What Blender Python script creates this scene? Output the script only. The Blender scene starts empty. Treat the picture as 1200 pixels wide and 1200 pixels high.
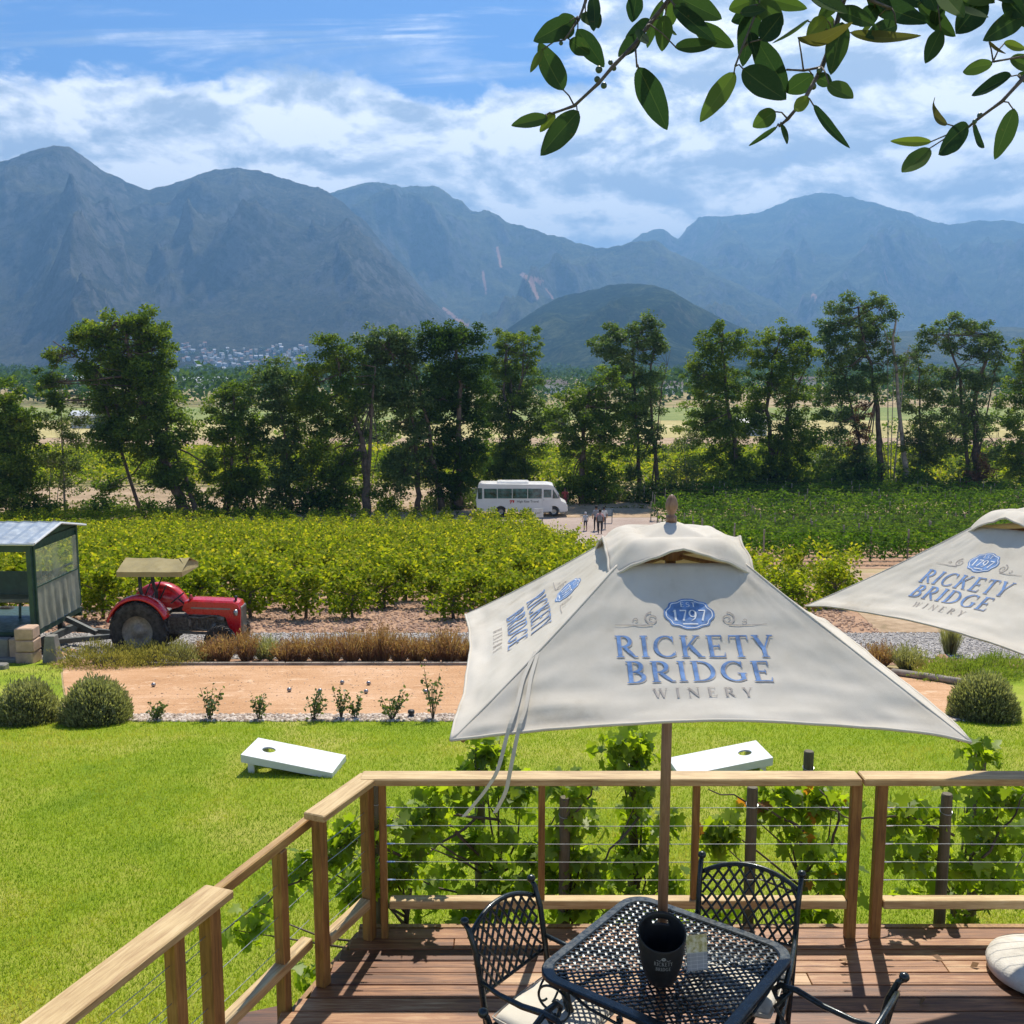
import bpy, math, random
import numpy as np
from mathutils import Vector, Matrix

# ------------------------------------------------------------------ camera
C = bpy.context.scene.collection
SC = bpy.context.scene
PITCH = math.radians(8.06)
EYE = np.array([0.0, 0.0, 3.44])
cam = bpy.data.cameras.new('camera'); camo = bpy.data.objects.new('camera', cam); C.objects.link(camo)
camo.location = EYE; camo.rotation_euler = (math.radians(90) - PITCH, 0, 0)
cam.sensor_width = 36; cam.lens = 36.0; cam.clip_start = 0.05; cam.clip_end = 30000
SC.camera = camo

# ------------------------------------------------------------------ light
SUN_EL, SUN_AZ = math.radians(56), math.radians(13)        # azimuth clockwise from +Y
sd = bpy.data.lights.new('sun', 'SUN'); so = bpy.data.objects.new('sun', sd); C.objects.link(so)
sd.energy = 5.0; sd.angle = math.radians(0.55); sd.color = (1.0, 0.92, 0.79)
sdir = Vector((math.sin(SUN_AZ)*math.cos(SUN_EL), math.cos(SUN_AZ)*math.cos(SUN_EL), math.sin(SUN_EL)))
so.rotation_euler = sdir.to_track_quat('Z', 'Y').to_euler(); so.location = (20, 60, 120)
vs = SC.view_settings; vs.view_transform = 'Standard'; vs.look = 'None'; vs.gamma = 1; vs.use_curve_mapping = False
vs.exposure = 0.6

class NT:
    """tiny node helper"""
    def __init__(s, tree): s.t = tree; s.n = tree.nodes; s.l = tree.links
    def node(s, typ, **kw):
        n = s.n.new(typ)
        for k, v in kw.items(): setattr(n, k, v)
        return n
    def put(s, sock, v):
        if isinstance(v, bpy.types.NodeSocket): s.l.new(v, sock)
        elif v is not None:
            if hasattr(sock.default_value, '__len__') and not hasattr(v, '__len__'): v = (v,)*len(sock.default_value)
            if hasattr(sock.default_value, '__len__') and len(v) == 3 and len(sock.default_value) == 4: v = (*v, 1)
            sock.default_value = v
    def math(s, op, a, b=None, c=None, clamp=False):
        n = s.node('ShaderNodeMath', operation=op, use_clamp=clamp)
        for i, q in enumerate((a, b, c)):
            if q is not None: s.put(n.inputs[i], q)
        return n.outputs[0]
    def vmath(s, op, a, b=None):
        n = s.node('ShaderNodeVectorMath', operation=op)
        s.put(n.inputs[0], a)
        if b is not None: s.put(n.inputs[1], b)
        return n.outputs[0]
    def noise(s, vec, scale, detail=4, rough=0.55, dist=0.0, col=False):
        n = s.node('ShaderNodeTexNoise'); s.put(n.inputs['Vector'], vec)
        n.inputs['Scale'].default_value = scale; n.inputs['Detail'].default_value = detail
        n.inputs['Roughness'].default_value = rough; n.inputs['Distortion'].default_value = dist
        return n.outputs['Color' if col else 'Fac']
    def ramp(s, fac, stops, interp='LINEAR'):
        n = s.node('ShaderNodeValToRGB'); s.put(n.inputs[0], fac); r = n.color_ramp; r.interpolation = interp
        while len(r.elements) < len(stops): r.elements.new(0.5)
        for e, (p, c) in zip(r.elements, stops):
            e.position = p
            if not hasattr(c, '__len__'): c = (c, c, c)
            e.color = (*c[:3], 1)
        return n.outputs[0]
    def mix(s, f, a, b, typ='MIX'):
        n = s.node('ShaderNodeMix', data_type='RGBA', blend_type=typ)
        s.put(n.inputs[0], f); s.put(n.inputs[6], a); s.put(n.inputs[7], b)
        return n.outputs[2]
    def maprange(s, v, a, b, c=0.0, d=1.0, smooth=True):
        n = s.node('ShaderNodeMapRange', interpolation_type='SMOOTHSTEP' if smooth else 'LINEAR')
        s.put(n.inputs[0], v)
        for i, q in enumerate((a, b, c, d)): n.inputs[i+1].default_value = q
        return n.outputs[0]

# ------------------------------------------------------------------ sky with clouds
W = bpy.data.worlds.new('World'); SC.world = W; W.use_nodes = True
nt = NT(W.node_tree); nt.n.clear()
sky = nt.node('ShaderNodeTexSky', sky_type='NISHITA', sun_disc=False)
sky.sun_elevation = SUN_EL; sky.sun_rotation = SUN_AZ
sky.air_density = 1.0; sky.dust_density = 0.6; sky.ozone_density = 3.0
tc = nt.node('ShaderNodeTexCoord').outputs['Generated']
sep = nt.node('ShaderNodeSeparateXYZ'); nt.put(sep.inputs[0], tc)
dx, dy, dz = sep.outputs
CLOUD_AT = (0.3, 0.0, 0.15)
zz = nt.math('MAXIMUM', dz, 0.02)
zc = nt.math('ADD', zz, 0.12)
cx_ = nt.math('DIVIDE', dx, zc); cy_ = nt.math('DIVIDE', dy, zc)
cmb = nt.node('ShaderNodeCombineXYZ'); nt.put(cmb.inputs[0], cx_); nt.put(cmb.inputs[1], cy_); nt.put(cmb.inputs[2], 0.37)
pl = cmb.outputs[0]
mpa = nt.node('ShaderNodeMapping'); nt.put(mpa.inputs[0], tc); mpa.inputs['Scale'].default_value = (1.0, 1.0, 2.1); mpa.inputs['Location'].default_value = CLOUD_AT
an = mpa.outputs[0]
sh = nt.noise(an, 2.6, 3, 0.5, 0.2)                   # large masses
bil = nt.noise(an, 9.0, 9, 0.60, 0.25)                # billows
fine = nt.noise(an, 30.0, 6, 0.62, 0.3)
mpb = nt.node('ShaderNodeMapping'); nt.put(mpb.inputs[0], an); mpb.inputs['Location'].default_value = (0.012, 0.0, 0.030)
bil2 = nt.noise(mpb.outputs[0], 9.0, 9, 0.60, 0.25)   # same billows, looked up towards the sun: gives lit edges
el = dz
band = nt.maprange(nt.math('ADD', nt.math('SUBTRACT', el, nt.math('MULTIPLY', dx, 0.02)), nt.math('MULTIPLY', nt.math('SUBTRACT', bil, 0.5), 0.16)), 0.285, 0.215, 0.0, 1.0)
right = nt.math('MULTIPLY', nt.maprange(dx, -0.05, 0.15), nt.maprange(el, 0.44, 0.34))
cover = nt.math('MAXIMUM', band, nt.math('MULTIPLY', right, 0.86))
mass = nt.math('ADD', nt.math('MULTIPLY', sh, 0.34), nt.math('ADD', nt.math('MULTIPLY', bil, 0.50), nt.math('MULTIPLY', fine, 0.16)))
thr = nt.math('SUBTRACT', 0.67, nt.math('MULTIPLY', cover, 0.40))
den = nt.maprange(nt.math('SUBTRACT', mass, thr), -0.02, 0.12)
# wisps of cirrus
mp = nt.node('ShaderNodeMapping'); nt.put(mp.inputs[0], pl); mp.inputs['Rotation'].default_value = (0, 0, 0.9); mp.inputs['Scale'].default_value = (0.9, 3.4, 1)
ci = nt.noise(mp.outputs[0], 1.3, 8, 0.62, 0.6)
cirrus = nt.math('MULTIPLY', nt.maprange(ci, 0.53, 0.74), 0.6)
cl = nt.math('MAXIMUM', den, cirrus)
CLB = 13.0
lit = nt.math('MULTIPLY', nt.math('SUBTRACT', bil, bil2), 1.5)
tone = nt.math('ADD', nt.math('ADD', nt.math('MULTIPLY', nt.noise(an, 4.6, 7, 0.6, 0.3), 0.75), nt.math('MULTIPLY', bil, 0.25)), lit)
ccol = nt.ramp(tone, [(0.36, (0.36, 0.41, 0.48)), (0.45, (0.50, 0.54, 0.59)), (0.53, (0.68, 0.70, 0.73)), (0.64, (0.97, 0.95, 0.91))])
csc = nt.vmath('SCALE', ccol); csc.node.inputs['Scale'].default_value = CLB
skyc = nt.mix(1.0, sky.outputs[0], (0.37, 0.61, 0.93), 'MULTIPLY')
fin = nt.mix(nt.math('MULTIPLY', cl, 0.93), skyc, csc)
bg = nt.node('ShaderNodeBackground'); nt.put(bg.inputs[0], fin); bg.inputs[1].default_value = 0.09
wo = nt.node('ShaderNodeOutputWorld'); nt.l.new(bg.outputs[0], wo.inputs[0])

cy = SC.cycles
cy.max_bounces = 8; cy.diffuse_bounces = 3; cy.glossy_bounces = 3; cy.transmission_bounces = 6; cy.transparent_max_bounces = 12
cy.volume_bounces = 0; cy.use_denoising = True; cy.caustics_reflective = False; cy.caustics_refractive = False
cy.sample_clamp_indirect = 6

# ------------------------------------------------------------------ geometry helpers
FW = np.array([0, math.cos(PITCH), -math.sin(PITCH)]); UPV = np.array([0, math.sin(PITCH), math.cos(PITCH)])
def ray(px, py): return FW*1200 + np.array([1., 0, 0])*(px-600) + UPV*(600-py)
def PY(px, py, Y):
    r = ray(px, py); return EYE + r*(Y/r[1])
def PZ(px, py, z):
    r = ray(px, py); return EYE + r*((z-EYE[2])/r[2])
TY = [-60, 5, 12, 13.7, 19.5, 21, 24.5, 70, 80, 100, 150, 400, 3000, 12000]
TZ = [-.85, -.85, -1.16, -1.41, -2.33, -2.51, -2.72, -7.96, -8.15, -8.4, -9.0, -9.6, -12.5, -14]
def T(y): return float(np.interp(y, TY, TZ))
def G(px, py):
    r = ray(px, py); lo, hi = 5.0, 3000.0
    for _ in range(60):
        m = (lo+hi)/2
        if EYE[2] + r[2]*m/r[1] > T(m): lo = m
        else: hi = m
    q = EYE + r*(lo/r[1]); return float(q[0]), float(lo), T(lo)

def tag(o, label=None, cat=None, group=None, kind=None):
    if label: o['label'] = label
    if cat: o['category'] = cat
    if group: o['group'] = group
    if kind: o['kind'] = kind
    return o
def link(o, parent=None):
    C.objects.link(o)
    if parent is not None: o.parent = parent
    return o
def empty(name, loc=(0, 0, 0), rz=0.0, parent=None):
    o = bpy.data.objects.new(name, None); o.location = loc; o.rotation_euler = (0, 0, rz); o.empty_display_size = 0.1
    return link(o, parent)
def dup(root, loc=None, rz=None, scale=None, parent=None):
    c = root.copy(); link(c); c.parent = parent
    if loc is not None: c.location = loc
    if rz is not None: c.rotation_euler = (0, 0, rz)
    if scale is not None: c.scale = scale if hasattr(scale, '__len__') else (scale,)*3
    for ch in KIDS.get(root.name, []):
        dup(ch, parent=c)
    return c
KIDS = {}
def mesh_np(name, V, F, mat, parent=None, loc=None, smooth=False, rnd=None, me_name=None):
    V = np.asarray(V, np.float32); F = np.asarray(F, np.int32)
    me = bpy.data.meshes.new(me_name or name)
    n, k = F.shape
    me.vertices.add(len(V)); me.vertices.foreach_set('co', V.ravel())
    me.loops.add(n*k); me.loops.foreach_set('vertex_index', F.ravel())
    me.polygons.add(n); me.polygons.foreach_set('loop_start', np.arange(0, n*k, k, dtype=np.int32))
    try: me.polygons.foreach_set('loop_total', np.full(n, k, np.int32))
    except Exception: pass
    if smooth: me.polygons.foreach_set('use_smooth', np.ones(n, bool))
    for m in (mat if isinstance(mat, (list, tuple)) else [mat]): me.materials.append(m)
    if rnd is not None:
        a = me.attributes.new('rnd', 'FLOAT', 'FACE'); a.data.foreach_set('value', np.asarray(rnd, np.float32))
    me.update(calc_edges=True); me.validate()
    o = bpy.data.objects.new(name, me); link(o, parent)
    if parent is not None: KIDS.setdefault(parent.name, []).append(o)
    if loc is not None: o.location = loc
    return o

class MB:
    def __init__(s): s.v = []; s.f = []; s.m = []; s.cur = 0
    def add(s, vs, fs):
        b = len(s.v); s.v += [tuple(map(float, q)) for q in vs]; s.f += [tuple(b+i for i in f) for f in fs]; s.m += [s.cur]*len(fs); return s
    def box(s, c, d, rz=0, rx=0, ry=0, taper=1.0, bev=0.0):
        x, y, z = (q/2 for q in d)
        if bev > 0:
            b = min(bev, x*.9, y*.9, z*.9)
            ring = lambda X, Y: [(X-b, -Y), (X, -Y+b), (X, Y-b), (X-b, Y), (-X+b, Y), (-X, Y-b), (-X, -Y+b), (-X+b, -Y)]
            lv = [(-z, 1), (-z+b, 0), (z-b, 0), (z, 1)]
            vs = []
            for zz_, i in lv:
                vs += [(p[0]*(1-i*b/x), p[1]*(1-i*b/y), zz_) for p in ring(x, y)]
            fs = [tuple(range(7, -1, -1)), tuple(range(24, 32))]
            for r in range(3):
                for k in range(8): fs.append((r*8+k, r*8+(k+1) % 8, (r+1)*8+(k+1) % 8, (r+1)*8+k))
        else:
            vs = [(-x, -y, -z), (x, -y, -z), (x, y, -z), (-x, y, -z)] + [(a*taper, b_*taper, z) for a, b_ in ((-x, -y), (x, -y), (x, y), (-x, y))]
            fs = [(3, 2, 1, 0), (4, 5, 6, 7), (0, 1, 5, 4), (1, 2, 6, 5), (2, 3, 7, 6), (3, 0, 4, 7)]
        M = Matrix.Rotation(rz, 3, 'Z') @ Matrix.Rotation(ry, 3, 'Y') @ Matrix.Rotation(rx, 3, 'X')
        return s.add([M @ Vector(q) + Vector(c) for q in vs], fs)
    def beam(s, a, b, w, h, up=(0, 0, 1)):
        a, b = Vector(a), Vector(b); d = (b-a).normalized(); u = Vector(up)
        sdv = d.cross(u)
        if sdv.length < 1e-4: sdv = d.cross(Vector((1, 0, 0)))
        sdv.normalize(); u = sdv.cross(d)
        vs = []
        for p in (a, b):
            for i, j in ((-1, -1), (1, -1), (1, 1), (-1, 1)): vs.append(p + sdv*(i*w/2) + u*(j*h/2))
        return s.add(vs, [(3, 2, 1, 0), (4, 5, 6, 7), (0, 1, 5, 4), (1, 2, 6, 5), (2, 3, 7, 6), (3, 0, 4, 7)])
    def tube(s, pts, r, n=8, cap=True):
        pts = [Vector(p) for p in pts]; m = len(pts)
        rs = r if hasattr(r, '__len__') else [r]*m
        u = None; vs = []
        for i, p in enumerate(pts):
            t = (pts[min(i+1, m-1)] - pts[max(i-1, 0)])
            if t.length < 1e-9: t = Vector((0, 0, 1))
            t.normalize()
            if u is None:
                u = t.cross(Vector((0, 0, 1)))
                if u.length < 1e-3: u = t.cross(Vector((1, 0, 0)))
            u = u - t*u.dot(t); u.normalize(); w = t.cross(u)
            for k in range(n):
                a = 2*math.pi*k/n; vs.append(p + (u*math.cos(a) + w*math.sin(a))*rs[i])
        fs = [(i*n+k, i*n+(k+1) % n, (i+1)*n+(k+1) % n, (i+1)*n+k) for i in range(m-1) for k in range(n)]
        if cap: fs += [tuple(range(n-1, -1, -1)), tuple((m-1)*n+k for k in range(n))]
        return s.add(vs, fs)
    def lathe(s, prof, n=24, c=(0, 0, 0), axis='Z', a0=0, a1=2*math.pi):
        full = abs(a1-a0-2*math.pi) < 1e-6; cnt = n if full else n+1; vs = []
        for r, z in prof:
            for k in range(cnt):
                a = a0+(a1-a0)*k/n; q = (r*math.cos(a), r*math.sin(a), z)
                if axis == 'Y': q = (q[0], q[2], -q[1])
                if axis == 'X': q = (q[2], q[0], q[1])
                vs.append((q[0]+c[0], q[1]+c[1], q[2]+c[2]))
        fs = []
        for i in range(len(prof)-1):
            for k in range(n if full else n):
                k2 = (k+1) % cnt if full else k+1
                fs.append((i*cnt+k, i*cnt+k2, (i+1)*cnt+k2, (i+1)*cnt+k))
        return s.add(vs, fs)
    def prism(s, poly, y0, y1):          # polygon in x,z extruded along y
        n = len(poly); vs = [(x, y0, z) for x, z in poly] + [(x, y1, z) for x, z in poly]
        return s.add(vs, [tuple(range(n)), tuple(range(2*n-1, n-1, -1))] + [((k+1) % n, k, n+k, n+(k+1) % n) for k in range(n)])
    def build(s, name, mat, parent=None, smooth=False, bevel=0.0, solid=0.0, auto=True):
        me = bpy.data.meshes.new(name); me.from_pydata(s.v, [], s.f)
        mats = mat if isinstance(mat, (list, tuple)) else [mat]
        for m in mats: me.materials.append(m)
        if len(mats) > 1: me.polygons.foreach_set('material_index', s.m)
        if smooth: me.polygons.foreach_set('use_smooth', [True]*len(me.polygons))
        me.update()
        o = bpy.data.objects.new(name, me); link(o, parent)
        if parent is not None: KIDS.setdefault(parent.name, []).append(o)
        if solid:
            md = o.modifiers.new('t', 'SOLIDIFY'); md.thickness = solid; md.offset = -1
        if bevel:
            md = o.modifiers.new('b', 'BEVEL'); md.width = bevel; md.segments = 2; md.limit_method = 'ANGLE'; md.angle_limit = math.radians(50)
        return o

# gradient noise in numpy
_prng = np.random.RandomState(7); _perm = np.concatenate([_prng.permutation(256)]*3); _ga = _prng.rand(256)*2*np.pi
def pn(x, y):
    x = np.asarray(x, float); y = np.asarray(y, float)
    xi = np.floor(x).astype(int); yi = np.floor(y).astype(int); fx = x-xi; fy = y-yi
    u = fx*fx*fx*(fx*(fx*6-15)+10); v = fy*fy*fy*(fy*(fy*6-15)+10)
    def g(ix, iy, dx, dy):
        a = _ga[_perm[(_perm[ix & 255] + iy) & 255]]; return np.cos(a)*dx + np.sin(a)*dy
    n00 = g(xi, yi, fx, fy); n10 = g(xi+1, yi, fx-1, fy); n01 = g(xi, yi+1, fx, fy-1); n11 = g(xi+1, yi+1, fx-1, fy-1)
    return ((n00*(1-u)+n10*u)*(1-v) + (n01*(1-u)+n11*u)*v)*1.45
def fbm(x, y, o=5, g=0.5):
    r = 0; a = 1; f = 1
    for k in range(o): r = r + a*pn(x*f+k*17.3, y*f+k*9.1); a *= g; f *= 2.03
    return r
def ridged(x, y, o=6, g=0.5):
    r = 0; a = 1; f = 1; w = 1
    for k in range(o):
        n = 1-np.abs(pn(x*f+k*13.7, y*f+k*5.3))*1.6; n = np.clip(n, 0, 1)**2*w; r = r+a*n; w = np.clip(n*1.6, 0, 1); a *= g; f *= 2.1
    return r

def rotmats(n, rng, tilt=None):
    """random frames; tilt = limits the leaf plane's tilt from horizontal (radians sigma)"""
    if tilt is None:
        q = rng.normal(size=(n, 4)); q /= np.linalg.norm(q, axis=1)[:, None]
        w, x, y, z = q.T
        return np.stack([np.stack([1-2*(y*y+z*z), 2*(x*y-z*w), 2*(x*z+y*w)], 1), np.stack([2*(x*y+z*w), 1-2*(x*x+z*z), 2*(y*z-x*w)], 1), np.stack([2*(x*z-y*w), 2*(y*z+x*w), 1-2*(x*x+y*y)], 1)], 1)
    a = rng.uniform(0, 2*np.pi, n); b = rng.normal(0, tilt, n); c = rng.normal(0, tilt, n)
    ca, sa, cb, sb, cc, sc_ = np.cos(a), np.sin(a), np.cos(b), np.sin(b), np.cos(c), np.sin(c)
    Z = np.zeros(n); O = np.ones(n)
    Rz = np.array([[ca, -sa, Z], [sa, ca, Z], [Z, Z, O]]); Rx = np.array([[O, Z, Z], [Z, cb, -sb], [Z, sb, cb]]); Ry = np.array([[cc, Z, sc_], [Z, O, Z], [-sc_, Z, cc]])
    return np.einsum('ijn,jkn,kln->nil', Rz, Rx, Ry)
def scatter(tv, tf, P, R, s):
    tv = np.asarray(tv, float); tf = np.asarray(tf); n = len(P); k = len(tv)
    s = np.asarray(s, float)
    if s.ndim == 0: s = np.full(n, float(s))
    V = np.einsum('nij,kj->nki', R, tv)*s[:, None, None] + np.asarray(P)[:, None, :]
    F = tf[None, :, :] + (np.arange(n)*k)[:, None, None]
    return V.reshape(-1, 3), F.reshape(-1, tf.shape[1])
LEAF_V = [(-.5, 0, 0), (0, -.32, .08), (.5, 0, -.02), (0, .32, .08)]; LEAF_F = [(0, 1, 2, 3)]
SLIM_V = [(-.5, 0, 0), (0, -.16, .05), (.5, 0, -.06), (0, .16, .05)]
# five-lobed vine leaf (fan of triangles)
_gl = [(0, .08), (.16, -.06), (.42, .0), (.34, .2), (.56, .42), (.34, .46), (.24, .52), (.22, .72), (.0, 1.0)]
_gl = _gl + [(-x, y) for x, y in reversed(_gl[1:-1])]
GRAPE_V = [(0, .42, .0)] + [(x, y, .10*abs(x) - .10*y*y) for x, y in _gl]
GRAPE_F = [(0, i+1, (i+1) % len(_gl)+1) for i in range(len(_gl))]
def ellipsoid_pts(n, c, r, rng, shell=0.55):
    d = rng.normal(size=(n, 3)); d /= np.linalg.norm(d, axis=1)[:, None]
    rad = shell + (1-shell)*rng.rand(n)**0.7
    return np.asarray(c) + d*rad[:, None]*np.asarray(r)

# ------------------------------------------------------------------ materials
def newmat(name):
    m = bpy.data.materials.new(name); m.use_nodes = True; t = NT(m.node_tree)
    b = m.node_tree.nodes['Principled BSDF']; return m, t, b
def objc(t, which='Object'): return t.node('ShaderNodeTexCoord').outputs[which]
def bump(t, b, h, strength=0.3, dist=0.02):
    n = t.node('ShaderNodeBump'); n.inputs['Strength'].default_value = strength; n.inputs['Distance'].default_value = dist
    t.put(n.inputs['Height'], h); t.l.new(n.outputs[0], b.inputs['Normal'])
def simple(name, col, rough=0.5, metal=0.0, var=0.12, scale=6, bmp=0.0, bscale=60, spec=None, coat=0.0, world=False):
    m, t, b = newmat(name); v = objc(t) if not world else t.node('ShaderNodeNewGeometry').outputs['Position']
    n = t.noise(v, scale, 5, 0.6)
    lo = tuple(max(0, c*(1-var*1.6)) for c in col); hi = tuple(min(1, c*(1+var)) for c in col)
    t.put(b.inputs['Base Color'], t.ramp(n, [(0.32, lo), (0.68, hi)]))
    r = t.noise(v, scale*2.3, 3); t.put(b.inputs['Roughness'], t.maprange(r, 0.3, 0.7, max(0, rough-.07), min(1, rough+.1)))
    b.inputs['Metallic'].default_value = metal
    if spec is not None: b.inputs['Specular IOR Level'].default_value = spec
    if coat: b.inputs['Coat Weight'].default_value = coat; b.inputs['Coat Roughness'].default_value = 0.08
    if bmp: bump(t, b, t.noise(v, bscale, 4), bmp, 0.01)
    return m
def leafmat(name, stops, transl=0.45, rough=0.5, tboost=(1.25, 1.3, 0.5), spec=0.35):
    """leaf colour varies per leaf through the face attribute rnd"""
    m, t, b = newmat(name)
    a = t.node('ShaderNodeAttribute', attribute_name='rnd').outputs['Fac']
    c = t.ramp(a, stops)
    t.put(b.inputs['Base Color'], c); b.inputs['Roughness'].default_value = rough; b.inputs['Specular IOR Level'].default_value = spec
    tr = t.node('ShaderNodeBsdfTranslucent'); t.put(tr.inputs[0], t.mix(1.0, c, tboost, 'MULTIPLY'))
    mx = t.node('ShaderNodeMixShader'); mx.inputs[0].default_value = transl
    t.l.new(b.outputs[0], mx.inputs[1]); t.l.new(tr.outputs[0], mx.inputs[2])
    t.l.new(mx.outputs[0], m.node_tree.nodes['Material Output'].inputs[0])
    return m
M = {}
M['bark'] = simple('bark', (0.115, 0.09, 0.068), 0.9, var=0.35, scale=3, bmp=0.6, bscale=14)
M['bark_pale'] = simple('pale bark', (0.30, 0.26, 0.21), 0.9, var=0.3, scale=3, bmp=0.6, bscale=14)
M['black_metal'] = simple('dark cast metal', (0.018, 0.028, 0.034), 0.32, 0.35, var=0.3, scale=25, bmp=0.08, bscale=160, coat=0.15)
M['steel'] = simple('steel', (0.36, 0.37, 0.36), 0.4, 0.9)
M['chrome'] = simple('chrome', (0.6, 0.6, 0.6), 0.12, 1.0)
M['white_paint'] = simple('white paint', (0.64, 0.65, 0.64), 0.4, var=0.04, scale=4)
M['rubber'] = simple('rubber', (0.045, 0.042, 0.037), 0.9, var=0.5, scale=9, bmp=0.3)
M['dark'] = simple('dark paint', (0.03, 0.032, 0.033), 0.55, var=0.3)
def wood(name, cols, axis=0, scale=1.0, rough=0.55, plank=None):
    m, t, b = newmat(name); v = objc(t)
    mp = t.node('ShaderNodeMapping'); t.put(mp.inputs[0], v)
    s = [14*scale]*3; s[axis] = 1.0*scale; mp.inputs['Scale'].default_value = s
    g = t.noise(mp.outputs[0], 3.0, 8, 0.65, 0.8); g2 = t.noise(v, 1.7*scale, 4)
    g3 = t.noise(mp.outputs[0], 13.0, 4, 0.7)
    f = t.math('ADD', t.math('MULTIPLY', g, 0.55), t.math('ADD', t.math('MULTIPLY', g2, 0.35), t.math('MULTIPLY', g3, 0.12)))
    if plank:
        a = t.node('ShaderNodeAttribute', attribute_name='rnd').outputs['Fac']
        f = t.math('ADD', f, t.math('MULTIPLY', t.math('SUBTRACT', a, 0.5), plank))
    t.put(b.inputs['Base Color'], t.ramp(f, [(0.30+0.13*i, c) for i, c in enumerate(cols)]))
    b.inputs['Roughness'].default_value = rough
    bump(t, b, g, 0.35, 0.004)
    return m
# ================================================================== ground and sheets
def sheet(name, rows, mat, dz=0.0, nx=40, rough=0.0):
    """rows: [(y, xl, xr)]; interpolated with every terrain breakpoint between"""
    ys = sorted(set([r[0] for r in rows] + [y for y in TY if rows[0][0] < y < rows[-1][0]]))
    ex = []
    for a, b in zip(ys[:-1], ys[1:]):
        k = max(1, int((b-a)/(0.5 if b < 40 else 4 if b < 200 else 1e9)))
        ex += [a+(b-a)*i/k for i in range(k)]
    ys = ex + [ys[-1]]
    xl = np.interp(ys, [r[0] for r in rows], [r[1] for r in rows]); xr = np.interp(ys, [r[0] for r in rows], [r[2] for r in rows])
    V = [(xl[i]+(xr[i]-xl[i])*j/nx, ys[i], T(ys[i])+dz) for i in range(len(ys)) for j in range(nx+1)]
    F = [(i*(nx+1)+j, i*(nx+1)+j+1, (i+1)*(nx+1)+j+1, (i+1)*(nx+1)+j) for i in range(len(ys)-1) for j in range(nx)]
    o = mesh_np(name, V, F, mat, smooth=True); o['kind'] = 'structure'; return o

def groundmat(name, stops, scale=1.0, fine=30, bmp=0.5, rough=0.95, dist=0.02, mixw=0.5):
    m, t, b = newmat(name); v = t.node('ShaderNodeNewGeometry').outputs['Position']
    a = t.noise(v, scale, 7, 0.62, 0.3); f = t.noise(v, fine, 5, 0.7)
    k = t.math('ADD', t.math('MULTIPLY', a, 1-mixw), t.math('MULTIPLY', f, mixw))
    t.put(b.inputs['Base Color'], t.ramp(k, stops)); b.inputs['Roughness'].default_value = rough
    b.inputs['Specular IOR Level'].default_value = 0.15
    bump(t, b, t.math('ADD', f, a), bmp, dist); return m
# the plain: dry grass, fields and scrub in broad patches
mg, t, b = newmat('valley ground'); v = t.node('ShaderNodeNewGeometry').outputs['Position']
mp = t.node('ShaderNodeMapping'); t.put(mp.inputs[0], v); mp.inputs['Scale'].default_value = (0.006, 0.016, 1)
n1 = t.noise(mp.outputs[0], 1.0, 5, 0.6); n2 = t.noise(v, 0.35, 6, 0.65); n3 = t.noise(v, 9, 4, 0.7)
k = t.math('ADD', t.math('MULTIPLY', n1, 0.5), t.math('ADD', t.math('MULTIPLY', n2, 0.3), t.math('MULTIPLY', n3, 0.2)))
t.put(b.inputs['Base Color'], t.ramp(k, [(0.38, (0.10, 0.12, 0.045)), (0.46, (0.20, 0.19, 0.075)), (0.53, (0.34, 0.27, 0.14)), (0.62, (0.46, 0.34, 0.22))]))
b.inputs['Roughness'].default_value = 1.0; b.inputs['Specular IOR Level'].default_value = 0.1
bump(t, b, n2, 0.4, 0.05)
sheet('ground', [(-60, -60, 60), (100, -400, 400), (400, -1500, 1500), (3000, -6500, 6500), (9800, -6500, 6500)], mg, 0, 24)

m_soil = groundmat('vineyard soil', [(0.36, (0.24, 0.14, 0.085)), (0.5, (0.36, 0.22, 0.14)), (0.62, (0.46, 0.31, 0.20))], 0.8, 14, 0.7)
m_court = groundmat('orange court sand', [(0.34, (0.34, 0.18, 0.085)), (0.44, (0.45, 0.255, 0.13)), (0.54, (0.53, 0.32, 0.18)), (0.66, (0.60, 0.40, 0.26))], 0.55, 26, 0.5, dist=0.03)
m_gravel = groundmat('grey gravel', [(0.33, (0.18, 0.165, 0.15)), (0.5, (0.33, 0.31, 0.285)), (0.62, (0.47, 0.44, 0.41))], 0.7, 42, 0.9, mixw=0.65)
m_drive = groundmat('dusty driveway', [(0.34, (0.27, 0.205, 0.17)), (0.5, (0.36, 0.285, 0.24)), (0.64, (0.45, 0.365, 0.31))], 0.25, 9, 0.3)
m_tan = groundmat('pale sandy soil', [(0.36, (0.20, 0.155, 0.085)), (0.46, (0.34, 0.24, 0.15)), (0.55, (0.42, 0.31, 0.20)), (0.64, (0.50, 0.38, 0.27))], 0.22, 3.0, 0.5)
m_field = groundmat('dry yellow field', [(0.36, (0.27, 0.23, 0.09)), (0.5, (0.42, 0.36, 0.15)), (0.62, (0.54, 0.46, 0.24))], 0.05, 1.2, 0.3)
m_grassfield = groundmat('green field', [(0.36, (0.12, 0.17, 0.05)), (0.5, (0.20, 0.24, 0.07)), (0.62, (0.32, 0.32, 0.12))], 0.07, 1.2, 0.3)
_t = NT(m_court.node_tree); _b = m_court.node_tree.nodes['Principled BSDF']; _v = _t.node('ShaderNodeNewGeometry').outputs['Position']; _c0 = _b.inputs['Base Color'].links[0].from_socket
_mp = _t.node('ShaderNodeMapping'); _t.put(_mp.inputs[0], _v); _mp.inputs['Scale'].default_value = (0.35, 2.6, 1)
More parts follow.
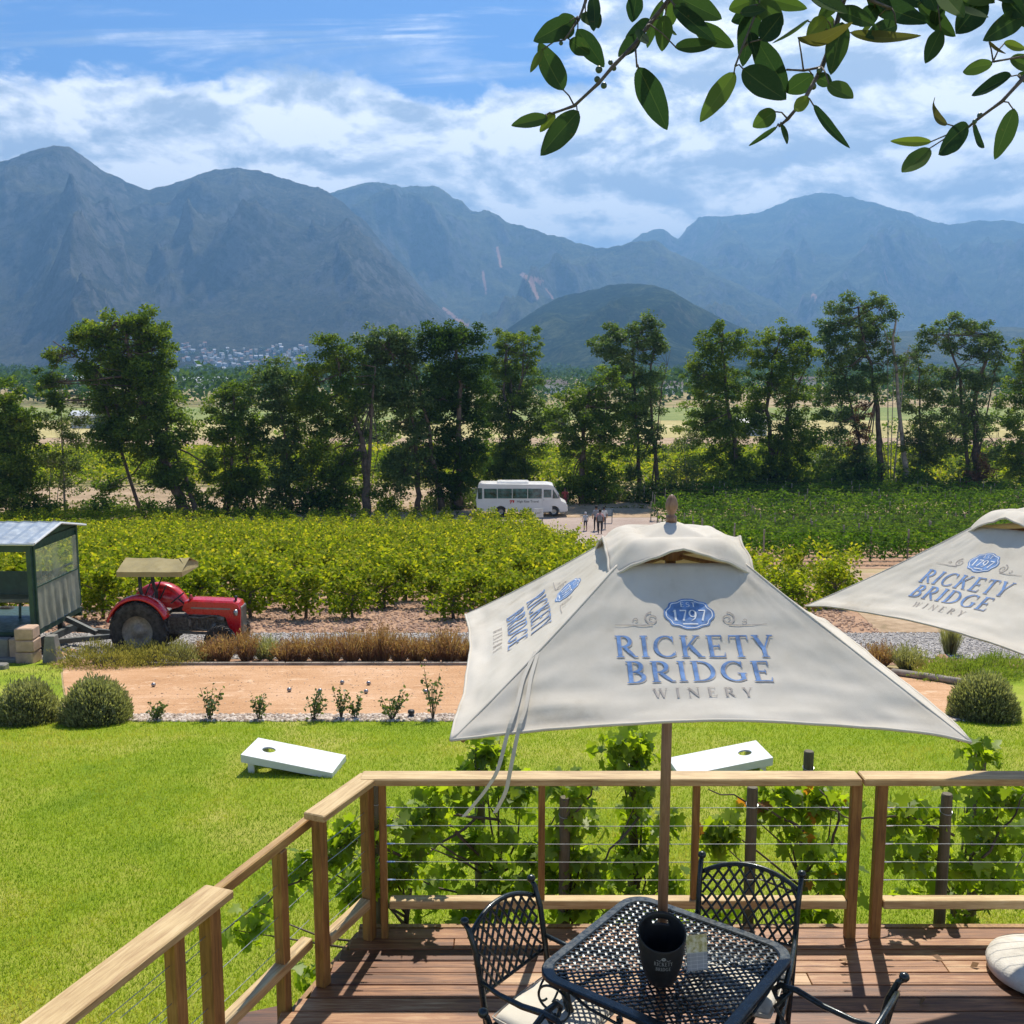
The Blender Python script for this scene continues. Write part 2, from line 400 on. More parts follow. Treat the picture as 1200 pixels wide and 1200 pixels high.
_r1 = _t.noise(_mp.outputs[0], 1.6, 6, .65, .6); _r2 = _t.noise(_v, 3.2, 5, .7, .4)
_c = _t.mix(_t.maprange(_r1, .50, .66, 0, .55), _c0, (.36, .20, .10)); _c = _t.mix(_t.maprange(_r2, .56, .66, 0, .6), _c, (.66, .47, .31)); _t.put(_b.inputs['Base Color'], _c)
# lawn
ml, t, b = newmat('lawn turf'); v = t.node('ShaderNodeNewGeometry').outputs['Position']
a = t.noise(v, 0.55, 6, 0.62, 0.6); f = t.noise(v, 22, 5, 0.7); g = t.noise(v, 90, 3, 0.7)
k = t.math('ADD', t.math('MULTIPLY', a, 0.62), t.math('ADD', t.math('MULTIPLY', f, 0.2), t.math('MULTIPLY', g, 0.18)))
t.put(b.inputs['Base Color'], t.ramp(k, [(0.36, (0.14, 0.23, 0.010)), (0.48, (0.25, 0.33, 0.018)), (0.58, (0.37, 0.38, 0.06)), (0.70, (0.50, 0.43, 0.15))]))
b.inputs['Roughness'].default_value = 0.9; b.inputs['Specular IOR Level'].default_value = 0.2; bump(t, b, t.math('ADD', f, g), 0.8, 0.02)
sheet('lawn', [(-8, -20, 20), (13.62, -22, 22)], ml, 0.004, 60)
# lawn tongue beside the wagon (left) and beside the round bush (right)
sheet('lawn_verge', [(13.64, -22, -6.25), (15.5, -22, -7.03), (17, -22, -7.73), (18.2, -22, -8.28), (19.9, -22, -8.95)], ml, 0.004, 20)
sheet('lawn_edge_strip', [(13.66, 6.9, 22), (17.2, 7.8, 22), (18.2, 8.4, 22)], ml, 0.004, 20)
# petanque court
sheet('petanque_court', [(13.66, -6.22, 6.8), (15.5, -7.0, 7.35), (17, -7.7, 7.4), (18.2, -8.25, 7.3), (19.2, -8.6, 7.1)], m_court, 0.008, 60)
sheet('planting_bed', [(19.25, -8.9, 8.3), (19.95, -9.2, 9.2)], m_soil, 0.012, 50)
sheet('gravel_path', [(20.0, -24, 24), (22.9, -24, 24)], m_gravel, 0.016, 60)
sheet('vineyard_soil', [(22.95, -24, 24), (33, -28, 12.5), (36, -30, 6.5), (78, -46, 2.2)], m_soil, 0.004, 40)
sheet('dirt_path', [(23.0, 8.4, 26), (26, 9.0, 27), (33, 12.6, 28)], m_tan, 0.014, 20)
sheet('dirt_bank', [(33.1, 6.8, 26), (38, 5.2, 30)], m_tan, 0.008, 20)
sheet('driveway', [(36.2, 1.2, 6.2), (50, 2.6, 8.2), (66, 2.6, 7.6), (72, 2.0, 9.6), (76, -4, 14), (78.4, -16, 26)], m_drive, 0.024, 40)
sheet('vineyard_soil', [(40, 8.2, 30), (92, 13.5, 62)], m_soil, 0.008, 30)
sheet('dirt_track', [(78.6, -60, 24), (86, -70, 70), (101, -80, 80)], m_tan, 0.012, 40)
sheet('field', [(152, -140, 140), (182, -150, 150)], m_tan, 0.02, 20)
sheet('field', [(183, -160, 160), (245, -200, 200)], m_field, 0.02, 20)
sheet('field', [(246, -200, 200), (330, -260, 260)], m_grassfield, 0.02, 20)

# loose clods on the court: footmarks and small stones as real bumps
rng = np.random.RandomState(3)
STONE_V = [(-.5, -.4, 0), (.5, -.45, 0), (.45, .5, 0), (-.4, .45, 0), (-.3, -.25, .45), (.28, -.3, .5), (.25, .3, .42), (-.28, .3, .5)]
STONE_F = [(4, 5, 6, 7), (0, 1, 5, 4), (1, 2, 6, 5), (2, 3, 7, 6), (3, 0, 4, 7)]
def pebbles(name, n, xr, yr, s0, s1, stops, dz=0.01, seed=1):
    rg = np.random.RandomState(seed); x = rg.uniform(*xr, n); y = rg.uniform(*yr, n)
    z = np.array([T(q) for q in y])+dz
    V, F = scatter(STONE_V, STONE_F, np.stack([x, y, z], 1), rotmats(n, rg, 0.25), rg.uniform(s0, s1, n))
    m, t, b = newmat(name); a = t.node('ShaderNodeAttribute', attribute_name='rnd').outputs['Fac']
    t.put(b.inputs['Base Color'], t.ramp(a, stops)); b.inputs['Roughness'].default_value = 0.85
    o = mesh_np(name, V, F, m, rnd=np.repeat(rg.rand(n), 5)); return tag(o, kind='stuff')
pebbles('pebble_strip', 9000, (-6.2, 6.9), (13.5, 13.98), 0.025, 0.065, [(0, (0.16, 0.12, 0.09)), (0.4, (0.34, 0.26, 0.20)), (0.8, (0.58, 0.50, 0.42))], 0.006, 4)
pebbles('gravel', 26000, (-11, 14), (20.0, 22.9), 0.02, 0.055, [(0, (0.14, 0.13, 0.12)), (0.5, (0.32, 0.30, 0.28)), (1, (0.52, 0.49, 0.46))], 0.015, 5)
pebbles('court_grit', 1500, (-6.3, 6.6), (14.0, 19.0), 0.01, 0.03, [(0, (0.30, 0.18, 0.10)), (1, (0.55, 0.38, 0.26))], 0.006, 6)
pebbles('soil_clods', 9000, (-14, 8.6), (22.9, 28), 0.03, 0.10, [(0, (0.20, 0.11, 0.07)), (1, (0.42, 0.27, 0.18))], 0.0, 7)

# grass: real blades over the lawn, thinning with distance
def blades(name, n, region, h0, h1, w, stops, seed, mask=None, transl=0.5):
    rg = np.random.RandomState(seed)
    x0, x1, y0, y1 = region
    y = y0+(y1-y0)*rg.rand(n)**1.15; x = rg.uniform(-1, 1, n)*(0.56*y+0.8)
    kk = (x > x0) & (x < x1); x, y = x[kk], y[kk]; n = len(x)
    if mask is not None:
        kk = mask(x, y); x, y = x[kk], y[kk]; n = len(x)
    z = np.interp(y, TY, TZ)+0.002
    patch = fbm(x*0.45+3, y*0.6, 4)+0.5*fbm(x*2.2, y*2.4+9, 3)
    hh = rg.uniform(h0, h1, n)*(1+0.25*patch)
    a = rg.uniform(0, 2*np.pi, n); ca, sa = np.cos(a)*w/2, np.sin(a)*w/2
    la = rg.uniform(0, 2*np.pi, n); ln = rg.uniform(0.1, 0.9, n)*hh
    patch = patch+.5*np.exp(-((y-5.9)/1.1)**2)-.1
    V = np.stack([np.stack([x-ca, y-sa, z], 1), np.stack([x+ca, y+sa, z], 1), np.stack([x+np.cos(la)*ln, y+np.sin(la)*ln, z+hh], 1)], 1).reshape(-1, 3)
    F = np.arange(3*n).reshape(n, 3)
    o = mesh_np(name, V, F, leafmat(name, stops, transl, 0.55, (1.25, 1.25, 0.55)), rnd=np.clip(0.45+0.34*patch+rg.normal(0, 0.13, n), 0, 1))
    return tag(o, kind='stuff')
blades('grass', 420000, (-13, 13, 4.6, 13.6), 0.018, 0.042, 0.007,
       [(0, (0.13, 0.22, 0.008)), (0.4, (0.25, 0.355, 0.014)), (0.68, (0.39, 0.43, 0.045)), (1, (0.60, 0.51, 0.18))], 11)
blades('verge_grass', 30000, (-13, -5.0, 13.6, 19.6), 0.03, 0.07, 0.012,
       [(0, (0.08, 0.15, 0.03)), (0.5, (0.20, 0.24, 0.07)), (1, (0.40, 0.34, 0.17))], 12, mask=lambda x, y: x < np.interp(y, [13.6, 16, 18, 19.6], [-6.25, -7.25, -8.2, -8.7]))

# ================================================================== mountains
def interp_profile(pts, a): return np.interp(a, [p[0] for p in pts], [p[1] for p in pts])
MOUNT = {}
def mountain(name, prof, R, Y0, x0, x1, mat, amp, seed, power=1.25, nx=560, ny=110, ns=900.0, rough=3.0, scars=(), dep=0.5):
    """terrain whose skyline seen from the terrace follows prof (photo pixels); real distance R, foot at Y0"""
    rx = ray(0, 0)
    a = np.linspace(x0, x1, nx)                               # column in photo px at the ridge
    py = interp_profile(prof, a)
    # ridge direction for each column
    rr = FW[None, :]*1200 + np.stack([a-600, 0*a, 0*a], 1) + UPV[None, :]*(600-py)[:, None]
    c = rr[:, 0]/rr[:, 1]; tz = rr[:, 2]/rr[:, 1]
    Rc = R*(1+0.10*fbm(c*3.1+seed, 0*c+seed, 3))              # the ridge wanders in depth
    zr = EYE[2] + Rc*tz
    tt = np.concatenate([np.linspace(0, 1, ny), 1+np.linspace(0.03, 0.35, 10)])
    X = np.zeros((len(tt), nx)); Y = X.copy(); Z = X.copy()
    for i, t_ in enumerate(tt):
        Yv = Y0+(Rc-Y0)*min(t_, 1.0) + (Rc*0.5*(t_-1) if t_ > 1 else 0)
        X[i] = c*Yv; Y[i] = Yv
        base = np.interp(Yv, TY, TZ)-6
        if t_ <= 1:
            f = t_**power
            Z[i] = base+(zr-base)*f
        else:
            Z[i] = base+(zr-base)*(1-(t_-1)*2.2)
    tg = np.minimum(tt, 1)[:, None]
    wx = 260*fbm(X/1500+seed, Y/1500, 3); wy = 260*fbm(X/1500+40, Y/1500+seed, 3)
    r_ = ridged((X+wx)/ns+seed*3.1, (Y+wy)/(ns*1.9)+seed, 7, 0.52)-0.85
    hscale = (zr[None, :]-Z[0][None, :])
    env = np.clip(tg*(1-tg)*4, 0, 1)**0.8
    Z += amp*hscale*r_*env*0.9
    small = fbm(X/105, Y/105, 6, 0.62)
    Z += rough*small*np.clip(tg*3, 0, 1)*np.where(tt[:, None] > 0.985, 0.8, 1.6)
    keep = np.minimum.accumulate(np.ones_like(tg))
    Z = np.maximum(Z, (np.interp(Y, TY, TZ)-6))
    # never let the relief in front rise over the skyline line of sight
    lim = EYE[2]+Y*(tz[None, :]*0.985) ; Z = np.where((tt[:, None] < 0.97), np.minimum(Z, lim), Z)
    n0, n1 = X.shape
    V = np.stack([X, Y, Z], 2).reshape(-1, 3)
    I = np.arange(n0*n1).reshape(n0, n1)
    F = np.stack([I[:-1, :-1], I[:-1, 1:], I[1:, 1:], I[1:, :-1]], 2).reshape(-1, 4)
    o = mesh_np(name, V, F, mat, smooth=True); o['kind'] = 'structure'
    # landslip scars: a face value used by the material
    d = V-EYE; dep_ = d@FW; sx = 600+1200*d[:, 0]/dep_; sy = 600-1200*(d@UPV)/dep_
    sv = np.zeros(len(V))
    for (ax, ay, bx, by, w) in scars:
        L = max(1e-6, (bx-ax)**2+(by-ay)**2); u = np.clip(((sx-ax)*(bx-ax)+(sy-ay)*(by-ay))/L, 0, 1)
        dd = np.hypot(sx-ax-u*(bx-ax), sy-ay-u*(by-ay))/w + 0.5*fbm(V[:, 0]/45, V[:, 1]/45, 4)
        sv = np.maximum(sv, np.clip(1.5-dd, 0, 1))
    at = o.data.attributes.new('scar', 'FLOAT', 'POINT'); at.data.foreach_set('value', sv.astype(np.float32))
    MOUNT[name] = (c, Y, Z, o)
    return o
def mountmat(name, stops, rockc, scrub=1.0):
    m, t, b = newmat(name); geo = t.node('ShaderNodeNewGeometry'); v = geo.outputs['Position']
    n1 = t.noise(v, 0.0035, 9, 0.68, 0.5); n2 = t.noise(v, 0.02, 9, 0.75, 0.3); n3 = t.noise(v, 0.08, 6, 0.8)
    k = t.math('ADD', t.math('MULTIPLY', n1, 0.4), t.math('ADD', t.math('MULTIPLY', n2, 0.32), t.math('MULTIPLY', n3, 0.28)))
    c = t.ramp(k, stops)
    sep = t.node('ShaderNodeSeparateXYZ'); t.put(sep.inputs[0], geo.outputs['Normal'])
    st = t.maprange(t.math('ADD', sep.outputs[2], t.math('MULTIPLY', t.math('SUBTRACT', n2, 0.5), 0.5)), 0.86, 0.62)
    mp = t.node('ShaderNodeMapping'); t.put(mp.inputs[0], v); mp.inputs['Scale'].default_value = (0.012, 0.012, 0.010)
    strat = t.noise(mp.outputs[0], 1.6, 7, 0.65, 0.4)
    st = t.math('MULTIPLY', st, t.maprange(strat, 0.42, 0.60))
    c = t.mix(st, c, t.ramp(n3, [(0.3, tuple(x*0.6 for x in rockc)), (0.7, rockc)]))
    a = t.node('ShaderNodeAttribute', attribute_name='scar').outputs['Fac']
    c = t.mix(t.math('MULTIPLY', t.maprange(t.math('ADD', a, t.math('MULTIPLY', t.math('SUBTRACT', n3, 0.5), 1.4)), 0.30, 0.9), 0.9), c, (0.58, 0.34, 0.25))
    t.put(b.inputs['Base Color'], c); b.inputs['Roughness'].default_value = 1; b.inputs['Specular IOR Level'].default_value = 0.0
    bump(t, b, t.math('ADD', n2, n3), 1.0, 12.0)
    return m
mm_a = mountmat('fynbos slope', [(0.40, (0.018, 0.024, 0.018)), (0.5, (0.075, 0.076, 0.048)), (0.60, (0.15, 0.145, 0.095))], (0.21, 0.20, 0.175))
mm_b = mountmat('grassy slope', [(0.40, (0.022, 0.034, 0.018)), (0.5, (0.095, 0.105, 0.05)), (0.60, (0.18, 0.18, 0.09))], (0.21, 0.20, 0.17))
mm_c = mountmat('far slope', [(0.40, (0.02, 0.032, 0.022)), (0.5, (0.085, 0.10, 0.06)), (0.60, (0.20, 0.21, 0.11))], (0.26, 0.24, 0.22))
mm_d = mountmat('wooded slope', [(0.40, (0.008, 0.018, 0.008)), (0.5, (0.030, 0.050, 0.022)), (0.60, (0.12, 0.14, 0.06))], (0.14, 0.14, 0.08))
PA = [(-700, 300), (-600, 270), (-520, 245), (-430, 262), (-340, 250), (-260, 232), (-120, 214), (-40, 196), (0, 190), (28, 180), (45, 173), (62, 170), (80, 172), (98, 184), (122, 199), (150, 213), (175, 222), (200, 216), (225, 206), (250, 200), (278, 197), (300, 200), (325, 207), (352, 214), (378, 223), (402, 237), (430, 262), (462, 300), (500, 345), (535, 380), (570, 405), (620, 428), (660, 446)]
PB = [(300, 262), (372, 230), (392, 224), (412, 219), (432, 215), (448, 214), (470, 219), (492, 217), (508, 216), (522, 225), (530, 232), (541, 236), (552, 247), (562, 250), (576, 249), (596, 260), (618, 268), (648, 276), (680, 285), (700, 291), (722, 289), (740, 284), (765, 281), (800, 300), (850, 326), (900, 352), (960, 380), (1050, 410), (1200, 428)]
PC = [(640, 330), (690, 300), (724, 292), (740, 284), (752, 273), (765, 269), (778, 268), (788, 276), (795, 280), (806, 268), (818, 256), (830, 254), (852, 253), (885, 250), (905, 244), (925, 234), (945, 228), (962, 226), (985, 228), (1005, 233), (1035, 240), (1065, 249), (1092, 260), (1112, 264), (1135, 259), (1165, 258), (1205, 262), (1300, 250), (1460, 290), (1560, 270), (1680, 300), (1800, 340)]
PD = [(540, 425), (590, 388), (620, 368), (650, 352), (690, 341), (715, 335), (740, 332), (765, 334), (790, 343), (815, 357), (840, 370), (870, 384), (910, 400), (960, 415), (1020, 428)]
PE = [(860, 428), (950, 404), (1020, 392), (1080, 386), (1140, 381), (1200, 384), (1300, 370), (1460, 360), (1800, 385)]
mountain('mountain_west', PA, 3700, 2050, -700, 660, mm_a, 0.22, 2.3, 1.25, 860, 130, 640, 7.0)
mountain('mountain_middle', PB, 5200, 3000, 300, 1200, mm_b, 0.26, 5.7, 1.3, 560, 120, 760, 11.0,
         scars=[(583, 290, 587, 312, 1.6), (566, 320, 570, 343, 2.2), (520, 362, 548, 382, 2.0), (612, 322, 634, 330, 3.0), (622, 330, 630, 348, 2.4), (648, 350, 640, 338, 1.2)])
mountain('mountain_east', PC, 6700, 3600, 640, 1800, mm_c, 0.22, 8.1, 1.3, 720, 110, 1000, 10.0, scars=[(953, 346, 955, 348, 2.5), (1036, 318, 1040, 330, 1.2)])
mountain('wooded_hill', PD, 2700, 1700, 540, 1020, mm_d, 0.2, 3.9, 0.9, 360, 70, 420, 3.0)
mountain('foothill', PE, 3300, 2300, 860, 1800, mm_b, 0.10, 6.4, 0.9, 300, 60, 600, 3.0)

# haze: pale even air in one closed box
hb = MB(); hb.box((0, 4850, 560), (14000, 11000, 1200))
hm = bpy.data.materials.new('haze'); hm.use_nodes = True; ht = NT(hm.node_tree); ht.n.clear()
pv = ht.node('ShaderNodeVolumePrincipled'); pv.inputs['Color'].default_value = (0.235, 0.50, 0.90, 1); pv.inputs['Density'].default_value = HAZE = 1.8e-4
pv.inputs['Anisotropy'].default_value = 0.25
ho = ht.node('ShaderNodeOutputMaterial'); ht.l.new(pv.outputs[0], ho.inputs['Volume'])
haze = hb.build('haze', hm); haze['kind'] = 'stuff'
# box bottom a metre under the lowest ground (-14 -> -15), top just over the highest peak
for vtx in haze.data.vertices: vtx.co.z = -22 if vtx.co.z < 0 else 1200
# ================================================================== vegetation materials
L_TREE = [(0, (0.055, 0.105, 0.018)), (0.45, (0.11, 0.18, 0.028)), (0.8, (0.19, 0.26, 0.042)), (1, (0.29, 0.32, 0.065))]
M['leaf_tree'] = leafmat('oak foliage', L_TREE, 0.52, 0.65, (1.5, 1.45, 0.4), .2)
M['leaf_poplar'] = leafmat('poplar foliage', [(0, (0.06, 0.105, 0.03)), (0.5, (0.12, 0.19, 0.055)), (0.85, (0.20, 0.27, 0.095)), (1, (0.28, 0.33, 0.13))], 0.45, 0.6)
M['leaf_dark'] = leafmat('dark foliage', [(0, (0.028, 0.06, 0.014)), (0.5, (0.055, 0.105, 0.022)), (1, (0.11, 0.17, 0.035))], 0.45, 0.85, spec=.05)
M['leaf_light'] = leafmat('light foliage', [(0, (0.07, 0.11, 0.025)), (0.5, (0.12, 0.17, 0.04)), (1, (0.22, 0.24, 0.08))], 0.5, 0.55)
M['leaf_brown'] = leafmat('dead brown foliage', [(0, (0.10, 0.05, 0.025)), (0.5, (0.17, 0.085, 0.045)), (1, (0.26, 0.15, 0.08))], 0.3, 0.8)
M['vine_bright'] = leafmat('sunlit vine leaves', [(0, (0.085, 0.145, 0.012)), (0.4, (0.20, 0.28, 0.018)), (0.75, (0.36, 0.39, 0.035)), (1, (0.54, 0.48, 0.07))], 0.5, 0.75, (1.5, 1.4, 0.4), 0.12)
M['vine_dark'] = leafmat('dense vine leaves', [(0, (0.03, 0.08, 0.010)), (0.5, (0.085, 0.17, 0.018)), (1, (0.24, 0.33, 0.035))], 0.45, 0.8, spec=.08)
M['grape'] = leafmat('grape leaves', [(0, (0.11, 0.18, 0.03)), (0.5, (0.21, 0.31, 0.045)), (0.88, (0.32, 0.42, 0.055)), (0.96, (0.40, 0.40, 0.07)), (1, (0.36, 0.16, 0.07))], 0.62, 0.45, (1.8, 1.7, 0.3), 0.4)
M['lavender'] = leafmat('grey green needles', [(0, (0.15, 0.16, 0.085)), (0.5, (0.27, 0.28, 0.155)), (1, (0.42, 0.42, 0.27))], 0.45, 0.8, spec=.1)
M['sprawl'] = leafmat('olive heath', [(0, (0.15, 0.14, 0.045)), (0.5, (0.27, 0.25, 0.08)), (1, (0.42, 0.37, 0.14))], 0.4, 0.7)
M['russet'] = leafmat('russet stems', [(0, (0.15, 0.08, 0.05)), (0.5, (0.30, 0.165, 0.11)), (0.85, (0.40, 0.28, 0.17)), (1, (0.30, 0.31, 0.15))], 0.45, 0.8)
M['sage'] = leafmat('sage stems', [(0, (0.15, 0.16, 0.075)), (0.5, (0.28, 0.28, 0.15)), (1, (0.42, 0.41, 0.25))], 0.45, 0.8)
M['hedge'] = leafmat('bright groundcover', [(0, (0.13, 0.18, 0.03)), (0.5, (0.23, 0.30, 0.055)), (1, (0.36, 0.40, 0.10))], 0.45, 0.6)
M['rose'] = leafmat('rose leaves', [(0, (0.06, 0.10, 0.03)), (0.5, (0.12, 0.17, 0.055)), (1, (0.22, 0.25, 0.11))], 0.35, 0.55)

def mesh_px(px, py, Y): return PY(px, py, Y)
def tree(blobs, base, trunks, mat, label, seed, leaf=0.225, dens=1.0, bark='bark', depth=0.85, limbs=True, fall=0.12):
    """a tree standing on the plain. blobs: crown masses (centre and radii read in photo px at the tree's own distance)."""
    rg = np.random.RandomState(seed)
    bx, Y, bz = G(*base); k = Y*1.02/1200.0
    root = empty('tree', (bx, Y, bz)); o0 = np.array([bx, Y, bz])
    tag(root, label, 'tree', 'trees standing in a row behind the vineyard')
    P = []; sub = []; cen = []
    if len(blobs) > 5 and limbs:      # shoots and low boughs down the trunk to the ground
        xs_ = [b_[0] for b_ in blobs]; xm, xw = base[0]*.6+.4*np.mean(xs_), (max(xs_)-min(xs_))*.42
        for q in range(3): blobs = blobs+[(xm+rg.uniform(-xw, xw), base[1]-rg.uniform(10, 62), rg.uniform(13, 22), rg.uniform(11, 19))]
    for (x, y, rx, ry) in blobs:
        dY = rg.uniform(-.45, .45)*rx*k
        c = PY(x, y, Y)-o0; c[1] += dY; cen.append(c)
        rx, ry = rx*1.12, ry*1.08; r = np.array([rx*k, min(rx, ry)*k*depth, ry*k])
        # each mass is made of many uneven sprays
        ns = max(11, int(rx*ry/(20 if 430 < x < 650 else 24))); sp = ellipsoid_pts(ns, c, r*1.08, rg, 0.2)
        sub.append(sp)
        for s_ in sp:
            rr = rg.uniform(0.38, 0.95)*(0.55+0.012*min(rx, 50))
            n = int(rg.uniform(120, 250)*dens*rr**1.6)+18
            q = ellipsoid_pts(n, s_, (rr*1.15, rr*1.1, rr*0.72), rg, 0.2)
            q[:, 2] -= fall*((q[:, 0]-s_[0])**2+(q[:, 1]-s_[1])**2)/max(rr, .1)
            P.append(q)
    P = np.concatenate(P)
    V, F = scatter(LEAF_V, LEAF_F, P, rotmats(len(P), rg, 0.75), rg.uniform(.6, 1.35, len(P))*leaf)
    tone = 0.42+0.35*fbm(P[:, 0]*0.5+seed, P[:, 2]*0.5, 3)+rg.normal(0, 0.16, len(P))
    mesh_np('crown', V, F, M[mat], root, rnd=np.clip(tone, 0, 1))
    # trunks and limbs
    tb = MB(); allsub = np.concatenate(sub); cen = np.array(cen)
    for (pts, r0) in trunks:
        r0 = r0*.72
        w = [PY(x, y, Y)-o0 for x, y in pts]
        w[0][2] = -0.15; path = []
        for a_, b_ in zip(w[:-1], w[1:]):
            for u in np.linspace(0, 1, 5)[:-1]: path.append(a_*(1-u)+b_*u + rg.normal(0, r0*.25, 3)*(1 if u > 0 else 0))
        path.append(w[-1]); m = len(path)
        tb.tube(path, [r0*(1.35-.35*min(1, i*3/m))*(1-0.72*i/m) for i in range(m)], 9)
        if limbs:
            path = np.array(path); top = path[int(m*.45):]
            for c in cen:
                a_ = top[np.argmin(np.linalg.norm(top-c, axis=1))]
                if np.linalg.norm(a_-c) > 12*r0+7: continue
                mid = (a_+c)/2+rg.normal(0, .3, 3)+np.array([0, 0, -.2])
                tb.tube([a_, mid, c], [r0*.3, r0*.2, r0*.1], 6)
                near = allsub[np.argsort(np.linalg.norm(allsub-c, axis=1))[:9]]
                for q in near:
                    tb.tube([mid*.4+c*.6, (mid+q)/2+rg.normal(0, .15, 3), q], [r0*.08, r0*.06, .012], 4, cap=False)
    tb.build('trunk', M[bark], root, smooth=True)
    return root
D = 'tree'
tree([(8, 470, 22, 24), (-8, 500, 36, 40), (22, 520, 26, 34), (8, 560, 34, 30), (34, 572, 16, 20), (30, 492, 16, 18)], (18, 606), [([(18, 606), (16, 560), (10, 500), (4, 470)], .30)], 'leaf_tree',
     'bushy green tree at the left edge of the photo, behind the green wagon roof', 1)
tree([(70, 492, 20, 22), (84, 515, 20, 22), (62, 540, 22, 24), (80, 560, 24, 20), (96, 488, 12, 15)], (77, 603), [([(77, 603), (74, 550), (72, 490), (70, 455)], .11), ([(58, 604), (58, 570), (60, 545)], .07), ([(66, 604), (68, 575), (70, 560)], .06)], 'leaf_light',
     'thin sparse pale green sapling clump left of the tall leaning tree', 2, 0.17, 0.7, 'bark_pale')
tree([(112, 385, 22, 20), (92, 398, 20, 16), (150, 380, 24, 18), (176, 384, 22, 20), (190, 405, 16, 24), (160, 410, 32, 26), (118, 415, 26, 22), (135, 440, 42, 30), (180, 440, 22, 28), (118, 465, 24, 22), (160, 475, 40, 30), (148, 515, 38, 24), (190, 500, 30, 28), (130, 505, 20, 20), (195, 545, 26, 28), (212, 575, 20, 16), (62, 418, 10, 10), (56, 448, 14, 26), (66, 470, 13, 14), (222, 505, 14, 16)],
     (219, 605), [([(219, 605), (206, 575), (190, 530), (165, 470), (150, 410), (140, 375)], .52), ([(232, 601), (222, 570), (205, 530), (180, 470), (178, 400)], .24), ([(160, 470), (110, 430), (62, 400)], .16)], 'leaf_tree',
     'tallest leaning tree on the left, with a broad lopsided crown reaching the mountain', 3)
tree([(272, 460, 20, 18), (258, 480, 16, 20), (288, 482, 20, 24), (268, 505, 26, 22), (295, 525, 20, 26), (262, 535, 22, 24), (288, 565, 24, 22), (306, 500, 12, 20)], (267, 600), [([(267, 600), (270, 560), (274, 500), (274, 455)], .22), ([(262, 600), (266, 570), (262, 530)], .14), ([(300, 602), (296, 575), (290, 540)], .2)], 'leaf_tree',
     'medium round green tree standing right of the leaning tree, above the red tractor', 4)
tree([(322, 440, 20, 18), (338, 455, 20, 22), (314, 465, 18, 20), (330, 490, 22, 24), (345, 520, 20, 22), (318, 520, 14, 16)], (341, 601), [([(341, 601), (338, 560), (332, 500), (326, 440)], .2)], 'leaf_poplar',
     'blue green poplar with thin foliage between the round tree and the forked dark tree', 5)
tree([(388, 410, 22, 18), (402, 432, 24, 24), (368, 440, 20, 22), (380, 470, 34, 26), (355, 495, 20, 26), (400, 505, 26, 26), (372, 535, 34, 28), (358, 572, 26, 24), (395, 572, 20, 20), (418, 470, 18, 22), (412, 545, 16, 20)], (429, 601), [([(429, 601), (429, 560), (424, 510), (405, 460), (392, 415)], .42), ([(426, 530), (436, 470), (440, 430)], .24), ([(354, 602), (358, 585), (364, 560)], .14)], 'leaf_tree',
     'dark tree with a thick forked trunk, left of the gap before the middle clump', 6)
tree([(444, 400, 26, 16), (470, 396, 22, 14), (434, 425, 20, 20), (462, 425, 30, 22), (450, 455, 30, 24), (480, 460, 26, 26), (470, 495, 28, 22), (485, 530, 26, 24), (466, 550, 16, 20)], (489, 598), [([(489, 598), (490, 560), (486, 500), (470, 450), (455, 400)], .28), ([(519, 598), (510, 550), (500, 490), (488, 440)], .34)], 'leaf_poplar',
     'tall poplar with two pale trunks, first of the middle clump left of the minibus', 7)
tree([(520, 392, 26, 14), (545, 394, 22, 14), (530, 420, 34, 22), (545, 450, 32, 26), (515, 465, 24, 26), (540, 490, 34, 28), (522, 525, 28, 24), (552, 530, 22, 24), (535, 562, 28, 20)], (538, 597), [([(538, 597), (537, 540), (538, 470), (534, 400)], .46)], 'leaf_dark',
     'darkest densest tree with one thick upright trunk, just left of the minibus', 8)
tree([(592, 402, 20, 16), (614, 396, 18, 14), (622, 415, 14, 18), (596, 428, 28, 20), (580, 455, 24, 24), (612, 452, 24, 24), (598, 482, 36, 24), (628, 488, 18, 22), (585, 515, 30, 24), (618, 522, 24, 24), (600, 550, 34, 20), (570, 550, 18, 20)], (621, 570), [([(621, 570), (614, 540), (600, 510), (590, 460), (594, 410)], .34), ([(596, 570), (594, 530), (600, 480)], .4)], 'leaf_tree',
     'spreading tree with a bent trunk rising directly behind the white minibus', 9)
tree([(712, 442, 18, 12), (668, 470, 18, 18), (694, 468, 24, 22), (716, 478, 22, 24), (650, 492, 12, 14), (680, 500, 28, 24), (712, 515, 26, 24), (690, 540, 26, 24), (668, 530, 16, 20), (698, 568, 26, 16), (670, 570, 16, 16)], (683, 590), [([(683, 590), (682, 540), (684, 490), (690, 460)], .36), ([(711, 586), (708, 560), (702, 530)], .14)], 'leaf_tree',
     'lower bushy tree just right of the minibus, in front of the tall double trunk poplar', 10)
tree([(712, 392, 18, 14), (738, 386, 18, 12), (760, 382, 18, 12), (770, 400, 14, 20), (745, 408, 26, 20), (712, 412, 20, 18), (728, 440, 22, 20), (758, 438, 20, 26), (735, 468, 22, 16), (755, 478, 24, 20), (764, 505, 16, 20), (738, 505, 18, 22)], (748, 584), [([(748, 584), (748, 530), (744, 460), (740, 395)], .26), ([(772, 578), (768, 530), (764, 500), (762, 440), (768, 395)], .26), ([(764, 500), (776, 450), (782, 428)], .09)], 'leaf_poplar',
     'tall slim poplar on two bare trunks, standing alone right of the minibus', 11)
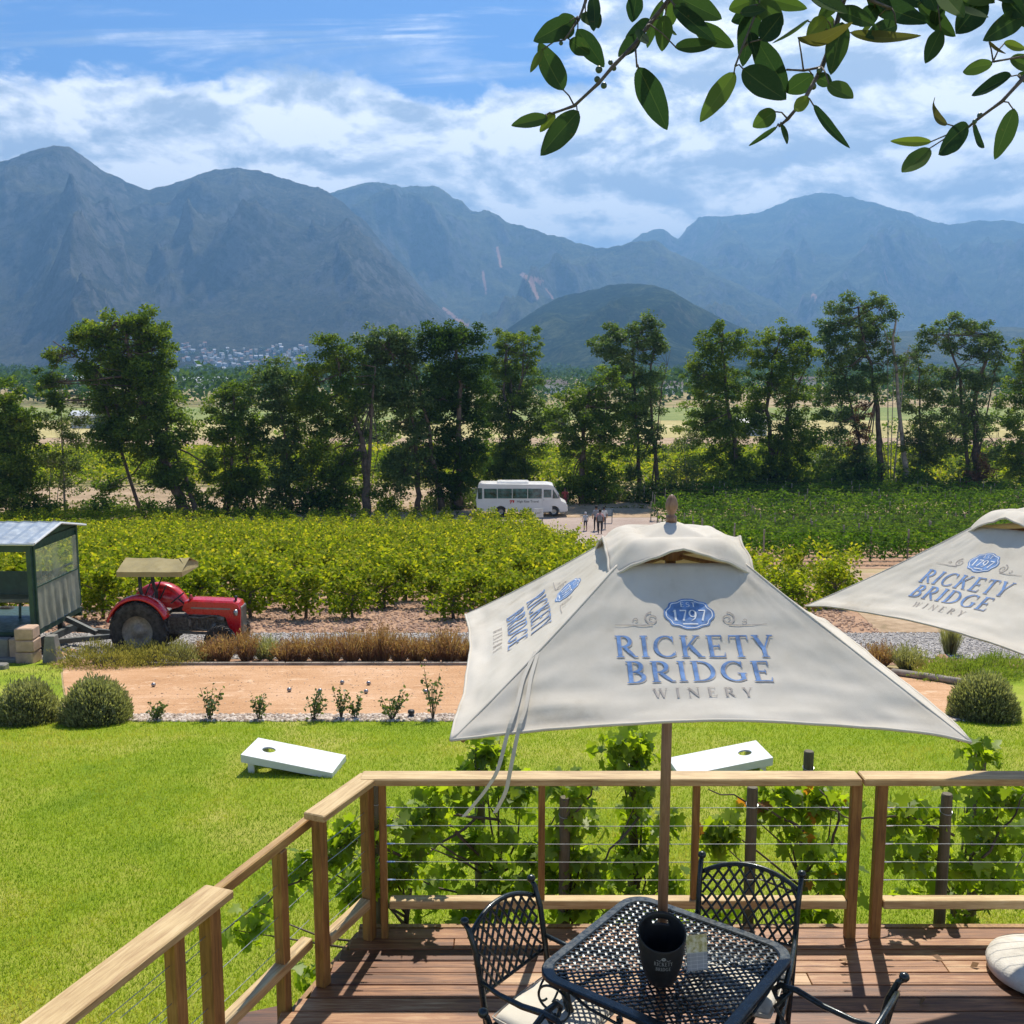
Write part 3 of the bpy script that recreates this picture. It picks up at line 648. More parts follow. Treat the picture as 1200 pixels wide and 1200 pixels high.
tree([(800, 540, 22, 18), (790, 565, 22, 20), (815, 565, 16, 18), (806, 512, 12, 14)], (806, 588), [([(806, 588), (804, 560), (802, 520)], .08), ([(792, 588), (794, 570), (790, 555)], .06)], 'leaf_light',
     'low sparse pale shrubby tree just above the wooden umbrella finial', 12, 0.17, 0.8, 'bark_pale')
tree([(845, 388, 20, 16), (822, 400, 16, 14), (862, 405, 14, 18), (838, 420, 28, 22), (816, 440, 16, 20), (856, 448, 22, 24), (832, 465, 28, 26), (820, 500, 24, 24), (852, 500, 26, 26), (836, 540, 30, 24), (858, 562, 18, 18)], (864, 578), [([(864, 578), (862, 530), (852, 470), (845, 400)], .36)], 'leaf_tree',
     'leafy tree directly above the umbrella top, first of the right hand clump', 13)
tree([(915, 392, 22, 18), (940, 388, 16, 12), (895, 410, 20, 20), (926, 420, 28, 24), (948, 410, 14, 20), (900, 450, 26, 26), (935, 460, 22, 24), (885, 480, 22, 24), (912, 495, 32, 24), (945, 500, 20, 22), (925, 540, 34, 26), (892, 555, 22, 20)], (909, 577), [([(909, 577), (904, 530), (898, 480), (905, 420)], .4), ([(922, 575), (920, 520), (926, 460), (935, 410)], .3), ([(898, 500), (940, 440), (948, 425)], .12)], 'leaf_tree',
     'broad tree with two dark trunks, between the umbrella top and the highest right hand tree', 14)
tree([(985, 362, 20, 12), (1008, 356, 22, 12), (1032, 366, 18, 14), (972, 378, 14, 12), (1005, 382, 36, 18), (1030, 395, 18, 20), (985, 405, 26, 20), (1012, 420, 28, 24), (1035, 430, 14, 20), (975, 435, 16, 18), (1000, 455, 34, 22), (968, 468, 16, 22), (980, 495, 24, 22), (975, 540, 28, 26), (1012, 545, 28, 24)], (1034, 573), [([(1034, 573), (1030, 510), (1024, 450), (1012, 400), (1006, 360)], .4), ([(1026, 460), (990, 440), (968, 425)], .16)], 'leaf_poplar',
     'highest tree on the right, with a dense domed top standing clear of the others', 15)
tree([(1006, 485, 12, 28), (1000, 525, 10, 18), (1012, 510, 8, 16)], (1007, 573), [([(1007, 573), (1008, 530), (1006, 480)], .12)], 'leaf_brown',
     'narrow tree with dead red brown foliage, tucked under the highest right hand tree', 16, 0.2, 0.9, limbs=False)
tree([(1058, 425, 12, 12), (1070, 415, 12, 12)], (1063, 574), [([(1063, 574), (1058, 520), (1052, 460), (1046, 400), (1050, 372)], .34), ([(1052, 460), (1060, 425), (1066, 405)], .1), ([(1049, 420), (1040, 398), (1036, 384)], .07), ([(1050, 440), (1048, 410), (1053, 385)], .06)], 'leaf_poplar',
     'half dead tree with pale bare trunk and leafless top, right of the highest tree', 17, 0.18, 0.6, 'bark_pale')
tree([(1078, 430, 18, 22), (1066, 455, 16, 20), (1090, 462, 18, 22), (1076, 490, 26, 24), (1060, 520, 16, 20), (1088, 525, 24, 24), (1070, 552, 22, 16)], (1078, 573), [([(1078, 573), (1078, 530), (1078, 470), (1076, 430)], .2)], 'leaf_light',
     'yellowish green tree filling the space right of the half dead trunk', 18, 0.2)
tree([(1092, 392, 16, 14), (1118, 378, 20, 12), (1100, 405, 16, 12), (1138, 388, 20, 14), (1160, 396, 18, 16), (1172, 412, 10, 20), (1148, 414, 24, 16), (1122, 402, 16, 14), (1135, 442, 20, 14), (1110, 445, 22, 20), (1158, 445, 14, 14), (1120, 475, 28, 20), (1142, 500, 24, 18), (1112, 515, 22, 20), (1148, 535, 20, 18)], (1146, 573), [([(1146, 573), (1144, 520), (1140, 480), (1146, 450), (1156, 420), (1162, 395)], .42), ([(1141, 480), (1125, 440), (1112, 405), (1112, 385)], .22), ([(1146, 455), (1166, 435), (1174, 415)], .12)], 'leaf_poplar',
     'tree with an open umbrella shaped top and visible curving limbs, near the right edge', 19)
tree([(1140, 560, 14, 10), (1152, 548, 12, 12), (1132, 572, 10, 8)], (1140, 578), [([(1140, 578), (1142, 565), (1146, 545)], .08)], 'leaf_brown',
     'small withered brown bush at the foot of the open topped tree', 20, 0.2, 0.9, limbs=False)
tree([(1196, 412, 16, 16), (1210, 430, 22, 26), (1190, 445, 14, 18), (1205, 475, 26, 26), (1185, 500, 16, 20), (1206, 525, 24, 26), (1180, 540, 12, 12)], (1204, 573), [([(1204, 573), (1204, 530), (1202, 460), (1200, 410)], .34)], 'leaf_tree',
     'leafy tree cut by the right edge of the photo', 21)

# ---- shrubs and bushes -------------------------------------------------
def bush_mesh(name, rx, rz, n, leaf, mat, seed, up=0.0, tv=LEAF_V, flat=0.0, tilt=None, parent=None, noise_=0.12, lobes=None):
    rg = np.random.RandomState(seed)
    d = rg.normal(size=(n, 3)); d /= np.linalg.norm(d, axis=1)[:, None]; d[:, 2] = np.abs(d[:, 2])*1.0-(0.25*rg.rand(n))
    rr = (0.35+0.65*rg.rand(n)**0.5)*(1+noise_*fbm(d[:, 0]*2.2+seed, d[:, 1]*2.2+d[:, 2]*2.7, 4)*1.6)
    P = d*rr[:, None]*np.array([rx, rx, rz]); P[:, 2] = np.maximum(P[:, 2]+rz*0.12, 0.015)
    if up > 0:   # slender leaves pointing outward and up
        z = d*0.8+np.array([0, 0, up])+rg.normal(0, .28, (n, 3)); z /= np.linalg.norm(z, axis=1)[:, None]
        s_ = np.cross(z, rg.normal(size=(n, 3))); s_ /= np.linalg.norm(s_, axis=1)[:, None]
        R = np.stack([z, s_, np.cross(z, s_)], 2)
    else: R = rotmats(n, rg, tilt)
    V, F = scatter(tv, LEAF_F, P, R, rg.uniform(.6, 1.3, n)*leaf)
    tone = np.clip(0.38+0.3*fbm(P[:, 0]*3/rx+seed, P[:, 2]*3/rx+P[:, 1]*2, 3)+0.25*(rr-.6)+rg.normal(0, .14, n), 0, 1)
    return mesh_np(name, V, F, mat, parent, rnd=tone)
def stems(parent, n, r, h, mat, seed, rad=0.012):
    rg = np.random.RandomState(seed); b = MB()
    for k in range(n):
        a = rg.uniform(0, 6.28); q = rg.uniform(.3, 1)
        b.tube([(0.02*math.cos(a), 0.02*math.sin(a), -.03), (r*.4*q*math.cos(a), r*.4*q*math.sin(a), h*.45), (r*q*math.cos(a), r*q*math.sin(a), h*rg.uniform(.7, 1))], [rad, rad*.7, rad*.3], 5)
    return b.build('stem', mat, parent)
NEEDLE = [(-.5, 0, 0), (0, -.07, 0), (.5, 0, 0), (0, .07, .02)]
# under-storey scrub along the foot of the trees
scr = [(240, 603, 1.6, 1.5), (318, 601, 1.8, 1.7), (372, 601, 2.0, 2.0), (405, 600, 1.6, 1.7), (545, 594, 2.0, 2.0), (30, 606, 1.8, 1.6), (60, 605, 1.5, 1.4), (760, 588, 1.9, 1.9), (855, 580, 2.2, 2.4), (910, 578, 2.2, 2.4), (960, 577, 2.4, 2.6), (1010, 576, 2.4, 2.6), (1075, 576, 2.0, 2.2), (1130, 576, 1.6, 1.6), (120, 603, 1.5, 1.5), (145, 604, 1.3, 1.1), (98, 605, 1.1, 1.0), (175, 603, 1.2, 1.3), (200, 606, 1.3, 1.0), (250, 605, 1.1, .8), (285, 604, 1.2, 1.0), (455, 598, 1.1, 1.5), (505, 597, 1.0, 1.3), (655, 588, 1.0, 1.3),
       (700, 589, 1.6, 1.6), (725, 587, 1.2, 1.3), (830, 582, 1.8, 1.6), (880, 579, 1.8, 1.7), (935, 577, 2.0, 1.9), (985, 576, 2.2, 2.1), (1048, 575, 1.7, 1.5), (1100, 576, 1.5, 1.2), (1168, 577, 1.5, 1.4), (790, 590, 2.2, 1.7)]
SCRT = []
for i in range(3):
    r_ = empty('shrub', (0, 0, 0)); bush_mesh('foliage', 1, 1, 900, .17, [M['leaf_tree'], M['leaf_light'], M['leaf_dark']][i], 60+i, noise_=.3, parent=r_)
    stems(r_, 7, .7, .9, M['bark'], i); SCRT.append(r_)
used = set()
for i, (px, py, w, h) in enumerate(scr):
    x, y, z = G(px, py); k = i % 3 if px < 780 else (2 if i % 2 else 0)
    o = SCRT[k] if k not in used else dup(SCRT[k]); used.add(k)
    o.location = (x, y, z-.05); o.rotation_euler = (0, 0, i*1.7); o.scale = (w, w, h)
    tag(o, 'leafy wild shrub in the scrubby undergrowth at the foot of the tree row', 'shrub', 'wild shrubs along the foot of the tree row')

# ---- vineyard ----------------------------------------------------------
def vine_proto(seed, mat, n=820):
    root = empty('grapevine'); rg = np.random.RandomState(seed)
    cs = [(rg.normal(0, .24), rg.normal(0, .2), rg.uniform(.24, 1.08)) for _ in range(14)]+[(0, 0, .8), (.46, 0, .5), (-.46, 0, .55), (.2, -.25, .35), (-.2, -.2, .32), (0, -.2, .55)]
    P = np.concatenate([ellipsoid_pts(n//20, c, (.27, .24, .25), rg, .2) for c in cs])
    sh = []
    for k in range(9):                   # loose shoots sticking up and out
        a = rg.uniform(0, 6.28); b0 = np.array([.3*math.cos(a), .22*math.sin(a), 1.0]); d = np.array([.35*math.cos(a), .3*math.sin(a), rg.uniform(.15, .6)])
        for u in np.linspace(0, 1, 7): sh.append(b0+d*u+rg.normal(0, .03, 3))
    P = np.concatenate([P, sh])
    V, F = scatter(LEAF_V, LEAF_F, P, rotmats(len(P), rg, .8), rg.uniform(.7, 1.3, len(P))*.118)
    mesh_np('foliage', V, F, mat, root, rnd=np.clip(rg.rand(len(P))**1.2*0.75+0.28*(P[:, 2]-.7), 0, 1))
    b = MB(); b.tube([(0, 0, -.08), (.03, .02, .3), (-.02, 0, .62)], [.045, .035, .03], 6); b.tube([(-.02, 0, .6), (.3, .02, .72)], [.025, .012], 5); b.tube([(-.02, 0, .6), (-.32, 0, .75)], [.025, .012], 5)
    b.build('trunk', M['bark'], root)
    return root
PV = [vine_proto(100+i, M['vine_bright']) for i in range(4)]
rg = np.random.RandomState(5)
spots = []
row = 0; yv = 24.9
while yv < 77:
    if yv < 33: xr = (1015-600)/1200*yv
    elif yv < 38: xr = np.interp(yv, [33, 38], [8.0, 3.2])
    else: xr = np.interp(yv, [38, 50, 66, 77], [3.2, 2.4, 2.2, 1.2])
    xl = -0.52*yv-1; x = xl+rg.uniform(0, 1)
    while x < xr:
        if rg.rand() > 0.04: spots.append((x+rg.normal(0, .1), yv+rg.normal(0, .12), row))
        x += 1.22
    yv += 2.05; row += 1
spots.sort(key=lambda s: s[1])
used = set()
for i, (x, y, r_) in enumerate(spots[:300]):
    k = rg.randint(4)
    o = PV[k] if k not in used else dup(PV[k]); used.add(k)
    s_ = rg.uniform(.88, 1.15); o.location = (x, y, T(y)); o.rotation_euler = (0, 0, rg.uniform(-.4, .4)+(math.pi if rg.rand() < .5 else 0)); o.scale = (s_*1.05, s_, s_*rg.uniform(.9, 1.12))
    if r_ == 0: tag(o, 'yellow green bush vine of the front row, on bare soil beside the gravel path', 'grapevine', 'front row bush vines of the bright vineyard')
    else: tag(o, 'leafy yellow green bush vine inside the bright vineyard behind the tractor', 'grapevine', 'bush vines in the bright vineyard')
P = []
for (x, y, r_) in spots[300:]:
    n = 150; P.append(ellipsoid_pts(n, (x, y, T(y)+.64), (.56, .44, .52), rg, .3))
P = np.concatenate(P); V, F = scatter(LEAF_V, LEAF_F, P, rotmats(len(P), rg, .8), rg.uniform(.8, 1.4, len(P))*.17)
tag(mesh_np('distant_vines', V, F, M['vine_bright'], rnd=np.clip(rg.rand(len(P))*.8+.1*fbm(P[:, 0]*.4, P[:, 1]*.4), 0, .97)), kind='stuff')
# trellised rows on the right
yv = 42.0; row = 0; rows_n = 0
while yv < 96:
    xl = np.interp(yv, [42, 60, 92], [9.8, 10.0, 12.6])+.9*math.sin(yv*1.7); xr = .52*yv+1.5
    n = int((xr-xl)*(170 if yv < 52 else 120 if yv < 70 else 95)); rgr = np.random.RandomState(int(yv*10))
    x = rgr.uniform(xl, xr, n); q = rgr.rand(n)
    top = 1.28+.32*fbm(x*1.1+yv, x*0+yv, 4)
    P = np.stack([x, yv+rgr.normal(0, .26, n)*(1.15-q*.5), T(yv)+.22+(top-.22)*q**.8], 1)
    V, F = scatter(LEAF_V, LEAF_F, P-np.array([xl, yv, T(yv)]), rotmats(n, rgr, .8), rgr.uniform(.7, 1.35, n)*(.17 if yv < 60 else .22))
    root = empty('vine_row', (xl, yv, T(yv)))
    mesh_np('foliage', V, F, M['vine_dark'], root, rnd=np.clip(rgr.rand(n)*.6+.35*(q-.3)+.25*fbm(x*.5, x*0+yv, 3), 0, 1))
    for k in range(int((xr-xl)/6)+1): MB().tube([(k*6, 0, -.1), (k*6, 0, 1.5)], .04, 6).build('trellis_post', M['bark_pale'], root)
    b = MB()
    for h in ((.6, 1.0, 1.42) if row < 2 else (1.42,)): b.tube([(0, 0, h), ((xr-xl), 0, h)], .006, 4)
    b.build('wire', M['bark'], root)
    if row == 0: tag(root, 'nearest dark green trellised vine row of the right hand vineyard, facing the bare dirt bank', 'vine row', 'trellised vine rows on the right')
    elif yv+2.3 >= 96: tag(root, 'farthest dark green trellised vine row, running along the foot of the right hand trees', 'vine row', 'trellised vine rows on the right')
    else: tag(root, 'dense dark green trellised vine row among the parallel rows of the right hand vineyard', 'vine row', 'trellised vine rows on the right')
    yv += 2.3; row += 1
# vineyard beyond the trees
rg = np.random.RandomState(8); P = []
for yv in np.arange(103, 150, 2.6):
    n = int(1.1*yv*2*13); x = rg.uniform(-.56*yv, .56*yv, n)
    P.append(np.stack([x, yv+rg.normal(0, .3, n), T(yv)+rg.uniform(.2, 1.35, n)+.15*fbm(x*.3, x*0+yv)], 1))
P = np.concatenate(P); V, F = scatter(LEAF_V, LEAF_F, P, rotmats(len(P), rg, .7), rg.uniform(.8, 1.4, len(P))*.42)
tag(mesh_np('far_vineyard', V, F, M['vine_bright'], rnd=np.clip(rg.rand(len(P))*.8+.25*fbm(P[:, 0]*.08, P[:, 1]*.1), 0, .97)), kind='stuff')
# far woods on the plain, read as belts
def wood_belt(name, lines, mat, seed, sz):
    rg = np.random.RandomState(seed); P = []; S = []
    for (Y, Y2, x0, x1, n, h) in lines:
        for _ in range(n):
            y = rg.uniform(Y, Y2); x = rg.uniform(x0, x1)*y; hh = h*rg.uniform(.55, 1.35)*(1+.4*float(pn(x/90., y/60.)))
            m = 70; P.append(ellipsoid_pts(m, (x, y, T(y)+hh*.5), (hh*.72, hh*.72, hh*.55), rg, .5)); S.append(np.full(m, hh*.2))
    P = np.concatenate(P); S = np.concatenate(S)
    V, F = scatter(LEAF_V, LEAF_F, P, rotmats(len(P), rg, .8), S*rg.uniform(.7, 1.4, len(P)))
    return tag(mesh_np(name, V, F, mat, rnd=np.clip(rg.rand(len(P))*.7+.2*fbm(P[:, 0]/60, P[:, 1]/60), 0, 1)), kind='stuff')
wood_belt('distant_woods', [(330, 420, -.55, -.05, 55, 8), (340, 460, .0, .56, 60, 8), (480, 800, -.56, .56, 330, 10), (850, 1500, -.6, .6, 620, 12), (1500, 2100, -.65, .65, 520, 14)], M['leaf_dark'], 21, 1)
wood_belt('distant_scrub', [(152, 185, -.5, .5, 26, 2.2), (185, 300, -.56, .56, 60, 3.0)], M['leaf_tree'], 22, 1)
midt = [(-98, 3.5), (12, 4.2), (128, 3.6), (650, 3.8), (500, 4), (845, 4.4), (985, 3.6), (1125, 4.2), (438, 3.8), (742, 4.2)]
mp_ = empty('round_tree'); bush_mesh('crown', 1, 1.1, 1500, .16, M['leaf_light'], 71, noise_=.35, parent=mp_); stems(mp_, 4, .5, .9, M['bark'], 4, .05)
for i, (px, h) in enumerate(midt):
    y = [196, 180, 215, 200, 230, 190, 240, 205, 170, 260][i]
    o = mp_ if i == 0 else dup(mp_)
    o.location = ((px-600)/1190*y, y, T(y)-.1); o.scale = (h, h, h); o.rotation_euler = (0, 0, i)
    tag(o, 'round olive green tree out on the dry fields, seen through the tree row', 'tree', 'round trees on the dry fields')

# dry weeds and tufts on the sandy ground under the trees
rg = np.random.RandomState(91); n = 26000
y = 78+23*rg.rand(n)**1.3; x = rg.uniform(-.56, .56, n)*y; k = (fbm(x*.16, y*.30, 4) > .12+.12*rg.rand(n)) & ~((x > -4) & (x < 16) & (y < 84)); x, y = x[k], y[k]; n = len(x)
P = np.stack([x, y, np.interp(y, TY, TZ)+rg.uniform(.02, .45, n)*np.clip(.4+fbm(x*.5, y*.5, 3), .15, 1.2)], 1)
V, F = scatter(LEAF_V, LEAF_F, P, rotmats(n, rg, .9), rg.uniform(.15, .34, n)); tag(mesh_np('dry_weeds', V, F, leafmat('weeds', [(0, (.07, .10, .025)), (.5, (.15, .17, .05)), (1, (.36, .30, .14))], .4, .85, spec=.05), rnd=np.clip(rg.rand(n)*.7+.3*fbm(x*.1, y*.1, 2)+.15, 0, 1)), kind='stuff')
# ================================================================== deck and railings
m_deck = wood('deck boards', [(0.04, 0.013, 0.005), (0.135, 0.048, 0.016), (0.29, 0.125, 0.045), (0.48, 0.30, 0.15)], 0, 1.0, 0.5, 0.35)
m_rail = wood('rail timber', [(0.12, 0.058, 0.015), (0.28, 0.15, 0.045), (0.43, 0.27, 0.085), (0.56, 0.41, 0.17)], 0, 1.2, 0.5)
m_railw = wood('weathered cap timber', [(0.17, 0.09, 0.035), (0.36, 0.225, 0.09), (0.53, 0.38, 0.175), (0.64, 0.51, 0.29)], 0, 1.2, 0.55)
m_post = wood('post timber', [(0.07, 0.030, 0.010), (0.18, 0.082, 0.022), (0.31, 0.16, 0.042), (0.42, 0.25, 0.08)], 2, 1.2, 0.5)
m_pole = wood('umbrella pole timber', [(0.09, 0.045, 0.025), (0.17, 0.09, 0.05), (0.26, 0.15, 0.085), (0.34, 0.21, 0.13)], 2, 1.5, 0.4)

dk = empty('wooden_deck', (0, 0, 0)); tag(dk, 'brown weathered plank deck carrying the table, chairs and cable railing', 'deck')
rg = np.random.RandomState(31)
b = MB(); rn = []
def left_edge(y): return np.interp(y, [2, 4.99, 5.3, 5.93], [-2.35, -1.26, -1.10, -0.92])
y = 1.2
while y < 5.92:
    w = 0.118; xl = left_edge(y+.06)-rg.uniform(0, .012); xs = [xl]; x = xl+rg.uniform(.6, 3.4)
    while x < 7.2: xs.append(x); x += rg.uniform(1.6, 3.6)
    xs.append(7.5)
    for a_, c_ in zip(xs[:-1], xs[1:]):
        dz = rg.uniform(-.0025, .0015)
        b.box(((a_+c_)/2, y+w/2, -.0135+dz), (c_-a_-.004, w-.007, .027), bev=.003); rn += [rg.rand()]*(len(b.f)-len(rn))
    y += w
pl_ = b.build('plank', m_deck, dk); pl_['kind'] = 'stuff'
at = pl_.data.attributes.new('rnd', 'FLOAT', 'FACE'); at.data.foreach_set('value', np.array(rn, np.float32))
b = MB(); b.box((3.2, 5.955, -.10), (8.3, .04, .19)); b.beam((-.95, 5.93, -.11), (-1.26, 4.96, -.11), .03, .15); b.beam((-1.26, 4.96, -.11), (-2.35, 2, -.11), .03, .15)
b.box((2.5, 4.2, -.12), (7.0, .05, .14)); b.box((2.9, 2.6, -.12), (9.0, .05, .14))
b.build('fascia', m_post, dk)
b = MB()
for x in (-.8, 1.2, 3.2, 5.2):
    for yy in (5.8, 4.2, 2.6): b.box((x, yy, -.6), (.09, .09, .9))
b.build('support_post', m_post, dk)['kind'] = 'stuff'
for k in range(2):       # steps beyond the corner post
    b = MB(); b.box((-1.34-.28*k, 5.02+.03*k, -.16-.17*k), (.27, .62, .035), rz=math.radians(20), bev=.004); b.build('step', m_deck, dk)
b = MB(); b.box((-1.22, 5.02, -.36), (.03, .60, .34), rz=math.radians(20)); b.build('riser', m_post, dk)

def stud(b, x, y, z, d=(0, -1, 0), r=.007):
    b.lathe([(0, -.004), (r, -.003), (r, .003), (r*.5, .007), (0, .008)], 8, (x, y, z), axis='Y' if abs(d[1]) > .5 else 'X')
# back railing, first panel
def rail_panel(x0, x1, posts, y, label, capx, first=False):
    root = empty('deck_railing', (x0, y, 0)); tag(root, label, 'railing', 'cable railings round the deck')
    MB().box(((capx[0]+capx[1])/2-x0, 0, 1.012), (capx[1]-capx[0], .135, .044), bev=.006).build('top_rail', m_railw, root)
    None
    b0, b1 = posts[0], posts[-1]
    MB().box(((b0[0]+b1[0])/2-x0, 0, .225), (b1[0]-b0[0]-.07, .075, .055), bev=.005).build('bottom_rail', m_railw, root)
    for (px_, w, z0, dy) in posts:
        MB().box((px_-x0, dy, (z0+.990)/2), (w, .055, .990-z0), bev=.005).build('post', m_post, root)
    for h in (.37, .485, .60, .715, .83):
        MB().tube([(b0[0]-x0+.02, 0, h), ((b0[0]+b1[0])/2-x0, 0, h-.004), (b1[0]-x0-.02, 0, h)], .0019, 6).build('wire', M['steel'], root)
    b = MB()
    for h in (.37, .485, .60, .715, .83):
        for (px_, w, z0, dy) in (posts[0], posts[-1]): b.lathe([(.006, 0), (.006, .02), (.004, .05), (0, .052)], 8, (px_-x0+(w/2 if px_ == posts[0][0] else -w/2-.05), dy, h), axis='X')
    b.build('turnbuckle', M['chrome'], root)['kind'] = 'stuff'
    return root
def xat(px, y, z): return float((px-600)/1200*((y)*FW[1]+(z-EYE[2])*FW[2]))
RY = 5.82
def X(px): return xat(px, RY, .5)
rail_panel(X(437), X(999), [(X(449.5), .042, 0, 0), (X(634.5), .040, .25, 0), (X(814), .040, .25, 0), (X(999.5), .062, 0, 0)], RY, 'left cable railing panel at the back of the deck, directly behind the table', (X(425.5), X(1001.5)))
rail_panel(X(1029), X(1480), [(X(1029), .062, 0, 0), (X(1240), .05, .25, 0), (X(1480), .078, 0, 0)], RY, 'right cable railing panel at the back of the deck, running out past the right edge', (X(1004), X(1500)))
# side railing running towards the house
def side_section(name_label, A, B, zt, capw, posts, z_bot, wires, over=(0, 0), bot=True, capmat=None, capthick=.042):
    A = np.array(A, float); B = np.array(B, float); L = np.linalg.norm(B-A); d = (B-A)/L; a_ = math.atan2(d[1], d[0])
    root = empty('deck_railing', (A[0], A[1], 0), a_); tag(root, name_label, 'railing', 'cable railings round the deck')
    MB().box(((L+over[1]-over[0])/2, 0, zt-capthick/2), (L+over[0]+over[1], capw, capthick), bev=.006).build('top_rail', capmat or m_railw, root)
    for (u, w, z0, z1) in posts: MB().box((u*L, 0, (z0+z1)/2), (w, w*.95, z1-z0), bev=.005).build('post', m_post, root)
    if bot: MB().box((L/2, 0, z_bot), (L-.08, .07, .06), bev=.005).build('bottom_rail', m_railw, root)
    for h in wires: MB().tube([(0.02, 0, h), (L/2, 0, h-.004), (L-.02, 0, h)], .0019, 6).build('wire', M['steel'], root)
    b = MB()
    for (u, w, z0, z1) in posts:
        for h in wires: b.lathe([(.010, 0), (.010, .005), (.004, .009), (0, .01)], 8, (u*L, -w*.475, h), axis='Y'); b.lathe([(.010, 0), (.010, -.006), (0, -.01)], 8, (u*L-w/2, 0, h), axis='X')
    b.build('bolt', M['chrome'], root)['kind'] = 'stuff'
    return root
Wz = (.34, .46, .58, .70, .82)
side_section('short corner railing with wide weathered cap between the two corner posts', (-.865, 5.80), (-1.06, 5.33), 1.031, .135, [(0.0, .066, 0, .987), (1.0, .066, 0, .987)], .25, Wz, (.045, .05))
side_section('plain narrow side railing without cap board, beside the gap in the deck', (-1.135, 5.40), (-1.66, 3.96), .965, .05, [(.19, .064, -.2, .905)], .24, (.36, .54, .72), (.05, .9), capmat=m_rail, capthick=.06)
side_section('wide capped side railing nearest the camera at the lower left corner', (-1.40, 4.50), (-2.20, 2.36), 1.006, .16, [(.015, .078, 0, .962), (.125, .070, 0, .962), (.75, .075, 0, .962)], .25, (.46, .64, .82), (.05, .1))

# ================================================================== serif lettering (own outlines)
def bandpts(pts, ws):
    """variable-width strip along pts; returns verts(2D), quads"""
    pts = np.array(pts, float); n = len(pts); t = np.gradient(pts, axis=0); t /= np.maximum(np.linalg.norm(t, axis=1), 1e-9)[:, None]
    nr = np.stack([-t[:, 1], t[:, 0]], 1); ws = np.array(ws, float)[:, None] if hasattr(ws, '__len__') else np.full((n, 1), float(ws))
    V = np.empty((2*n, 2)); V[0::2] = pts+nr*ws/2; V[1::2] = pts-nr*ws/2
    return V, [(2*i, 2*i+1, 2*i+3, 2*i+2) for i in range(n-1)]
TK, TN, SF = .16, .055, .045
def seg(a, b, w, n=7): return bandpts([(a[0]+(b[0]-a[0])*i/(n-1), a[1]+(b[1]-a[1])*i/(n-1)) for i in range(n)], w)
def arc(cx, cy, rx, ry, a0, a1, wt=TK, wn=TN, n=22):
    """angles in degrees; thick where the curve runs vertical"""
    a = np.radians(np.linspace(a0, a1, n)); w = wn+(wt-wn)*np.abs(np.cos(a))**1.4
    return bandpts(np.stack([cx+rx*np.cos(a), cy+ry*np.sin(a)], 1), w)
def serif(x, y, w=.30): return seg((x-w/2, y), (x+w/2, y), SF, 4)
def stem(x, y0=0, y1=1, w=TK, s0=True, s1=True):
    r = [seg((x, y0), (x, y1), w)]
    if s0: r.append(serif(x, y0+SF/2))
    if s1: r.append(serif(x, y1-SF/2))
    return r
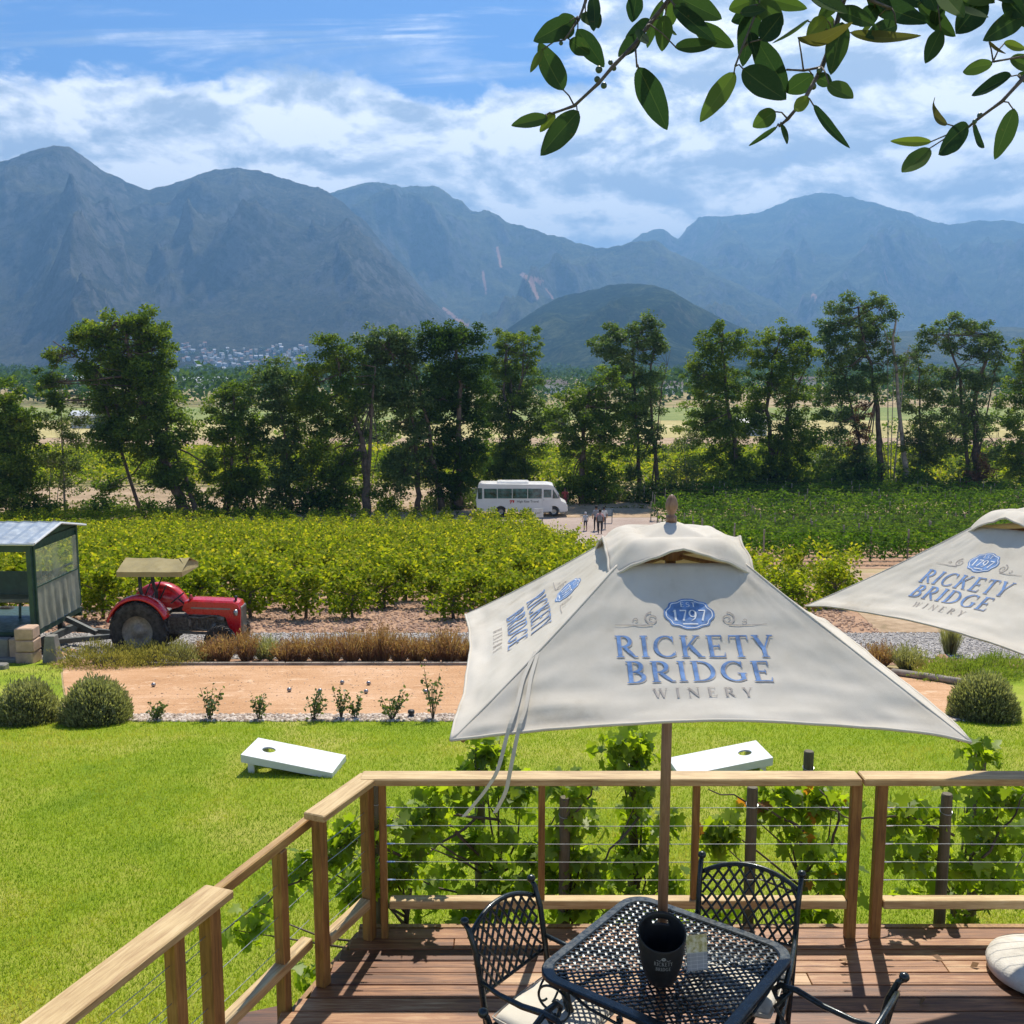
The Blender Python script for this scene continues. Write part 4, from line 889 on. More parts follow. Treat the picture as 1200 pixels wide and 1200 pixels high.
def glyph(ch):
    g = []; adv = .8
    if ch == 'I': g = stem(.17); adv = .38
    elif ch == 'R':
        g = stem(.17)+[arc(.30, .735, .30, .24, 90, -90)]+[seg((.17, .975), (.30, .975), TN, 3), seg((.17, .495), (.30, .495), TN, 3), seg((.34, .50), (.74, .02), [.10, .13, .14, .15, .14, .11, .07]), seg((.68, .022), (.86, .022), SF, 3)]; adv = .86
    elif ch == 'B':
        g = stem(.17)+[arc(.30, .755, .27, .22, 90, -90), arc(.30, .275, .34, .25, 90, -90), seg((.17, .975), (.30, .975), TN, 3), seg((.17, .53), (.30, .53), TN, 3), seg((.17, .025), (.30, .025), TN, 3)]; adv = .78
    elif ch == 'D':
        g = stem(.17)+[arc(.32, .5, .48, .475, 90, -90, n=28), seg((.17, .975), (.32, .975), TN, 3), seg((.17, .025), (.32, .025), TN, 3)]; adv = .95
    elif ch in 'CG':
        g = [arc(.52, .5, .42, .475, 48, 318, n=34), seg((.80, .98), (.80, .70), [.05, .045, .04, .03, .02], 5)]
        if ch == 'C': g.append(seg((.83, .18), (.86, .27), .03, 3)); adv = .94
        else: g += [seg((.80, .10), (.80, .42), TK, 5), serif(.78, .42, .32)]; adv = 1.02
    elif ch == 'K':
        g = stem(.17)+[seg((.22, .42), (.68, .96), TN+.01), serif(.68, .978, .26), seg((.36, .60), (.76, .03), [.10, .14, .16, .16, .15, .14, .12]), serif(.78, .022, .28)]; adv = .92
    elif ch == 'E':
        g = stem(.17)+[seg((.17, .975), (.62, .975), TN, 4), seg((.17, .52), (.50, .52), TN, 4), seg((.17, .025), (.66, .025), TN, 4), seg((.61, 1), (.63, .80), [.055, .04, .02], 3), seg((.65, 0), (.69, .23), [.06, .04, .02], 3), seg((.50, .62), (.50, .42), [.02, .045, .02], 3)]; adv = .76
    elif ch == 'T':
        g = stem(.40, s1=False)+[seg((.05, .972), (.75, .972), TN, 5), seg((.06, 1), (.03, .78), [.05, .04, .02], 3), seg((.74, 1), (.77, .78), [.05, .04, .02], 3)]; adv = .82
    elif ch == 'Y':
        g = [seg((.40, 0), (.40, .46), TK, 4), serif(.40, SF/2), seg((.39, .42), (.12, .97), TK*.95), serif(.12, .978, .28), seg((.43, .42), (.68, .97), TN+.01), serif(.70, .978, .24)]; adv = .82
    elif ch == 'W':
        g = [seg((.10, .97), (.34, .02), TK*.9), seg((.34, .02), (.56, .9), TN), seg((.54, .97), (.80, .02), TK*.9), seg((.80, .02), (1.04, .97), TN), serif(.10, .978, .26), serif(.56, .978, .24), serif(1.04, .978, .2)]; adv = 1.18
    elif ch == 'N':
        g = [seg((.14, .02), (.14, .97), TN), serif(.14, .022, .26), seg((.12, .97), (.80, .02), TK*.95), seg((.80, .0), (.80, .97), TN), serif(.80, .978, .26), serif(.08, .978, .2)]; adv = .96
    elif ch == 'S':
        g = [arc(.34, .745, .24, .225, 30, 270, .12, .06), arc(.34, .275, .27, .245, 90, -150, .13, .06)]; adv = .68
    elif ch == '1': g = stem(.24, s1=False)+[seg((.24, .95), (.08, .84), .05, 3)]; adv = .46
    elif ch == '7': g = [seg((.06, .94), (.58, .94), .11, 4), seg((.56, .94), (.26, 0), [.07, .09, .11, .13, .14, .15, .15])]; adv = .62
    elif ch == '9': g = [arc(.32, .66, .24, .30, 0, 360, .14, .06, 28), bandpts([(.56, .66), (.55, .45), (.46, .22), (.30, .07), (.16, .02)], [.14, .13, .10, .07, .05])]; adv = .66
    elif ch == ' ': adv = .4
    return g, adv
def text_strips(s, h, cx, y, space=.10, lens=None):
    out = []; x = 0
    for ch in s:
        g, a = glyph(ch)
        for V, F in g: out.append((np.stack([(V[:, 0]+x)*h, V[:, 1]*h], 1), F))
        x += a+space
    wd = (x-space)*h
    return [(V+np.array([cx-wd/2, y]), F) for V, F in out], wd
def fit_strips(s, w, h, cx, y, space=.10):
    st, wd = text_strips(s, h, 0, 0, space); k = w/wd
    return [(np.stack([V[:, 0]*k+cx, V[:, 1]+y], 1), F) for V, F in st]
def spiral(cx, cy, r0, turns, sgn, w, n=40, start=90):
    pts = []
    for i in range(n):
        u = i/(n-1); a = math.radians(start)+sgn*turns*2*math.pi*u; r = r0*(1-.82*u); pts.append((cx+r*math.cos(a), cy+r*math.sin(a)))
    return bandpts(pts, np.linspace(w, w*.6, n))
def logo():
    """layers: (colour key, offset rank, strips) in metres on the cloth, x across, y up the slope from the hem"""
    L = []
    sh_ = (.0035, -.0038)
    big = fit_strips('RICKETY', .615, .108, 0, .358, .13)+fit_strips('BRIDGE', .555, .108, 0, .228, .12)
    L.append(('print_grey', 0, [(V+np.array(sh_), F) for V, F in big])); L.append(('print_blue', 6, big))
    L.append(('print_grey', 0, fit_strips('WINERY', .37, .050, 0, .142, .55)))
    def badge(s): 
        pts = []
        for a in np.linspace(0, 2*np.pi, 97)[:-1]:
            r = 1+.05*np.cos(8*a)+.045*np.cos(4*a)
            pts.append((.093*s*r*np.sign(np.cos(a))*abs(np.cos(a))**.72, .068*s*r*np.sign(np.sin(a))*abs(np.sin(a))**.72))
        return np.array(pts)+np.array([0, .572])
    def ringfill(P_, c=(0, .572)):
        c = np.array(c); n = len(P_); rr = [P_, P_*.66+c*.34, P_*.33+c*.67, P_*.02+c*.98]
        V = np.concatenate(rr); F = [(k*n+i, k*n+(i+1) % n, (k+1)*n+(i+1) % n, (k+1)*n+i) for k in range(3) for i in range(n)]
        return V, F
    L.append(('print_blue', 0, [ringfill(badge(1.0))]))
    bi = badge(.90); L.append(('print_pale', 6, [bandpts(np.concatenate([bi, bi[:1]]), .0035)]))
    L.append(('print_pale', 8, fit_strips('1797', .135, .052, 0, .540, .1)+fit_strips('EST', .062, .022, 0, .606, .3)+[seg((-.03, .524), (.03, .524), .006, 5)]))
    sc_ = []
    for s in (-1, 1):
        V, F = spiral(s*.150, .550, .030, 1.5, -s, .006); sc_.append((V, F))
        V, F = bandpts([(s*(.150), .520), (s*.19, .517), (s*.24, .518), (s*.30, .520)], [.006, .005, .004, .002]); sc_.append((V, F))
        V, F = spiral(s*.215, .540, .012, 1.0, s, .004, 20, 200); sc_.append((V, F))
    L.append(('print_grey', 0, sc_))
    return L
LOGO = logo()
M['print_blue'] = simple('blue print', (0.13, 0.24, 0.46), 0.85, var=0.25, scale=30)
M['print_grey'] = simple('grey print', (0.38, 0.34, 0.30), 0.85, var=0.15, scale=30)
M['print_pale'] = simple('pale print', (0.72, 0.74, 0.74), 0.85, var=0.05, scale=30)

# ================================================================== parasols
m_canvas, t, bb = newmat('umbrella canvas'); v = objc(t)
n1 = t.noise(v, 1.6, 6, 0.6, 0.4); n2 = t.noise(v, 9, 5, 0.7); n3 = t.noise(v, 420, 2)
k = t.math('ADD', t.math('MULTIPLY', n1, .65), t.math('MULTIPLY', n2, .35))
t.put(bb.inputs['Base Color'], t.ramp(k, [(0.33, (0.53, 0.475, 0.375)), (0.45, (0.66, 0.61, 0.51)), (0.64, (0.74, 0.695, 0.60))]))
bb.inputs['Roughness'].default_value = 0.9; bb.inputs['Specular IOR Level'].default_value = 0.15; bb.inputs['Sheen Weight'].default_value = 0.1
bump(t, bb, t.math('ADD', t.math('MULTIPLY', n3, .3), n2), 0.25, 0.004)
trn = t.node('ShaderNodeBsdfTranslucent'); trn.inputs[0].default_value = (0.60, 0.57, 0.50, 1); mx = t.node('ShaderNodeMixShader'); mx.inputs[0].default_value = 0.22
t.l.new(bb.outputs[0], mx.inputs[1]); t.l.new(trn.outputs[0], mx.inputs[2]); t.l.new(mx.outputs[0], m_canvas.node_tree.nodes['Material Output'].inputs[0])

def parasol(loc, rz, label, seed, ztop=2.627, droop=(0.0, 0.0, 0.0, 0.0)):
    H, S1, Z0, Z1 = .927, .262, 2.135, ztop+.012
    root = empty('parasol', loc, rz); tag(root, label, 'umbrella', 'winery parasols on the terrace')
    def surf(face, u, v, off=0.0):
        """face 0 front(-y) 1 right 2 back 3 left; u -1..1 across, v 0 hem..1 vent"""
        u = np.asarray(u, float); v = np.asarray(v, float)
        s = H+(S1-H)*v; sag = 4*v*(1-v)
        edge = (1-u*u)
        out = s-.045*edge*(1-v)**2-.010*edge*sag
        z = Z0+(Z1-Z0)*(v+.10*v*(1-v)*-1.0)+.050*edge*(1-v)**3-.012*edge*sag
        cd = np.where(u < 0, droop[face], droop[(face+1) % 4])
        z = z+cd*np.abs(u)**5*(1-v)**4
        # soft puckers running off the corners and along the hem
        au = np.abs(u)
        wr = .0075*pn(u*2.1+face*7+seed, v*8.5+seed)*(1-v)*1.3+.006*np.sin(26*(v+.35*(1-au)))*np.exp(-((v-.10)/.13)**2)*np.clip(au*1.4-.3, 0, 1)
        wr = wr+.004*pn(u*6+face*3+seed, v*16)*np.exp(-(v/.16)**2)
        wr = wr+.0022*pn(u*11+seed, v*9+face)*(0.4+au)
        nz = .783; no = .622
        fade = np.clip((1-au)*9, 0, 1)
        out = out+(wr*fade+off)*no; z = z+(wr*fade+off)*nz
        a = u*s
        if face == 0: return np.stack([a, -out, z], -1)
        if face == 1: return np.stack([out, a, z], -1)
        if face == 2: return np.stack([-a, out, z], -1)
        return np.stack([-out, -a, z], -1)
    nu, nv = 64, 44; Vs = []; Fs = []
    for f in range(4):
        uu, vv = np.meshgrid(np.linspace(-1, 1, nu+1), np.linspace(0, 1, nv+1)**1.15); b0 = sum(len(q) for q in Vs)
        Vs.append(surf(f, uu, vv).reshape(-1, 3)); I = np.arange((nu+1)*(nv+1)).reshape(nv+1, nu+1)+b0
        Fs.append(np.stack([I[:-1, :-1], I[:-1, 1:], I[1:, 1:], I[1:, :-1]], 2).reshape(-1, 4))
    can = mesh_np('canopy', np.concatenate(Vs), np.concatenate(Fs), m_canvas, root, smooth=True)
    w = can.modifiers.new('w', 'WELD'); w.merge_threshold = .002
    sd_ = can.modifiers.new('s', 'SOLIDIFY'); sd_.thickness = .003; sd_.offset = -1
    # hem and hip seams
    b = MB()
    for f in range(4):
        b.tube([tuple(surf(f, u, 0.0, -.001)) for u in np.linspace(-1, 1, 40)], .006, 6)
        b.tube([tuple(surf(f, 1.0, v, -.002)) for v in np.linspace(0, 1, 30)], .005, 6)
    b.build('seam', m_canvas, root, smooth=True)
    # printed logo on every face
    for f in range(4):
        groups = {}
        for key, rank, strips in LOGO:
            for q, (V, F) in enumerate(strips):
                vv = V[:, 1]/.816; s = H+(S1-H)*vv; P_ = surf(f, V[:, 0]/s, vv, .0022+rank*.0001+(q % 9)*.00007)
                gv, gf = groups.setdefault(key, ([], [])); o = len(gv); gv += [tuple(p) for p in P_]; gf += [tuple(i+o for i in q_) for q_ in F]
        for key, (gv, gf) in groups.items():
            mb = MB(); mb.v = gv; mb.f = gf; mb.m = [0]*len(gf); mb.build('printed_logo', M[key], can)
    # vent cap: puffed square flap
    nn = 48; uu, vv = np.meshgrid(np.linspace(-1, 1, nn+1), np.linspace(-1, 1, nn+1))
    sx = uu*(1-.10*(1-np.abs(uu))*np.abs(vv)**2); m_ = np.maximum(np.abs(uu), np.abs(vv)); rr = np.hypot(uu, vv)
    w_ = .298
    x = uu*w_*(1+.03*pn(vv*3+seed, uu*2)*m_); y = vv*w_*(1+.03*pn(uu*3+seed+9, vv*2)*m_)
    fold = np.minimum(np.abs(uu), np.abs(vv))/np.maximum(m_, 1e-3)
    z = Z1+.138-.140*m_**1.2
    z = z+.042*np.sin(np.clip((m_-.45)/.55, 0, 1)*math.pi)*(.8+.35*fold)     # puffed shoulders
    z = z+m_**3*(-.055*fold**4+.070*(1-fold)**1.4*(m_**4))+.006*pn(uu*5+seed, vv*5)*m_
    V = np.stack([x, y, z], 2).reshape(-1, 3); I = np.arange((nn+1)**2).reshape(nn+1, nn+1)
    F = np.stack([I[:-1, :-1], I[:-1, 1:], I[1:, 1:], I[1:, :-1]], 2).reshape(-1, 4)
    cap = mesh_np('vent_cap', V, F, m_canvas, root, smooth=True)
    sd_ = cap.modifiers.new('s', 'SOLIDIFY'); sd_.thickness = .004; sd_.offset = -1
    b = MB(); ring = [tuple(V[i]) for i in list(I[0, :])+list(I[1:, -1])+list(I[-1, ::-1][1:])+list(I[::-1, 0][1:])]
    b.tube(ring, .006, 6); b.build('piping', m_canvas, cap, smooth=True)
    # pole, hub, finial, ribs, struts
    MB().tube([(0, 0, 0), (0, 0, Z1+.10)], .0235, 20).build('pole', m_pole, root, smooth=True)
    MB().lathe([(0, Z1+.13), (.024, Z1+.13), (.024, Z1+.158), (.013, Z1+.164), (.018, Z1+.174), (.027, Z1+.194), (.028, Z1+.208), (.022, Z1+.232), (.010, Z1+.250), (0, Z1+.254)], 20).build('finial', m_pole, root, smooth=True)
    b = MB(); b.lathe([(0, Z1-.03), (.055, Z1-.03), (.055, Z1+.03), (0, Z1+.03)], 16); b.lathe([(.024, 1.98), (.05, 1.98), (.05, 2.05), (.024, 2.05)], 16); b.build('hub', m_pole, root)
    for f in range(4):
        path = [tuple(surf(f, 1.0, v, -.030)) for v in np.linspace(.03, .98, 12)]+[(0, 0, Z1-.01)]
        rb = MB().tube(path, .010, 6).build('rib', m_pole, root)
        MB().beam((0, 0, 2.015), tuple(surf(f, 1.0, .42, -.045)), .014, .02).build('strut', m_pole, rb)
    return root, surf
U1, surf1 = parasol((.694, 4.411, 0), math.radians(1.0), 'cream parasol with blue winery lettering whose wooden pole rises through the metal table', 1.3, droop=(.0, -.02, -.01, .0))
U2, surf2 = parasol((3.05, 5.45, -.07), math.radians(-70.1), 'cream winery parasol cut off by the right edge, its lettering slanting', 5.1)
U2.rotation_euler = (.008, -.068, math.radians(-70.1))
# tie straps hanging from the left hip of the first parasol
st_ = empty('tie_strap', (U1.location[0], U1.location[1], 0)); tag(st_, 'pair of long cream canvas tie straps dangling off the left corner of the central parasol', 'strap')
def hip(v, off=.006):
    p = surf1(3, 1.0, v, off); return tuple(p)
a0 = np.array(surf1(0, -.985, .47, .008)); a1 = np.array(surf1(0, -.90, .30, .022)); a2 = np.array(surf1(0, -.80, .12, .030)); a3 = np.array(surf1(0, -.76, 0.0, .034))
for k, (ends, wob) in enumerate((([(-.745, -.985, 2.03), (-.80, -.99, 1.95), (-.865, -1.0, 1.875)], .0), ([(-.70, -.975, 2.04), (-.715, -.985, 1.96), (-.755, -.98, 1.88)], .035))):
    off = np.array([wob, .006, 0])
    pts = [a0+off*.3, a1+off*.8, a2+off, a3+off]+[np.array(e) for e in ends]
    P_ = []
    for i in range(len(pts)-1):
        for u in np.linspace(0, 1, 7)[:-1]: P_.append(pts[i]*(1-u)+pts[i+1]*u)
    P_ = np.array(P_+[pts[-1]]); 
    for _ in range(4): P_[1:-1] = (P_[:-2]+P_[1:-1]*2+P_[2:])/4
    b = MB(); n = len(P_)
    vs = [tuple(p+np.array([-.006, 0, 0])) for p in P_]+[tuple(p+np.array([.008, .002, 0])) for p in P_]
    b.add(vs, [(i, i+1, n+i+1, n+i) for i in range(n-1)]); b.build('strap_end', m_canvas, st_, solid=.003)

# ================================================================== table
tbl = empty('patio_table', (.72, 4.40, 0), math.radians(8+45)); tag(tbl, 'dark square cast metal table with woven lattice top and parasol through its middle', 'table')
HT, RC = .455, .13
def rrect(h, r, n=8):
    p = []
    for cx, cy, a0 in ((h-r, h-r, 0), (-h+r, h-r, 90), (-h+r, -h+r, 180), (h-r, -h+r, 270)):
        for k in range(n+1): a = math.radians(a0+90*k/n); p.append((cx+r*math.cos(a), cy+r*math.sin(a)))
    return p
o_, i_ = rrect(HT, RC), rrect(HT-.052, RC-.035)
n = len(o_); b = MB()
prof = [(o_, .698), (o_, .716), (rrect(HT-.006, RC-.004), .722), (rrect(HT-.045, RC-.03), .722), (i_, .717), (i_, .704)]
vs = [(x, y, z) for p, z in prof for x, y in p]
b.add(vs, [(k*n+i, k*n+(i+1) % n, ((k+1) % 6)*n+(i+1) % n, ((k+1) % 6)*n+i) for k in range(6) for i in range(n)])
b.build('rim', M['black_metal'], tbl, smooth=False)
b = MB(); hh = HT-.05
def inside(x, y):
    ax, ay = abs(x), abs(y); r = RC-.035
    if ax > hh or ay > hh: return False
    return not (ax > hh-r and ay > hh-r and (ax-hh+r)**2+(ay-hh+r)**2 > r*r)
sp = .0268
def weave(b, ang, phase):
    """strip bars woven over and under, clipped to the top; diagonal to the sides"""
    ca, sa = math.cos(ang), math.sin(ang)
    m = int(.66/sp)
    for k in range(-m, m+1):
        pts = []
        ss = np.arange(-.66, .66, sp/2)
        for j, s_ in enumerate(ss):
            x, y = s_*ca-k*sp*sa, s_*sa+k*sp*ca
            if inside(x, y) and math.hypot(x, y) > .052:
                pts.append((x, y, .7145+.0030*math.cos(math.pi*(s_/sp)+math.pi*(k+phase))))
            elif len(pts) > 1: strip(b, pts, (-sa, ca)); pts = []
            else: pts = []
        if len(pts) > 1: strip(b, pts, (-sa, ca))
def strip(b, pts, nrm, w=.0095, h=.0045):
    n = len(pts); vs = []
    for x, y, z in pts:
        for i, j in ((-1, -1), (1, -1), (1, 1), (-1, 1)): vs.append((x+nrm[0]*i*w/2, y+nrm[1]*i*w/2, z+j*h/2))
    fs = [(q*4+k, q*4+(k+1) % 4, q*4+4+(k+1) % 4, q*4+4+k) for q in range(n-1) for k in range(4)]
    b.add(vs, fs)
weave(b, math.pi/4, 0); weave(b, -math.pi/4, 1)
b.build('lattice_top', M['black_metal'], tbl)
b = MB(); b.lathe([(.027, .700), (.058, .700), (.058, .722), (.050, .725), (.027, .725), (.027, .700)], 32); b.build('pole_ring', M['black_metal'], tbl)
for k in range(4):
    a = math.pi/4+k*math.pi/2; c_, s_ = math.cos(a), math.sin(a); R_ = HT*1.10
    b = MB(); b.tube([(c_*R_, s_*R_, .70), (c_*(R_-.03), s_*(R_-.03), .55), (c_*(R_-.10), s_*(R_-.10), .35), (c_*(R_-.06), s_*(R_-.06), .12), (c_*(R_+.02), s_*(R_+.02), 0.0)], [.022, .02, .017, .017, .022], 10)
    b.tube([(c_*(R_-.03), s_*(R_-.03), .60), (c_*(R_-.14), s_*(R_-.14), .66), (c_*(R_-.26), s_*(R_-.26), .695)], .009, 8)
    b.build('leg', M['black_metal'], tbl, smooth=True)
b = MB()
for k in range(4):      # scrolled apron under each side
    a = k*math.pi/2; ca, sa = math.cos(a), math.sin(a)
    def q(x, z): return (ca*(HT-.03)-sa*x, sa*(HT-.03)+ca*x, z)
    for s in (-1, 1):
        b.tube([q(s*(.36-.10*math.cos(t_)*(1-.1*t_)), .60+.085*math.sin(t_)*(1-.1*t_)) for t_ in np.linspace(-1.5, 4.6, 26)], .006, 6)
        b.tube([q(s*.30, .70), q(s*.16, .645), q(0, .63)], .007, 6)
b.build('apron', M['black_metal'], tbl, smooth=True)

# ================================================================== chairs
m_cushion = simple('cream cushion cloth', (0.62, 0.585, 0.50), 0.9, var=0.06, scale=8, bmp=0.25, bscale=350)
def chair_proto():
    root = empty('patio_chair'); BM = M['black_metal']
    W2 = .245
    def back(u, w):     # u -1..1 across, w 0..1 up ; slight barrel bow and rake
        z = .585+w*(.30-.04*abs(u)**2.2)
        return (u*(W2-.012+.012*w), -.235-.065*w-.030*(1-u*u), z+.030*(1-u*u)*w-.03*(1-u*u)*(1-w))
    for s in (-1, 1):
        b = MB(); b.tube([(s*W2*.93, -.20, .0), (s*W2*.95, -.185, .22), (s*W2*.98, -.20, .43), (s*W2, -.225, .60), (s*(W2+.004), -.262, .80), (s*(W2+.008), -.300, .895), (s*(W2+.008), -.325, .918)], [.016, .014, .016, .015, .014, .013, .012], 10)
        b.lathe([(0, -.020), (.012, -.018), (.020, -.008), (.022, 0), (.018, .012), (.008, .018), (0, .019)], 12, (s*(W2+.008), -.322, .925)); b.build('upright', BM, root, smooth=True)
    b = MB(); b.tube([back(u, 1.0) for u in np.linspace(-1, 1, 25)], .0125, 8); b.build('top_rail', BM, root, smooth=True)
    b = MB(); b.tube([back(u, 0.0) for u in np.linspace(-1, 1, 15)], .009, 8); b.build('lower_rail', BM, root, smooth=True)
    b = MB()
    N = 9
    for sgn in (-1, 1):
        for k in range(-N, N*2):
            pts = []
            for j in range(41):
                w = j/40; u = (-1+ (k+.5)*2/N + w*.95)*sgn
                if -1 <= u <= 1: pts.append(back(u, w))
            if len(pts) > 2: b.tube([(p[0], p[1]+.003*sgn, p[2]) for p in pts], .0068, 5, cap=False)
    b.build('lattice_back', BM, root, smooth=True)
    b = MB()
    seatp = [(-.235, -.20), (.235, -.20), (.25, .20), (.20, .245), (-.20, .245), (-.25, .20)]
    b.tube([(x, y, .425) for x, y in seatp+seatp[:1]], .012, 8)
    for k in range(-8, 9):
        b.beam((max(-.24, k*.03-.22), -.2+max(0, (-.24-(k*.03-.22))), .424), (min(.24, k*.03+.22), .23, .424), .008, .004)
    b.build('seat_frame', BM, root)
    for s in (-1, 1):
        b = MB(); b.tube([(s*.215, .225, .425), (s*.222, .235, .25), (s*.212, .225, .10), (s*.225, .25, 0)], [.016, .014, .012, .016], 10); b.build('leg', BM, root, smooth=True)
        b = MB(); pts = [(s*(W2+.002), -.235, .66), (s*(W2+.012), -.12, .645), (s*(W2+.022), .02, .650), (s*(W2+.030), .14, .672), (s*(W2+.030), .215, .668), (s*(W2+.028), .250, .635), (s*(W2+.028), .232, .600), (s*(W2+.028), .205, .607), (s*(W2+.028), .205, .627)]
        b.tube(pts, [.010, .012, .014, .015, .014, .012, .010, .009, .008], 9)
        b.tube([(s*(W2+.026), .16, .665), (s*(W2+.02), .235, .56), (s*(W2+.0), .17, .50), (s*(W2-.01), .20, .43)], .010, 8); b.build('arm', BM, root, smooth=True)
    b = MB(); b.tube([(-.215, .228, .2), (0, 0, .19), (.215, .228, .2)], .007, 6); b.tube([(-.23, -.19, .2), (0, 0, .19), (.23, -.19, .2)], .007, 6); b.build('stretcher', BM, root)
    return root
def cushion_at(loc, rz, label):
    n = 26; uu, vv = np.meshgrid(np.linspace(-1, 1, n), np.linspace(-1, 1, n))
    f = (1-np.abs(uu)**8)*(1-np.abs(vv)**8)
    x = uu*.218*(1-.03*vv*vv); y = vv*.215*(1-.03*uu*uu); c = .032+.014*(1-uu**2)*(1-vv**2)
    top = np.stack([x, y, .032+c*np.clip(f, 0, 1)**.4], 2).reshape(-1, 3); bot = np.stack([x, y, .030-.028*np.clip(f, 0, 1)**.4], 2).reshape(-1, 3)
    I = np.arange(n*n).reshape(n, n); F1 = np.stack([I[:-1, :-1], I[:-1, 1:], I[1:, 1:], I[1:, :-1]], 2).reshape(-1, 4)
    F = np.concatenate([F1, F1[:, ::-1]+n*n]); 
    root = empty('seat_cushion', loc, rz); tag(root, label, 'cushion', 'cream cushions on the patio chairs')
    c = mesh_np('pad', np.concatenate([top, bot]), F, m_cushion, root, smooth=True); w = c.modifiers.new('w', 'WELD'); w.merge_threshold = .004
    b = MB(); e = [(x, y) for x, y in zip(list(uu[0])+list(uu[:, -1])[1:]+list(uu[-1, ::-1])[1:]+list(uu[::-1, 0])[1:], list(vv[0])+list(vv[:, -1])[1:]+list(vv[-1, ::-1])[1:]+list(vv[::-1, 0])[1:])]
    b.tube([(a_*.219*(1-.03*c_*c_), c_*.216*(1-.03*a_*a_), .045) for a_, c_ in e], .0035, 5); b.build('piping', m_cushion, root, smooth=True)
    return root
CH = chair_proto()
# (back centre x, y, facing direction in degrees)
chs = [((-.02, 4.55), -38, 'dark lattice back chair left of the table, its cream cushion in sunlight'),
       ((1.20, 4.88), 246, 'dark lattice back chair behind the table, its open back towards the vines'),
       ((.12, 3.60), 53, 'dark chair at the bottom centre, showing just its knob and scrolled arm'),
       ((1.44, 3.78), 143, 'dark chair at the bottom right, with its arm reaching towards the table')]
cl = ['cream cushion in the sun on the chair left of the table', 'cream cushion on the chair behind the table, mostly hidden by the tabletop', 'cream cushion on the bottom centre chair, just peeping in below the table', 'cream cushion on the bottom right chair at the lower edge']
for i, ((bx, by), deg, lab) in enumerate(chs):
    o = CH if i == 0 else dup(CH); a = math.radians(deg); f = np.array([math.cos(a), math.sin(a)])
    c = np.array([bx, by])+f*.27; o.location = (c[0], c[1], 0); o.rotation_euler = (0, 0, a-math.pi/2)
    tag(o, lab, 'chair', 'cast metal chairs round the patio table')
    cushion_at((c[0]+f[0]*.015, c[1]+f[1]*.015, .437), a-math.pi/2, cl[i])

# ================================================================== ice bucket and menu holder
bk = empty('ice_bucket', (.665, 4.235, .7245), math.radians(-3)); tag(bk, 'black oval wine ice bucket with slanted rim and pale winery lettering, on the table', 'ice bucket')
m_bk = simple('satin black plastic', (0.012, 0.014, 0.016), 0.48, var=0.2, scale=12)
prof = [(0, .004), (.045, 0), (.058, .006), (.066, .04), (.080, .10), (.092, .17), (.0985, .22), (.100, .26)]
nA = 48; V = []; rows = 26
def bprof(u): z = u*.26; return np.interp(z, [0, .006, .04, .10, .17, .22, .26], [.054, .058, .073, .091, .100, .102, .101])
for j in range(rows+1):
    for i in range(nA):
        a = 2*math.pi*i/nA; zt = .235+.040*math.sin(a); u = j/rows; z = zt*u; r = float(bprof(z/.26)); V.append((r*math.cos(a)*1.02, r*math.sin(a), z))
F = []
for j in range(rows):
    for i in range(nA):
        i2 = (i+1) % nA; am = (i+.5)/nA*360; u = (j+.5)/rows
        if abs(am-90) < 26 and .80 < u < .90: continue
        if abs(am-270) < 22 and .86 < u < .93 and False: continue
        F.append((j*nA+i, j*nA+i2, (j+1)*nA+i2, (j+1)*nA+i))
V.append((0, 0, .003)); c0 = len(V)-1
mb = MB(); mb.add(V, F); mb.f += [(i, c0, (i+1) % nA) for i in range(nA)]; mb.m += [0]*nA
mb.build('shell', m_bk, bk, smooth=True, solid=.004)
b = MB(); b.tube([tuple(V[rows*nA+i % nA]) for i in range(nA+1)], .0035, 6, cap=False); b.build('rim', m_bk, bk, smooth=True)
m_pr = simple('silver print', (0.34, 0.36, 0.36), 0.5, var=0.1)
gv, gf = [], []
for q, (V2, F2) in enumerate(fit_strips('RICKETY', .082, .019, 0, .130, .13)+fit_strips('BRIDGE', .066, .016, 0, .106, .12)+[bandpts([(-.03, .158), (-.018, .154), (-.012, .160)], .0025), bandpts([(.03, .158), (.018, .154), (.012, .160)], .0025)]+[arc(0, .164, .007, .005, 0, 360, .006, .006, 16)]):
    o = len(gv)
    for x, z in V2:
        r = float(bprof(z/.26))+.0018+.00005*(q % 7); a = -math.pi/2+x/r; gv.append((r*math.cos(a)*1.02, r*math.sin(a), z))
    gf += [tuple(i+o for i in f_) for f_ in F2]
mb = MB(); mb.v = gv; mb.f = gf; mb.m = [0]*len(gf); mb.build('lettering', m_pr, bk)
mh = empty('menu_holder', (.838, 4.325, .7245), math.radians(10)); tag(mh, 'small clear stand with a yellow and grey menu card, right of the ice bucket', 'menu holder')
gm = bpy.data.materials.new('clear acrylic'); gm.use_nodes = True; g_ = gm.node_tree.nodes['Principled BSDF']; g_.inputs['Transmission Weight'].default_value = .9; g_.inputs['Roughness'].default_value = .08; g_.inputs['Base Color'].default_value = (.9, .95, .93, 1); g_.inputs['IOR'].default_value = 1.2
MB().box((0, 0, .085), (.105, .004, .17), rx=math.radians(-10)).build('stand', gm, mh)
MB().box((0, .016, .003), (.105, .055, .004)).build('foot', gm, mh)
mc, t, bb = newmat('menu card'); v = objc(t); s_ = t.node('ShaderNodeSeparateXYZ'); t.put(s_.inputs[0], v)
up = t.maprange(s_.outputs[2], .084, .088, 0, 1, False)
br = t.node('ShaderNodeTexBrick'); mp2 = t.node('ShaderNodeMapping'); t.put(mp2.inputs[0], v); mp2.inputs['Rotation'].default_value = (math.radians(90), 0, 0); t.put(br.inputs[0], mp2.outputs[0])
